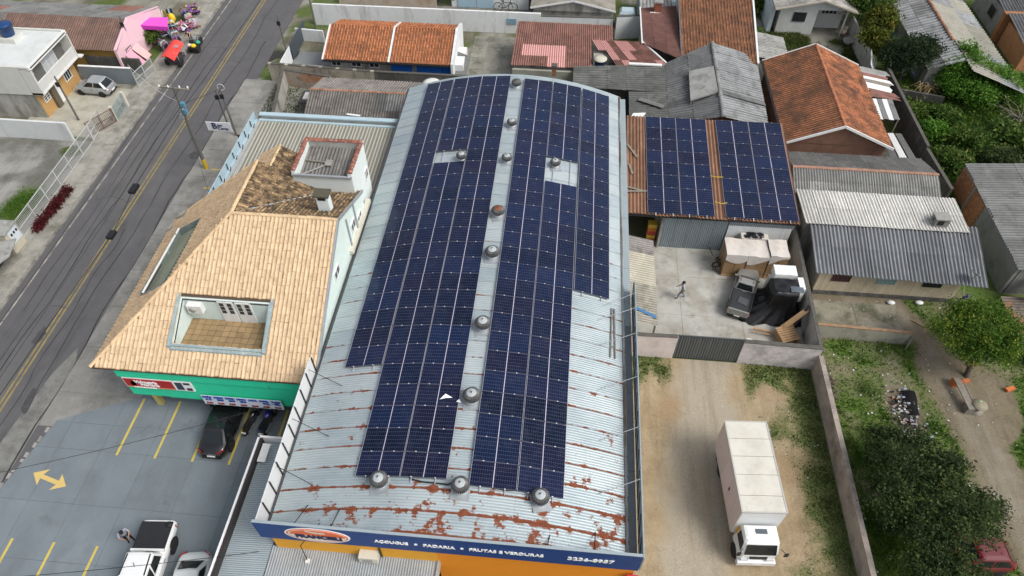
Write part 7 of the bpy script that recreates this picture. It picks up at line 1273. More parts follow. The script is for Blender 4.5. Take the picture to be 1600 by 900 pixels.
# ------------------------------------------------------------------ box truck
tk = thing('box_truck', 'white box truck parked on the dirt lot facing the camera', 'truck', (10.75, 16.9, .02), R(-90 + 3.5)); m_box = surf('box_cream', (.62, .60, .53), .75, .05, 1.2, dirts=[((.42, .39, .33), .48, .72, .8, .55), ((.3, .28, .25), .58, .78, 1.6, .3)], coord='obj'); m_side = surf('box_side', (.60, .50, .47), .7, .05, 1, dirts=[((.5, .46, .42), .5, .7, .7, .5)], coord='obj'); m_cabw = paint('truck_white', (.78, .79, .79), .5)
BX0, BX1, BW = -2.95, 2.0, 1.08; z0, z1 = .85, 3.3
for s in (-1, 1): b = MB(); b.box(BX0, s * BW - .02, z0, BX1, s * BW + .02, z1 - .03); part('side_panel', b, m_side, tk, False)
b = MB(); b.box(BX1 - .02, -BW + .02, z0, BX1 + .02, BW - .02, z1 - .03); part('front_panel', b, surf('box_front', (.72, .74, .74), .6, .04, 1), tk, False); b = MB(); b.box(BX0 - .02, -BW + .02, z0, BX0 + .02, BW - .02, z1 - .03); part('rear_door', b, m_side, tk, False)
n_ = 5; ed = [BX0, -1.95, -.95, .05, 1.15, BX1]
for i in range(5): b = MB(); b.box(ed[i] + .012, -BW + .03, z1 - .05, ed[i + 1] - .012, BW - .03, z1 + .01 + .004 * (i % 2)); part('roof_panel', b, m_box, tk, False)
for s in (-1, 1): b = MB(); b.box(BX0 - .03, s * BW - .035, z1 - .06, BX1 + .03, s * BW + .035, z1 + .03); part('roof_rail', b, flat('rail_grey', (.5, .49, .46), .5, .3), tk, False)
for x in (BX0, BX1): b = MB(); b.box(x - .035, -BW, z1 - .06, x + .035, BW, z1 + .028); part('end_rail', b, flat('rail_grey', (.5, .49, .46), .5, .3), tk, False)
b = MB(); b.box(.2, -BW - .035, 1.2, 1.15, -BW - .02, 2.75); dr = part('side_door', b, surf('door_pink', (.62, .49, .47), .7, .04, 1), tk, False); b = MB(); b.box(.2, -BW - .05, 1.9, .3, -BW - .036, 2.2); part('handle', b, m_seam, dr, False)
b = MB(); b.box(-.9, -BW - .03, 1.0, .15, -BW - .02, 2.9); part('patch_panel', b, surf('patch_pink', (.66, .53, .52), .7, .03, 1), tk, False)
b = MB(); b.box(BX0, -.45, .55, 2.9, .45, .84); part('chassis', b, m_seam, tk, False)
CX0, CX1, CW = 2.12, 3.35, .92
def cabr(z, f0, f1, w_): return [(CX0 + f0, -w_, z), (CX1 - f1 - .1, -w_, z), (CX1 - f1, -w_ * .88, z), (CX1 - f1 + .012, 0, z), (CX1 - f1, w_ * .88, z), (CX1 - f1 - .1, w_, z), (CX0 + f0, w_, z)]
b = MB(); b.loft([cabr(.55, 0, .05, CW), cabr(1.25, 0, 0, CW), cabr(1.4, 0, .02, CW), cabr(2.05, .02, .28, CW * .93), cabr(2.22, .08, .42, CW * .86), cabr(2.27, .2, .55, CW * .7)], 0); part('cab', b, m_cabw, tk, False)
b = MB(); b.hexa([(x + o_, y, z + o_ * .5) for o_ in (-.03, .04) for x, y, z in ((CX1 - .02, -CW * .84, 1.42), (CX1 - .02, CW * .84, 1.42), (CX1 - .26, CW * .78, 2.02), (CX1 - .26, -CW * .78, 2.02))]); part('windscreen', b, m_glass, tk, False)
for s in (-1, 1):
    b = MB(); b.hexa([(x, s * (y + o_), z) for o_ in (-.03, .012) for x, y, z in ((CX0 + .2, CW, 1.4), (CX1 - .2, CW, 1.4), (CX1 - .38, CW * .945, 1.98), (CX0 + .22, CW * .945, 1.98))]); part('side_window', b, m_glass, tk, False)
    b = MB(); b.box(CX0 + .12, s * CW - .012, .62, CX1 - .2, s * CW + .014, 1.34); part('door', b, m_cabw, tk, False); b = MB(); b.tube([(CX1 - .12, s * CW, 1.9), (CX1 + .12, s * (CW + .22), 1.85)], .018, 5); arm = part('mirror_arm', b, m_black, tk, False); b = MB(); b.box(CX1 + .08, s * (CW + .22) - .09, 1.6, CX1 + .14, s * (CW + .22) + .09, 1.95); part('mirror', b, m_black, arm, False)
    b = MB(); b.hexa([(CX1 - .0 + o_, s * y, z) for o_ in (-.02, .055) for y, z in ((.45, .74), (.82, .74), (.82, .92), (.45, .92))]); part('headlight', b, m_head, tk, False)
    b = MB(); b.hexa([(x, s * y, z) for x, y, z in ((CX0 + .0, CW + .005, 1.25), (CX0 + .14, CW + .005, 1.1), (CX0 + .14, CW + .02, 1.1), (CX0, CW + .02, 1.25), (CX0, CW + .005, 1.95), (CX0 + .14, CW * .95, 2.0), (CX0 + .14, CW * .95 + .015, 2.0), (CX0, CW + .02, 1.95))]); part('orange_marker', b, flat('marker_orange', (.6, .3, .02)), tk, False)
b = MB(); b.box(CX1 + .0, -.42, .95, CX1 + .05, .42, 1.2); part('grille', b, m_black, tk, False); b = MB(); b.box(CX1 - .1, -CW * 1.02, .35, CX1 + .14, CW * 1.02, .68); part('bumper', b, m_cabw, tk, False); b = MB(); b.box(CX1 + .141, -.2, .45, CX1 + .15, .2, .56); part('number_plate', b, m_plate, tk, False)
b = MB(); b.box(CX0 + .28, -.28, 2.268, CX0 + .52, .28, 2.3); part('roof_hatch', b, flat('hatch_grey', (.1, .12, .14), .3), tk, False)
for x in (2.75, -1.6):
    for s in (-1, 1): wheel(tk, x, s * (.86 if x > 0 else .84), .4, .26)
b = MB(); b.tube([(CX1 - .2, -.7, 1.46), (CX1 - .1, .0, 1.5)], .012, 4); part('wiper', b, m_black, tk, False)
for s in (-1, 1): b = MB(); b.box(-.4, s * .78 - .18, .42, .6, s * .78 + .18, .8); part('fuel_tank' if s > 0 else 'tool_box', b, m_steel if s > 0 else m_seam, tk, False); b = MB(); b.box(-2.35, s * .84 - .15, .25, -2.31, s * .84 + .15, .8); part('mud_flap', b, m_rubber, tk, False)
for k in range(9):
    for s in (-1, 1): b = MB(); b.box(BX0 + .3 + .52 * k, s * BW - .026, z0 + .03, BX0 + .33 + .52 * k, s * BW + .026, z1 - .08); part('side_rib', b, m_side, tk, False)
# ------------------------------------------------------------------ motorcycles
def moto(label, loc, rz, tank, lean=.12):
    t = thing('motorcycle', label, 'motorcycle', loc, rz, 'motorcycles parked under the green shop front'); t.rotation_euler = (lean, 0, rz)
    for x in (-.66, .66): w_ = part('wheel', MB().lathe([(.2, -.05), (.27, -.055), (.31, 0), (.27, .055), (.2, .05)], 18), m_rubber, t, False); w_.location = (x, 0, .31); w_.rotation_euler = (R(90), 0, 0); part('rim', MB().lathe([(.03, -.03), (.2, -.02), (.2, .02), (.03, .03)], 12), m_rim, w_, False)
    b = MB(); b.loft([[(x, -w * .6, z0_), (x, -w, (z0_ + z1_) / 2), (x, -w * .6, z1_), (x, w * .6, z1_), (x, w, (z0_ + z1_) / 2), (x, w * .6, z0_)] for x, w, z0_, z1_ in ((-.05, .1, .72, .86), (.1, .17, .7, .95), (.3, .16, .7, .96), (.45, .07, .74, .9))], 0, True); part('tank', b, tank, t, False)
    b = MB(); b.loft([[(x, -w, z - .06), (x, -w, z), (x, w, z), (x, w, z - .06)] for x, w, z in ((-.85, .07, .95), (-.6, .13, .86), (-.2, .15, .8), (.02, .1, .82))]); part('seat', b, m_black, t, False)
    b = MB(); b.box(-.3, -.14, .3, .25, .14, .68); part('engine', b, surf('engine_grey', (.08, .08, .08), .5, .3, 9, metal=.5), t, False); b = MB(); b.tube([(.66, .1, .31), (.5, .1, .95)], .03, 6); part('fork', b, m_rim, t, False); b = MB(); b.tube([(.66, -.1, .31), (.5, -.1, .95)], .03, 6); part('fork', b, m_rim, t, False)
    b = MB(); b.tube([(.34, -.36, 1.02), (.48, -.12, 1.0), (.48, .12, 1.0), (.34, .36, 1.02)], .022, 6); part('handlebar', b, m_black, t, False); b = MB(); b.ball((.6, 0, .9), .11, 10); part('headlamp', b, m_head, t, False); b = MB(); b.tube([(-.1, -.16, .35), (-.75, -.18, .42)], .05, 8); part('exhaust', b, m_rim, t, False)
    b = MB(); b.hexa([(-.98, -.1, .5), (-.86, -.1, .5), (-.86, .1, .5), (-.98, .1, .5), (-1.02, -.1, .66), (-.98, -.1, .68), (-.98, .1, .68), (-1.02, .1, .66)]); part('number_plate', b, m_plate, t, False); b = MB(); b.tube([(-.4, 0, .55), (-.9, 0, .8)], .05, 6); part('tail', b, tank, t, False)
    for s in (-1, 1): b = MB(); b.tube([(.4, s * .3, 1.03), (.36, s * .34, 1.16)], .012, 4); arm = part('mirror_arm', b, m_black, t, False); b = MB(); b.ball((.36, s * .36, 1.18), .06, 8, 0, (.4, 1, .7)); part('mirror', b, m_black, arm, False)
q = P(394, 662, 0); moto('black motorcycle beside the black sedan under the banner', (q.x + .1, q.y, .035), R(80), m_blackp); q = P(424, 664, 0); moto('dark blue motorcycle next to the yellow line by the canopy corner', (q.x, q.y, .035), R(84), paint('moto_blue', (.02, .02, .22), .8), -.1)
# ------------------------------------------------------------------ people
m_skin = flat('skin', (.36, .2, .13), .6)
def person(label, loc, rz, J, cols, scale=1.0, hair=(.012, .01, .009), cap=False, group=None):
    """one skinned body; J gives joint positions of a standing/walking/bending pose (x forward, y left)"""
    t = thing('person', label, 'person', loc, rz, group); t.scale = (scale,) * 3
    N = ['pel', 'spi', 'che', 'nec', 'hed', 'top', 'lsh', 'lel', 'lwr', 'lha', 'rsh', 'rel', 'rwr', 'rha', 'lhi', 'lkn', 'lan', 'lto', 'rhi', 'rkn', 'ran', 'rto']; rad = dict(pel=.15, spi=.13, che=.155, nec=.055, hed=.095, top=.08, lsh=.07, lel=.048, lwr=.033, lha=.04, lhi=.09, lkn=.06, lan=.042, lto=.035); E_ = [('pel', 'spi'), ('spi', 'che'), ('che', 'nec'), ('nec', 'hed'), ('hed', 'top'), ('che', 'lsh'), ('lsh', 'lel'), ('lel', 'lwr'), ('lwr', 'lha'), ('che', 'rsh'), ('rsh', 'rel'), ('rel', 'rwr'), ('rwr', 'rha'), ('pel', 'lhi'), ('lhi', 'lkn'), ('lkn', 'lan'), ('lan', 'lto'), ('pel', 'rhi'), ('rhi', 'rkn'), ('rkn', 'ran'), ('ran', 'rto')]
    me = bpy.data.meshes.new('body'); me.from_pydata([J[n] for n in N], [(N.index(a), N.index(c)) for a, c in E_], []); o = bpy.data.objects.new('tmp', me); COL.objects.link(o); o.modifiers.new('s', 'SKIN'); su = o.modifiers.new('u', 'SUBSURF'); su.levels = 2
    for i, n in enumerate(N): rr = rad.get(n) or rad['l' + n[1:]]; me.skin_vertices[0].data[i].radius = (rr * (1.25 if n in ('che', 'pel') else 1), rr * (.8 if n in ('che', 'pel', 'spi') else 1)); me.skin_vertices[0].data[i].use_root = n == 'pel'
    dg = bpy.context.evaluated_depsgraph_get(); m2 = bpy.data.meshes.new_from_object(o.evaluated_get(dg)); bpy.data.objects.remove(o); m2.name = 'body'
    bm = bmesh.new(); bm.from_mesh(m2)
    for s in ('l', 'r'):                       # five fingers rooted in each palm
        h_, w_ = Vector(J[s + 'ha']), Vector(J[s + 'wr']); d = (h_ - w_).normalized(); sd = d.cross(Vector((1, 0, .01))).normalized()
        for k in range(5):
            L_ = (.045, .075, .085, .08, .06)[k]; base = h_ + sd * (-.036 + .018 * k) + d * (.0 if k == 0 else .03); dd = (d * .75 + sd * (-.65 if k == 0 else 0) + Vector((.25, 0, 0)) * (k > 0)).normalized(); mb = MB(); mb.tube([base, base + dd * L_ * .5, base + (dd * .8 + d * .1).normalized() * L_], [.011, .010, .007], 6); vv = [bm.verts.new(v) for v in mb.v]
            for f in mb.f:
                try: bm.faces.new([vv[i] for i in f]).smooth = True
                except ValueError: pass
    bm.to_mesh(m2); bm.free(); m2.materials.clear()
    for c_ in (flat('shirt_' + label[:12].replace(' ', '_'), cols[0], .9), flat('trousers_' + label[:12].replace(' ', '_'), cols[1], .9), m_skin, flat('shoe_dark', (.02, .018, .018), .8)): m2.materials.append(c_)
    sleeve = cols[2] if len(cols) > 2 else True
    reg = {('pel', 'spi'): 0, ('spi', 'che'): 0, ('che', 'nec'): 0, ('nec', 'hed'): 2, ('hed', 'top'): 2, ('che', 'lsh'): 0, ('lsh', 'lel'): 0, ('lel', 'lwr'): 0 if sleeve else 2, ('lwr', 'lha'): 2, ('che', 'rsh'): 0, ('rsh', 'rel'): 0, ('rel', 'rwr'): 0 if sleeve else 2, ('rwr', 'rha'): 2, ('pel', 'lhi'): 1, ('lhi', 'lkn'): 1, ('lkn', 'lan'): 1, ('lan', 'lto'): 3, ('pel', 'rhi'): 1, ('rhi', 'rkn'): 1, ('rkn', 'ran'): 1, ('ran', 'rto'): 3}
    for f in m2.polygons:
        c_ = f.center; best = min(reg, key=lambda e: (c_ - (lambda a, bb: a + (bb - a) * max(0, min(1, (c_ - a).dot(bb - a) / max(1e-6, (bb - a).length_squared))))(Vector(J[e[0]]), Vector(J[e[1]]))).length); f.material_index = reg[best]; f.use_smooth = True
        if c_.z < Vector(J['pel']).z - .02 and f.material_index == 0: f.material_index = 1
    link('body', m2, t)
    hd, tp = Vector(J['hed']), Vector(J['top']); b = MB(); up = (tp - hd).normalized(); b.ball(tuple(hd + up * .055 - Vector((.02, 0, 0))), .115, 12, 0, (1.02, .92, .9)); part('cap' if cap else 'hair', b, flat('hair_' + label[:10].replace(' ', '_'), hair, .8), t, False)
    fw = Vector((1, 0, 0)); fw = (fw - up * fw.dot(up)).normalized(); fc = MB()
    for s in (-1, 1): fc.ball(tuple(hd + fw * .088 + Vector((0, s * .035, .0))), .014, 6)
    part('eyes', fc, m_black, t, False); fc = MB(); fc.ball(tuple(hd + fw * .102 - up * .025), .02, 6, 0, (1, .8, 1.3)); fc.ball(tuple(hd + fw * .088 - up * .065), .016, 6, 0, (.6, 1.8, .5)); 
    for s in (-1, 1): fc.ball(tuple(hd + Vector((0, s * .095, -.005))), .025, 6, 0, (.7, .4, 1.2))
    part('face_features', fc, m_skin, t, False); return t
walk = dict(pel=(0, 0, .88), spi=(.01, 0, 1.05), che=(.03, 0, 1.28), nec=(.04, 0, 1.44), hed=(.06, 0, 1.55), top=(.06, 0, 1.64), lsh=(.02, .19, 1.36), lel=(-.1, .25, 1.12), lwr=(-.02, .25, .9), lha=(.01, .24, .82), rsh=(.04, -.19, 1.36), rel=(.1, -.25, 1.1), rwr=(.28, -.22, .97), rha=(.35, -.21, .93), lhi=(.02, .09, .8), lkn=(.2, .1, .48), lan=(.22, .1, .09), lto=(.38, .11, .05), rhi=(-.02, -.09, .8), rkn=(-.04, -.1, .45), ran=(-.26, -.1, .13), rto=(-.13, -.11, .04))
stand = dict(pel=(0, 0, .92), spi=(.03, 0, 1.08), che=(.12, 0, 1.32), nec=(.2, 0, 1.47), hed=(.28, 0, 1.56), top=(.31, 0, 1.66), lsh=(.1, .2, 1.4), lel=(.2, .26, 1.15), lwr=(.42, .12, 1.12), lha=(.5, .08, 1.13), rsh=(.1, -.2, 1.4), rel=(.2, -.26, 1.15), rwr=(.42, -.12, 1.12), rha=(.5, -.08, 1.13), lhi=(0, .1, .84), lkn=(.04, .11, .48), lan=(.0, .12, .09), lto=(.18, .14, .05), rhi=(0, -.1, .84), rkn=(-.02, -.11, .48), ran=(-.08, -.12, .09), rto=(.1, -.14, .05))
bend = dict(stand, spi=(.1, 0, 1.06), che=(.34, 0, 1.2), nec=(.5, 0, 1.27), hed=(.6, 0, 1.3), top=(.68, 0, 1.35), lsh=(.36, .2, 1.24), lel=(.5, .24, 1.0), lwr=(.72, .2, .95), lha=(.8, .18, .95), rsh=(.36, -.2, 1.24), rel=(.5, -.24, 1.0), rwr=(.72, -.2, .95), rha=(.8, -.18, .95))
q = P(1063, 466, 0); person('person in pale blue top and dark shoes walking across the concrete yard', (q.x, q.y, .03), R(178), walk, ((.36, .42, .52), (.17, .2, .27), False), .98)
q = P(211, 844, 0); person('person in grey shirt and dark trousers standing by the white pickup bed', (q.x - .15, q.y - .05, .035), R(-40), stand, ((.32, .33, .40), (.012, .014, .022), False), .98)
q = P(303, 66, 0); person('person in tan top leaning over a loaded bike at the kerb', (q.x - .1, q.y - .15, .1), R(-80), bend, ((.45, .3, .22), (.02, .02, .03), False), .95)
tc = thing('cargo_bike', 'black cargo bike loaded with yellow white and green bags at the kerb', 'cargo bike', tuple(P(310, 76, .0))); q = P(310, 76, 0)
for k, (dx, dy) in enumerate(((0, .9), (-.4, -.6), (.4, -.6))): w_ = part('wheel', MB().lathe([(.26, -.04), (.33, -.045), (.36, 0), (.33, .045), (.26, .04)], 16), m_rubber, tc, False); w_.location = (dx, dy, .36); w_.rotation_euler = (0, R(90), 0)
b = MB(); b.box(-.45, -1.05, .45, .45, .15, .62); part('tray', b, m_black, tc, False); b = MB(); b.tube([(0, .9, .36), (0, .2, .6), (0, .75, 1.0), (0, .9, .36)], .035, 6); part('frame', b, m_steel, tc, False); b = MB(); b.tube([(-.35, .6, 1.05), (0, .72, 1.0), (.35, .6, 1.05)], .025, 6); part('handlebar', b, m_black, tc, False); b = MB(); b.box(-.1, .1, .9, .1, .4, .98); part('saddle', b, m_black, tc, False)
for k, (dx, dy, z, rr, c_) in enumerate(((.1, -.85, .8, .32, 'bright_yellow'), (-.3, -.75, .78, .26, 'cloth_white'), (.35, -.3, .85, .28, 'bag_green'), (-.3, -.25, .85, .28, 'cloth_black'), (.0, -.1, 1.1, .28, 'cloth_grey'))):
    b = MB(); b.ball((q.x + dx, q.y + dy, z), rr * .85, 7, 0, (1.1, .9, .7)); solo('cargo_bag', b, flat('bag_green', (.04, .35, .25)) if c_ == 'bag_green' else bpy.data.materials[c_], '%s bag piled on the cargo bike at the kerb' % ('yellow', 'white', 'green', 'black', 'grey')[k], 'bag')
# ------------------------------------------------------------------ goods in the concrete yard
m_card = surf('wrapped_cardboard', (.30, .19, .095), .55, .12, 2, dirts=[((.18, .12, .07), .48, .7, 1.5, .5), ((.52, .42, .3), .58, .76, 3, .5, (1, 1, .4))], coat=.25, coord='obj'); m_film = surf('plastic_film', (.62, .58, .53), .4, .06, 2, dirts=[((.42, .25, .16), .54, .72, 1.2, .6)], coat=.3, coord='obj')
for k, (x0, x1, top, lb) in enumerate(((11.35, 12.75, 2.1, 'leftmost tall film wrapped cardboard pallet load in front of the shed'), (12.8, 14.15, 2.05, 'middle film wrapped cardboard pallet load with dark print'), (14.2, 15.4, 2.2, 'rightmost film wrapped pallet load with brown stained top'))):
    t = thing('pallet_load', lb, 'pallet load', ((x0 + x1) / 2, 34.0, 0), 0, 'film wrapped pallet loads in the yard'); b = MB(); b.box(x0, 33.2, .03, x1, 34.8, .17); part('pallet', b, m_wood, t)
    for j in range(3):
        for i in range(2): xa_, xb_ = x0 + (x1 - x0) * i / 2, x0 + (x1 - x0) * (i + 1) / 2; zz = .18 + (top - .2) * j / 3; b = MB(); b.box(xa_ + .012, 33.22 + random.uniform(0, .03), zz, xb_ - .012, 34.78, zz + (top - .2) / 3 - .015); part('carton', b, m_card, t)
    b = MB(); b.grid(lambda u, v: (x0 - .01 + (x1 - x0 + .02) * u, 33.19 + 1.61 * v, top + .02 + .05 * math.sin(7 * u + 3 * v) * math.sin(5 * v + k)), 8, 8); b.grid(lambda u, v: (x0 - .015 + (x1 - x0 + .03) * u, 33.18 + .012 * math.sin(9 * u + v * 4), top + .02 - .8 * v * (.6 + .4 * math.sin(3 * u + k))), 6, 3); part('film', b, m_film, t)
t = thing('pallet_load', 'lower wrapped load topped with black plastic behind the tall row', 'pallet load', (13.5, 35.1, 0), 0, 'film wrapped pallet loads in the yard'); b = MB(); b.box(12.5, 34.86, .03, 14.3, 35.42, 2.1); part('carton', b, m_film, t); b = MB(); b.grid(lambda u, v: (12.7 + 1.3 * u, 34.86 + .55 * v, 2.12 + .22 * math.sin(3.1 * u) * math.sin(3.1 * v) + .08 * math.sin(11 * u + 5 * v)), 10, 7); part('black_plastic', b, surf('black_tarp', (.008, .008, .009), .28, .3, 3, bump=.03, bs=4, spec=.5), t)
def tarp_pile():
    t = thing('tarped_stack', 'tall stack under black plastic tarp with white box tops showing', 'stack', (14.6, 30.7, 0)); m_t = surf('black_tarp', (.008, .008, .009), .28, .3, 3, bump=.03, bs=4, spec=.5)
    b = MB(); b.box(13.9, 30.2, .03, 15.6, 31.9, 1.9); part('stack', b, m_film, t); b = MB(); b.box(14.1, 31.35, 1.9, 15.5, 32.2, 2.5); part('box_top', b, m_white, t); b = MB(); b.box(15.5, 30.3, 1.2, 15.85, 31.3, 2.4); part('box_top', b, m_white, t)
    def f(u, v):
        a = u * 2 * math.pi; k = max(abs(math.cos(a)), abs(math.sin(a))) ** -.75; fl = max(0, (v - .5) / .5); rr = (.55 * min(1, v / .12) + .22 + .1 * v + .75 * fl ** 1.6) * (1 + .06 * math.sin(11 * a) * v + .05 * math.sin(19 * a + 4 * v) * v)
        return (14.75 + rr * k * (1.0 if math.cos(a) > 0 else 1.25 + .5 * fl) * math.cos(a), 30.6 + rr * k * .95 * math.sin(a), .06 + 2.3 * (1 - max(0, (v - .1) / .9) ** .85) + .05 * math.sin(13 * a) * v * (1 - v))
    b = MB(); b.grid(f, 72, 14); part('tarp', b, m_t, t); b = MB(); b.grid(lambda u, v: (13.95 + 1.45 * u, 30.0 + 1.05 * v, 2.4 + .05 * math.sin(9 * u) * math.cos(7 * v)), 10, 8); part('tarp_fold', b, m_t, t); b = MB(); b.grid(lambda u, v: (14.9 + .8 * u, 29.95 + .5 * v, 2.44 + .03 * math.sin(5 * u)), 5, 4); part('grey_fold', b, flat('grey_tarp', (.10, .12, .14), .35), t)
tarp_pile()
def pl(lb, p_, q_, w_, h_, m=m_wood, nm='plank'): solo(nm, MB().beam(p_, q_, w_, h_), m, lb, 'plank')
pl('long raw wooden board leaning on the yard side wall above the pallet planks', (14.3, 28.3, .5), (15.9, 29.1, 1.9), .34, .05); pl('dark beam leaning against the yard side wall near the corner', (15.2, 28.6, .3), (15.95, 29.2, 2.2), .16, .12, flat('dark_beam', (.05, .05, .055), .9)); pl('loose plank on the ground left of the pallet planks', (12.9, 28.6, .3), (14.1, 28.4, .3), .12, .05); pl('thin batten lying beside the loose plank by the tarp', (12.8, 28.4, .25), (13.9, 28.2, .25), .07, .04)
ps = thing('pallet_stack', 'stack of raw pallet boards in the front right corner of the concrete yard', 'pallet', (14.9, 28.0, 0))
for k in range(7): a_ = .35; b = MB(); d = Vector((math.cos(a_), math.sin(a_), 0)); n_ = Vector((-d.y, d.x, 0)); c_ = Vector((14.9, 28.0, .62 + .02 * k)) + n_ * (-.42 + .16 * k); b.beam(c_ - d * .62, c_ + d * random.uniform(.5, .62), .13, .04); part('board', b, m_wood, ps)
for s in (-.5, 0, .45): b = MB(); c_ = Vector((14.9 + s, 28.0 + s * .3, .3)); b.beam(c_ - n_ * .5, c_ + n_ * .55, .1, .55); part('bearer', b, m_wood, ps)
b = MB(); q = P(1185, 527, .2); b.box(q.x - .7, 26.4, .04, q.x + .6, 26.55, .18); solo('green_board', b, flat('faded_green', (.1, .28, .2), .8), 'faded green strip of board behind the right gate wall', 'board'); b = MB(); q = P(1168, 523, 1.6); b.box(q.x - .22, 26.2, .03, q.x + .1, 26.45, 1.95); solo('gate_motor', b, m_white, 'whitish gate post box at the right end of the dark gate', 'post')
wlt = surf('dark_heap', (.06, .045, .03), .95, .3, 4); b = MB()
for k in range(26): c_ = Vector((11.15 + random.uniform(-.3, .2), 34.0 + random.uniform(-.9, .8), .05 + random.uniform(0, .5))); b.beam(c_, c_ + Vector((random.uniform(-.4, .4), random.uniform(-.4, .4), random.uniform(.1, .6))), .04)
o = solo('brush_heap', b, wlt, 'heap of dry brown sticks leaning on the leftmost pallet load', 'brush'); o['kind'] = 'stuff'
# ------------------------------------------------------------------ garden things
bn_ = thing('garden_bench', 'long weathered plank bench on orange block feet under the round tree', 'bench', (24.7, 24.6, 0)); a, c = P(1494, 590, .5), P(1519, 640, .5); b = MB(); b.beam(a, c, .36, .06); part('seat', b, m_oldwood, bn_); d = (c - a).normalized(); nn = Vector((-d.y, d.x, 0)); b = MB(); b.beam(a - nn * -.35 + d * .15, c - nn * -.3 - d * .1, .07, .05); part('side_rail', b, m_oldwood, bn_)
m_ob = surf('orange_block', (.55, .16, .05), .9, .15, 4)
for e in (a + d * .15, c - d * .2): b = MB(); b.box(e.x - .2, e.y - .2, 0, e.x + .2, e.y + .2, .46); part('block_foot', b, m_ob if e.y > c.y + .5 else m_oldwood, bn_)
q = P(1527, 633, .5); ct_ = thing('spool_table', 'round grey cable spool table beside the plank bench', 'table', (q.x + .12, q.y, 0)); part('top', MB().lathe([(.4, .52), (.42, .54), (.42, .58), (.001, .6)], 20), surf('spool_wood', (.26, .23, .17), .9, .25, 6, coord='obj'), ct_, False); part('drum', MB().lathe([(.2, .05), (.2, .52)], 12), m_oldwood, ct_, False); part('base', MB().lathe([(.42, .0), (.42, .06), (.001, .06)], 18), m_oldwood, ct_, False); b = MB(); b.ball((.08, .2, .62), .08, 8, 0, (1.5, .7, .4)); part('green_scrap', b, flat('pale_green', (.3, .5, .25)), ct_, False)
for k, (px_, py_, lb) in enumerate(((1520, 569, 'orange hollow block under the round tree crown beside its trunk'), (1507, 596, 'orange hollow block just right of the bench end'), (1578, 608, 'orange hollow block alone on the grass right of the spool table'))): q = P(px_, py_, .1); b = MB(); b.hexa([(q.x + dx * .26 - dy * .05, q.y + dx * .1 + dy * .1, z) for z in (0, .2) for dx, dy in ((-1, -1), (1, -1), (1, 1), (-1, 1))]); solo('hollow_block', b, m_ob, lb, 'block')
b = MB()
for k in range(210): c_ = Vector((20.9 + random.gauss(0, .4), 23.1 + random.gauss(0, .95), random.uniform(.02, .16))); L_ = random.uniform(.025, .09); b.hexa([c_ + Vector((random.uniform(-.02, .02) + x * L_, y * L_ * .7, z * .08)) for z in (0, 1) for x, y in ((-1, -1), (1, -.8), (.9, 1), (-1, .8))], random.choice((0, 1, 1, 1, 2, 2, 3, 4)))
o = solo('rubbish_heap', b, [flat('trash_white', (.55, .55, .56)), flat('trash_char', (.03, .03, .03), .95), flat('trash_grey', (.25, .25, .24)), flat('trash_brick', (.4, .2, .13)), flat('trash_blue', (.3, .33, .4))], 'burnt rubbish heap of grey and white scraps in the garden', 'rubbish'); o['kind'] = 'stuff'
b = MB(); b.grid(lambda u, v: (lambda w0: (w0.x, w0.y, .12 + .1 * math.sin(math.pi * u) + .05 * math.sin(6 * v)))(Vector(P(1408, 612, 0)).lerp(P(1428, 613, 0), u).lerp(Vector(P(1417, 650, 0)).lerp(P(1436, 651, 0), u), v)), 6, 8); solo('black_sheet', b, surf('black_rubber_sheet', (.006, .006, .007), .8, .2, 4, spec=.2), 'black rubber sheet lying beside the burnt rubbish heap', 'sheet')
b = MB()
for k in range(120): c_ = Vector((16.9 + random.gauss(0, .22), 24.6 + random.gauss(0, .9), random.uniform(.0, .35))); b.beam(c_, c_ + Vector((random.uniform(-.5, .5), random.uniform(-.6, .6), random.uniform(-.05, .2))), .03, m=random.choice((0, 0, 1)))
o = solo('branch_pile', b, [surf('dead_branch', (.1, .075, .055), .95, .3, 6), surf('dead_branch_pale', (.2, .17, .13), .95, .3, 6)], 'pile of dry branches along the garden side of the boundary wall', 'branches'); o['kind'] = 'stuff'
b = MB()
for (x0, y0, x1, y1, n_) in ((17, 12, 24, 28, 260), (24, 12, 27, 28, 35), (9, 8, 16, 25, 60), (18, 29, 26, 31.8, 16), (29, 42, 33, 54, 60), (28, 20, 31, 32, 30)):
    for k in range(n_): x, y = random.uniform(x0, x1), random.uniform(y0, y1); s_ = random.uniform(.015, .05) * (1 if x > 16 else .7); z = random.uniform(.03, .09); b.add([(x - s_, y - s_ * .6, z), (x + s_, y - s_, z + .02), (x + s_ * .7, y + s_, z), (x - s_, y + s_ * .8, z + .03)], [(0, 1, 2, 3)], random.choice((0, 0, 1, 2)))
o = solo('litter', b, [flat('litter_white', (.6, .6, .6)), flat('litter_grey', (.35, .36, .38)), flat('litter_tan', (.4, .3, .2))], 'scattered bits of pale litter over the garden and dirt lots', 'litter', (0, 0, 0)); o['kind'] = 'stuff'
pl('grey post leaning at the right end of the low garden wall', (22.3, 28.0, 0), (22.45, 28.35, 1.1), .12, .1, m_oldwood); pl('thin stick on the path right of the low garden wall', (23.3, 30.4, .05), (23.9, 29.9, .06), .06, .05, m_wood)
for k, (px_, lb) in enumerate(((1392, 'white cloth bundle at the foot of the cream board front'), (1436, 'white plastic bag at the foot of the board front near the frame'))): q = P(px_, 473, .1); b = MB(); b.ball((q.x, q.y, .12), .24, 8, 0, (1.2, .8, .5)); solo('cloth_bundle', b, m_white, lb, 'bundle')
mf = thing('metal_shelf', 'dark metal frame rack leaning at the right end of the cream board front', 'rack', tuple(P(1465, 470, 0))); q = P(1465, 472, 0)
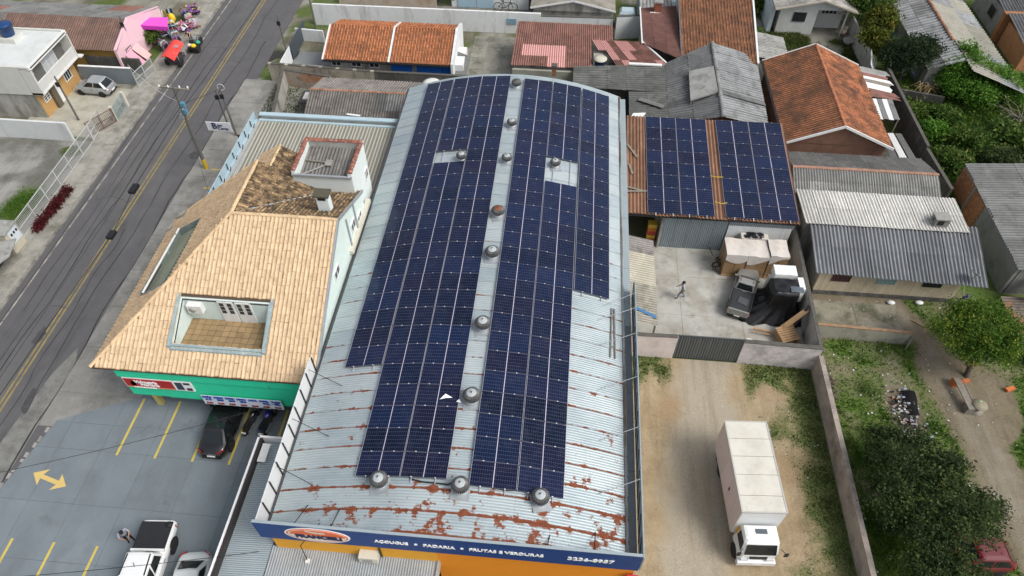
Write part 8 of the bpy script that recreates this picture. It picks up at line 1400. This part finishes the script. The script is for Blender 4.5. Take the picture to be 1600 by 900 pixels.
for dx in (-.5, .5): b = MB(); b.beam((q.x + dx, q.y, 0), (q.x + dx * .8, q.y + .5, 1.5), .05); part('leg', b, m_black, mf)
for z in (.3, .6, .9, 1.3): b = MB(); b.beam((q.x - .48, q.y + z * .3, z), (q.x + .48, q.y + z * .3, z), .05); part('shelf_bar', b, m_black, mf)
ssh = thing('scrap_metal', 'pale metal scrap frames lying behind the low garden wall', 'scrap', (17.9, 28.95, 0))
for k in range(7): a_ = Vector((17.0 + .3 * k, 28.85 + random.uniform(0, .4), .1)); b = MB(); b.beam(a_, a_ + Vector((random.uniform(.4, 1.0), random.uniform(-.2, .3), random.uniform(0, .5))), .06); part('bar', b, m_steel, ssh)
# ------------------------------------------------------------------ vegetation
def leaf_mat(name, c1, c2, c3=None):
    m = bpy.data.materials.new(name); t, bs = nodes(m); b = NB(t); r = b.attr('tone'); c = b.mix(b.ramp(r, .1, .75), c1, c2); c = b.mix(b.ramp(r, .8, 1.0), c, c3 or tuple(x * 1.5 for x in c2)); b.set(bs.inputs['Base Color'], c); bs.inputs['Roughness'].default_value = .7; bs.inputs['Specular IOR Level'].default_value = .2
    tl = b.n('BsdfTranslucent'); b.set(tl.inputs['Color'], c); mx = b.n('MixShader'); mx.inputs[0].default_value = .42; t.links.new(bs.outputs[0], mx.inputs[1]); t.links.new(tl.outputs[0], mx.inputs[2]); t.links.new(mx.outputs[0], t.nodes['Material Output'].inputs['Surface']); return m
m_bark = surf('bark', (.09, .075, .06), .95, .3, 6)
def leaves(name, clumps, per, size, mat, parent=None, rl=(0, 0, 0), spread=.22, up=.5, asp=.55):
    """clumps: (x,y,z,tone) centres; `per` leaves each; one mesh of small quads"""
    C = np.array(clumps); n = len(C) * per; c = np.repeat(C, per, 0); ctr = c[:, :3] + RNG.normal(0, 1, (n, 3)) * spread * np.array([1, 1, .75])
    nr = RNG.normal(0, 1, (n, 3)) + np.array([0, 0, up * 2]); nr /= np.linalg.norm(nr, axis=1)[:, None]; a = np.cross(nr, RNG.normal(0, 1, (n, 3))); a /= np.linalg.norm(a, axis=1)[:, None]; bq = np.cross(nr, a); s = size * RNG.uniform(.6, 1.35, n)[:, None]
    V = np.stack([ctr - a * s, ctr + bq * s * asp, ctr + a * s, ctr - bq * s * asp], 1).reshape(-1, 3) - np.array(rl); Fi = np.arange(4 * n).reshape(n, 4)
    me = bpy.data.meshes.new(name); me.from_pydata(V.tolist(), [], Fi.tolist()); me.materials.append(mat); T = np.clip(c[:, 3] + RNG.normal(0, .16, n), 0, 1); at = me.attributes.new('tone', 'FLOAT', 'FACE'); at.data.foreach_set('value', T.astype(np.float32))
    o = link(name, me, parent); o['kind'] = 'stuff'; return o
def crown_clumps(blobs, n, fill=.3):
    out = []
    wts = np.array([b_[3] * b_[4] * b_[5] for b_ in blobs]) ** .67; wts /= wts.sum()
    for bl, k in zip(blobs, (wts * n).astype(int) + 1):
        d = RNG.normal(0, 1, (k, 3)); d /= np.linalg.norm(d, axis=1)[:, None]; r = 1 - RNG.random(k) ** 1.6 * (1 - fill); r = r * RNG.uniform(.86, 1.1, k); d[:, 2] = np.where(d[:, 2] < -.45, -d[:, 2], d[:, 2])
        tone = np.clip(.42 + RNG.normal(0, .28, k) + (bl[6] if len(bl) > 6 else 0), 0, 1)
        for i in range(k): out.append((bl[0] + d[i, 0] * r[i] * bl[3], bl[1] + d[i, 1] * r[i] * bl[4], bl[2] + d[i, 2] * r[i] * bl[5], tone[i]))
    return out
def tree(name, label, base, blobs, n, per, size, mat, cat='tree', trunk=.16, spread=.2, group=None, limbs=6, bark=None, trunk_top=None):
    t = thing(name, label, cat, base, 0, group); ctr = Vector((sum(b_[0] for b_ in blobs), sum(b_[1] for b_ in blobs), sum(b_[2] for b_ in blobs))) / len(blobs); b = Vector(base); mb = MB(); fork = b.lerp(ctr, .45)
    part('trunk', MB().tube([b - Vector((0, 0, .1)), b.lerp(fork, .5) + Vector((.05, .03, 0)), fork], [trunk * 1.2, trunk, trunk * .75], 9), bark or m_bark, t)
    for k in range(limbs): bl = blobs[k % len(blobs)]; e = Vector(bl[:3]) + Vector((random.uniform(-.5, .5) * bl[3], random.uniform(-.5, .5) * bl[4], random.uniform(0, .5) * bl[5])); mid = fork.lerp(e, .5) + Vector((random.uniform(-.2, .2), random.uniform(-.2, .2), -.1)); part('limb', MB().tube([fork, mid, e], [trunk * .6, trunk * .4, trunk * .12], 7), bark or m_bark, t)
    leaves('crown', crown_clumps(blobs, n), per, size, mat, t, base, spread); return t
lm_round = leaf_mat('citrus_leaf', (.045, .11, .014), (.13, .23, .03), (.30, .33, .05)); lm_dark = leaf_mat('dark_leaf', (.028, .05, .018), (.085, .125, .04), (.2, .23, .075)); lm_mid = leaf_mat('mid_leaf', (.04, .09, .015), (.11, .19, .035), (.24, .29, .08)); lm_bright = leaf_mat('bright_leaf', (.05, .14, .015), (.13, .28, .035), (.25, .36, .07)); lm_yel = leaf_mat('yellow_green_leaf', (.04, .06, .01), (.13, .15, .02), (.26, .23, .04)); lm_black = leaf_mat('evergreen_leaf', (.014, .03, .014), (.045, .075, .03), (.08, .10, .045)); lm_red = leaf_mat('red_leaf', (.05, .008, .01), (.13, .018, .022), (.22, .04, .04)); lm_weed = leaf_mat('weed_leaf', (.045, .10, .015), (.12, .19, .035), (.26, .27, .09))
tree('round_tree', 'round yellow green tree beside the path with a bench at its foot', (25.4, 26.2, 0), [(25.3, 27.6, 3.0, 1.9, 1.8, 1.3, .05), (23.7, 27.4, 2.8, 1.1, 1.2, .9, .1), (26.6, 26.8, 2.9, 1.3, 1.4, 1.1), (25.4, 26.0, 2.6, 1.5, 1.2, 1.0, .05), (24.4, 28.4, 3.1, 1.1, 1.1, .9), (26.2, 28.4, 3.0, 1.1, 1.1, .9)], 560, 46, .07, lm_round, trunk=.14, spread=.22)
tree('dark_tree', 'big spreading dark green tree at the lower right over the garden', (20.2, 14.6, 0), [(17.9, 18.4, 2.6, 1.4, 1.6, 1.2, -.15), (17.6, 16.4, 2.4, 1.3, 1.5, 1.2, -.12), (18.7, 14.9, 2.7, 1.5, 1.4, 1.2), (20.2, 15.4, 3.2, 1.7, 1.5, 1.3, .05), (21.5, 16.4, 2.7, 1.2, 1.0, .9, .02), (19.7, 13.3, 2.5, 1.4, 1.1, 1.0, .04), (18.4, 13.0, 2.2, 1.3, 1.1, 1.0, .0)], 560, 42, .075, lm_dark, trunk=.2, spread=.2, limbs=12)
tree('dark_tree', 'smaller dark tree merged behind the big spreading one near the rubbish heap', (19.6, 18.8, 0), [(19.3, 19.4, 2.4, 1.4, 1.3, 1.0, -.05), (20.6, 18.2, 2.5, 1.3, 1.3, 1.0, .0), (18.2, 20.3, 1.9, .9, .9, .8, -.1), (19.6, 17.4, 2.6, 1.2, 1.0, .9, .05)], 250, 34, .085, lm_dark, trunk=.15, spread=.2)
q = P(1418, 100, 0); tree('evergreen_tree', 'dense nearly black round evergreen in front of the long weathered roof', (29.7, 58.3, 0), [(29.6, 58.4, 2.6, 2.3, 1.8, 1.7), (30.9, 58.6, 2.8, 1.4, 1.3, 1.3), (28.4, 58.0, 2.2, 1.4, 1.3, 1.2)], 420, 34, .09, lm_black, trunk=.16, spread=.24)
tree('yellow_green_tree', 'loose yellow green tree left of the black evergreen by the porch house', (28.3, 62.5, 0), [(28.5, 63.6, 2.9, 1.4, 1.4, 1.2, .1), (27.5, 61.8, 2.2, 1.1, 1.1, 1.0), (28.2, 60.2, 1.9, .9, .9, .8, .1)], 320, 24, .14, lm_yel, trunk=.1, spread=.25)
tree('green_tree', 'dark green trees at the top edge behind the porch house', (28, 67.5, 0), [(27.7, 67.2, 2.6, 1.5, 1.5, 1.3), (29.4, 68.5, 2.8, 1.5, 1.6, 1.3), (27.0, 70, 2.8, 1.4, 1.5, 1.3)], 340, 24, .15, lm_mid, trunk=.12, spread=.28)
tree('lush_tree', 'lush bright green tree in front of the long weathered roof', (35.0, 56.5, 0), [(33.0, 57.0, 1.9, 1.0, 1.0, 1.1), (34.5, 57.2, 2.2, 1.6, 1.4, 1.3, .1), (36.2, 56.2, 2.0, 1.6, 1.4, 1.2, .1), (33.4, 55.6, 1.6, 1.4, 1.3, 1.0), (37.6, 55.2, 1.7, 1.3, 1.3, 1.0), (34.9, 54.6, 1.5, 1.5, 1.2, 1.0, .05), (34.4, 58.6, 2.9, .8, .8, .9, .1)], 560, 30, .11, lm_bright, trunk=.14, spread=.28)
for k, (x, y, s, mt, lb) in enumerate(((30.2, 50.0, 1.2, lm_bright, 'bright leafy bush at the top left of the overgrown plot'), (32.5, 48.5, 1.7, lm_mid, 'broad green bush in the middle of the overgrown plot'), (30.6, 46.3, 1.3, lm_weed, 'pale green bush behind the brick flank house'), (35.5, 49.5, 1.9, lm_mid, 'large bush under the bare grey branches'), (34.0, 46.2, 1.6, lm_dark, 'dark bush along the back of the grey roof right'), (37.5, 47.0, 1.7, lm_mid, 'green bush at the right edge above the grey roof'), (38.6, 51.5, 1.8, lm_weed, 'yellowish bush at the right edge of the overgrown plot'), (29.5, 53.0, .9, lm_weed, 'low bush beside the scrap lean-to wall'), (40.5, 57.5, 1.4, lm_bright, 'bright bush at the right edge below the corner house'), (31.6, 52.3, 1.1, lm_mid, 'small dark bush at the foot of the lush tree'))):
    t = thing('bush', lb, 'bush', (x, y, 0), 0, 'bushes in the overgrown plot'); part('stem', MB().tube([(0, 0, -.05), (.05, 0, .4 * s)], [.06, .03], 6), m_bark, t, False); leaves('foliage', crown_clumps([(x, y, .55 * s, s, s * .9, .62 * s), (x + .5 * s, y - .3 * s, .4 * s, .6 * s, .6 * s, .45 * s)], int(110 * s)), 22, .13, mt, t, (x, y, 0), .22)
q = P(240, 72, 0); t = thing('bush', 'round green bush between the pink shop and the red cart', 'bush', (q.x, q.y, .1)); part('stem', MB().tube([(0, 0, 0), (0, 0, .6)], [.06, .04], 6), m_bark, t, False); leaves('foliage', crown_clumps([(q.x, q.y, .9, .85, .75, .7)], 90), 24, .1, lm_weed, t, (q.x, q.y, .1), .16)
t = thing('red_hedge', 'narrow dark red hedge along the foot of the white mesh fence', 'hedge', tuple(P(85, 325, .1))); a, c = P(56, 360, .3), P(110, 292, .3); cl_ = []
for k in range(170): u = random.random(); p = a.lerp(c, u); cl_.append((p.x + random.gauss(0, .14), p.y + random.gauss(0, .1), random.uniform(.15, .6), random.random()))
part('stems', MB().beam(Vector(a) - Vector((0, 0, .1)), Vector(c) - Vector((0, 0, .1)), .15, .3), m_bark, t); leaves('foliage', cl_, 22, .07, lm_red, t, tuple(P(85, 325, .1)), .11)
for k, (x, y, s, lb) in enumerate(((18.2, 70.0, 1.2, 'leafy bush at the top left of the porch house'), (17.4, 64.0, 1.0, 'green bush between the brown tile roof and the porch house'), (17.7, 61.9, .8, 'small bush above the pale fibre roof'))):
    t = thing('bush', lb, 'bush', (x, y, 0)); part('stem', MB().tube([(0, 0, -.05), (.05, 0, .4 * s)], [.06, .03], 6), m_bark, t, False); leaves('foliage', crown_clumps([(x, y, .6 * s, s, s, .7 * s)], int(110 * s)), 22, .13, lm_mid, t, (x, y, 0), .22)
bt_ = thing('bare_tree', 'tangled bare grey branches over the bushes at the right edge', 'tree', (37.0, 51.5, 0)); part('trunk', MB().tube([(37, 51.5, -.1), (36.9, 51.2, 1.0), (36.8, 50.9, 1.7)], [.14, .1, .07], 7), surf('grey_bark', (.2, .18, .14), .95, .2, 5), bt_)
for k in range(46):
    a_ = random.uniform(0, 6.28); p0 = Vector((36.85 + random.uniform(-.3, .3), 51 + random.uniform(-.3, .3), random.uniform(.9, 1.8))); L_ = random.uniform(1.0, 2.6); p1 = p0 + Vector((math.cos(a_) * L_ * .5, math.sin(a_) * L_ * .5, random.uniform(.3, .9))); p2 = p1 + Vector((math.cos(a_ + random.uniform(-.8, .8)) * L_ * .5, math.sin(a_ + random.uniform(-.8, .8)) * L_ * .5, random.uniform(-.4, .5))); part('branch', MB().tube([p0, p1, p2], [.035, .022, .008], 5), MATS['grey_bark'], bt_)
dp = thing('dry_banana_plant', 'dry straw coloured drooping stalks below the black evergreen', 'plant', (30.9, 55.9, 0)); m_straw = surf('straw', (.34, .26, .13), .9, .2, 6)
for k in range(24): a_ = random.uniform(0, 6.28); p0 = Vector((30.7 + random.uniform(-.8, .9), 55.9 + random.uniform(-.3, .3), .1)); p1 = p0 + Vector((math.cos(a_) * .3, math.sin(a_) * .3, random.uniform(.6, 1.5))); p2 = p1 + Vector((math.cos(a_) * .7, math.sin(a_) * .7 - .2, random.uniform(-.7, -.1))); part('stalk', MB().tube([p0, p1, p2], [.03, .03, .008], 5), m_straw, dp)
for k, (px_, py_, c_) in enumerate(((1400, 46, (.3, .5, .65)), (1462, 92, (.05, .25, .6)), (1438, 108, (.4, .58, .75)))): q = P(px_, py_, .8); t = thing('water_tank', ('pale blue water tank half hidden by the yellow green tree', 'bright blue water tank right of the black evergreen', 'pale blue tank lid lying below the black evergreen')[k], 'water tank', (q.x, q.y, 0 if k < 2 else .0)); hh = (1.4, 1.2, .4)[k]; part('body', MB().lathe([(.5, 0), (.62, hh), (.66, hh), (.3, hh + .14), (.001, hh + .16)], 18), flat('tank_tint_%d' % k, c_, .45), t, False)
# weeds and grass
def grass(name, x0, y0, x1, y1, fn, n, h, mat, thr=.45, z=0.0):
    x, y = RNG.uniform(x0, x1, n), RNG.uniform(y0, y1, n); g = fn(x, y)[0] * (.55 + .9 * vnoise(x, y, .9)); k = RNG.random(n) < (g - thr * .55) * 1.15; x, y, g = x[k], y[k], g[k]; m = len(x); a = RNG.uniform(0, 6.28, m); hh = h * RNG.uniform(.4, 1.3, m) * (.5 + g); w_ = .03 + .25 * hh * .35; ln = RNG.uniform(.2, .9, m) * hh; a2 = RNG.uniform(0, 6.28, m)
    V = np.stack([np.stack([x - np.cos(a) * w_, y - np.sin(a) * w_, np.full(m, z)], -1), np.stack([x + np.cos(a) * w_, y + np.sin(a) * w_, np.full(m, z)], -1), np.stack([x + np.cos(a2) * ln, y + np.sin(a2) * ln, z + hh], -1)], 1).reshape(-1, 3)
    me = bpy.data.meshes.new(name); me.from_pydata(V.tolist(), [], np.arange(3 * m).reshape(m, 3).tolist()); me.materials.append(mat); at = me.attributes.new('tone', 'FLOAT', 'FACE'); at.data.foreach_set('value', np.clip(vnoise(x, y, 1.3) * 1.1 - .1 + RNG.normal(0, .18, m), 0, 1).astype(np.float32)); o = link(name, me); o['kind'] = 'stuff'; return o
gm1 = leaf_mat('grass_blade', (.07, .105, .025), (.15, .18, .06), (.30, .28, .14)); gm2 = leaf_mat('lush_grass_blade', (.065, .15, .02), (.14, .24, .04), (.26, .29, .10))
grass('grass', 4.6, 6, 16, 26, yard_cover, 60000, .08, gm1, .42); grass('grass', 16.4, 6, 32, 32, garden_cover, 80000, .13, gm2, .5); grass('grass', 28.3, 41, 42, 58, lambda x, y: (np.ones_like(x) * .9,), 60000, .35, gm2, .55); grass('grass', 16.5, 56, 27, 66, waste_cover, 26000, .16, gm1, .4); grass('grass', -26, 43, -20, 53, lambda x, y: (np.ones_like(x) * .7,), 9000, .15, gm1, .55); grass('grass', -44, 26, -38.5, 43.5, lot_cover, 30000, .12, gm2, .5)
cw = []
for k in range(30):
    x, y = random.uniform(16.7, 23.5), random.uniform(12, 28.2)
    if garden_cover(np.array([x]), np.array([y]))[0][0] > .55: cw += [(x + random.gauss(0, .2), y + random.gauss(0, .2), random.uniform(.05, .4), random.random()) for _ in range(5)]
o = leaves('weeds', cw, 14, .07, lm_weed, None, (0, 0, 0), .14)
cw = [(random.uniform(28.4, 40), random.uniform(44.3, 55.5), random.uniform(.05, .5), random.random()) for _ in range(620)]; leaves('weeds', cw, 16, .13, lm_mid, None, (0, 0, 0), .2)
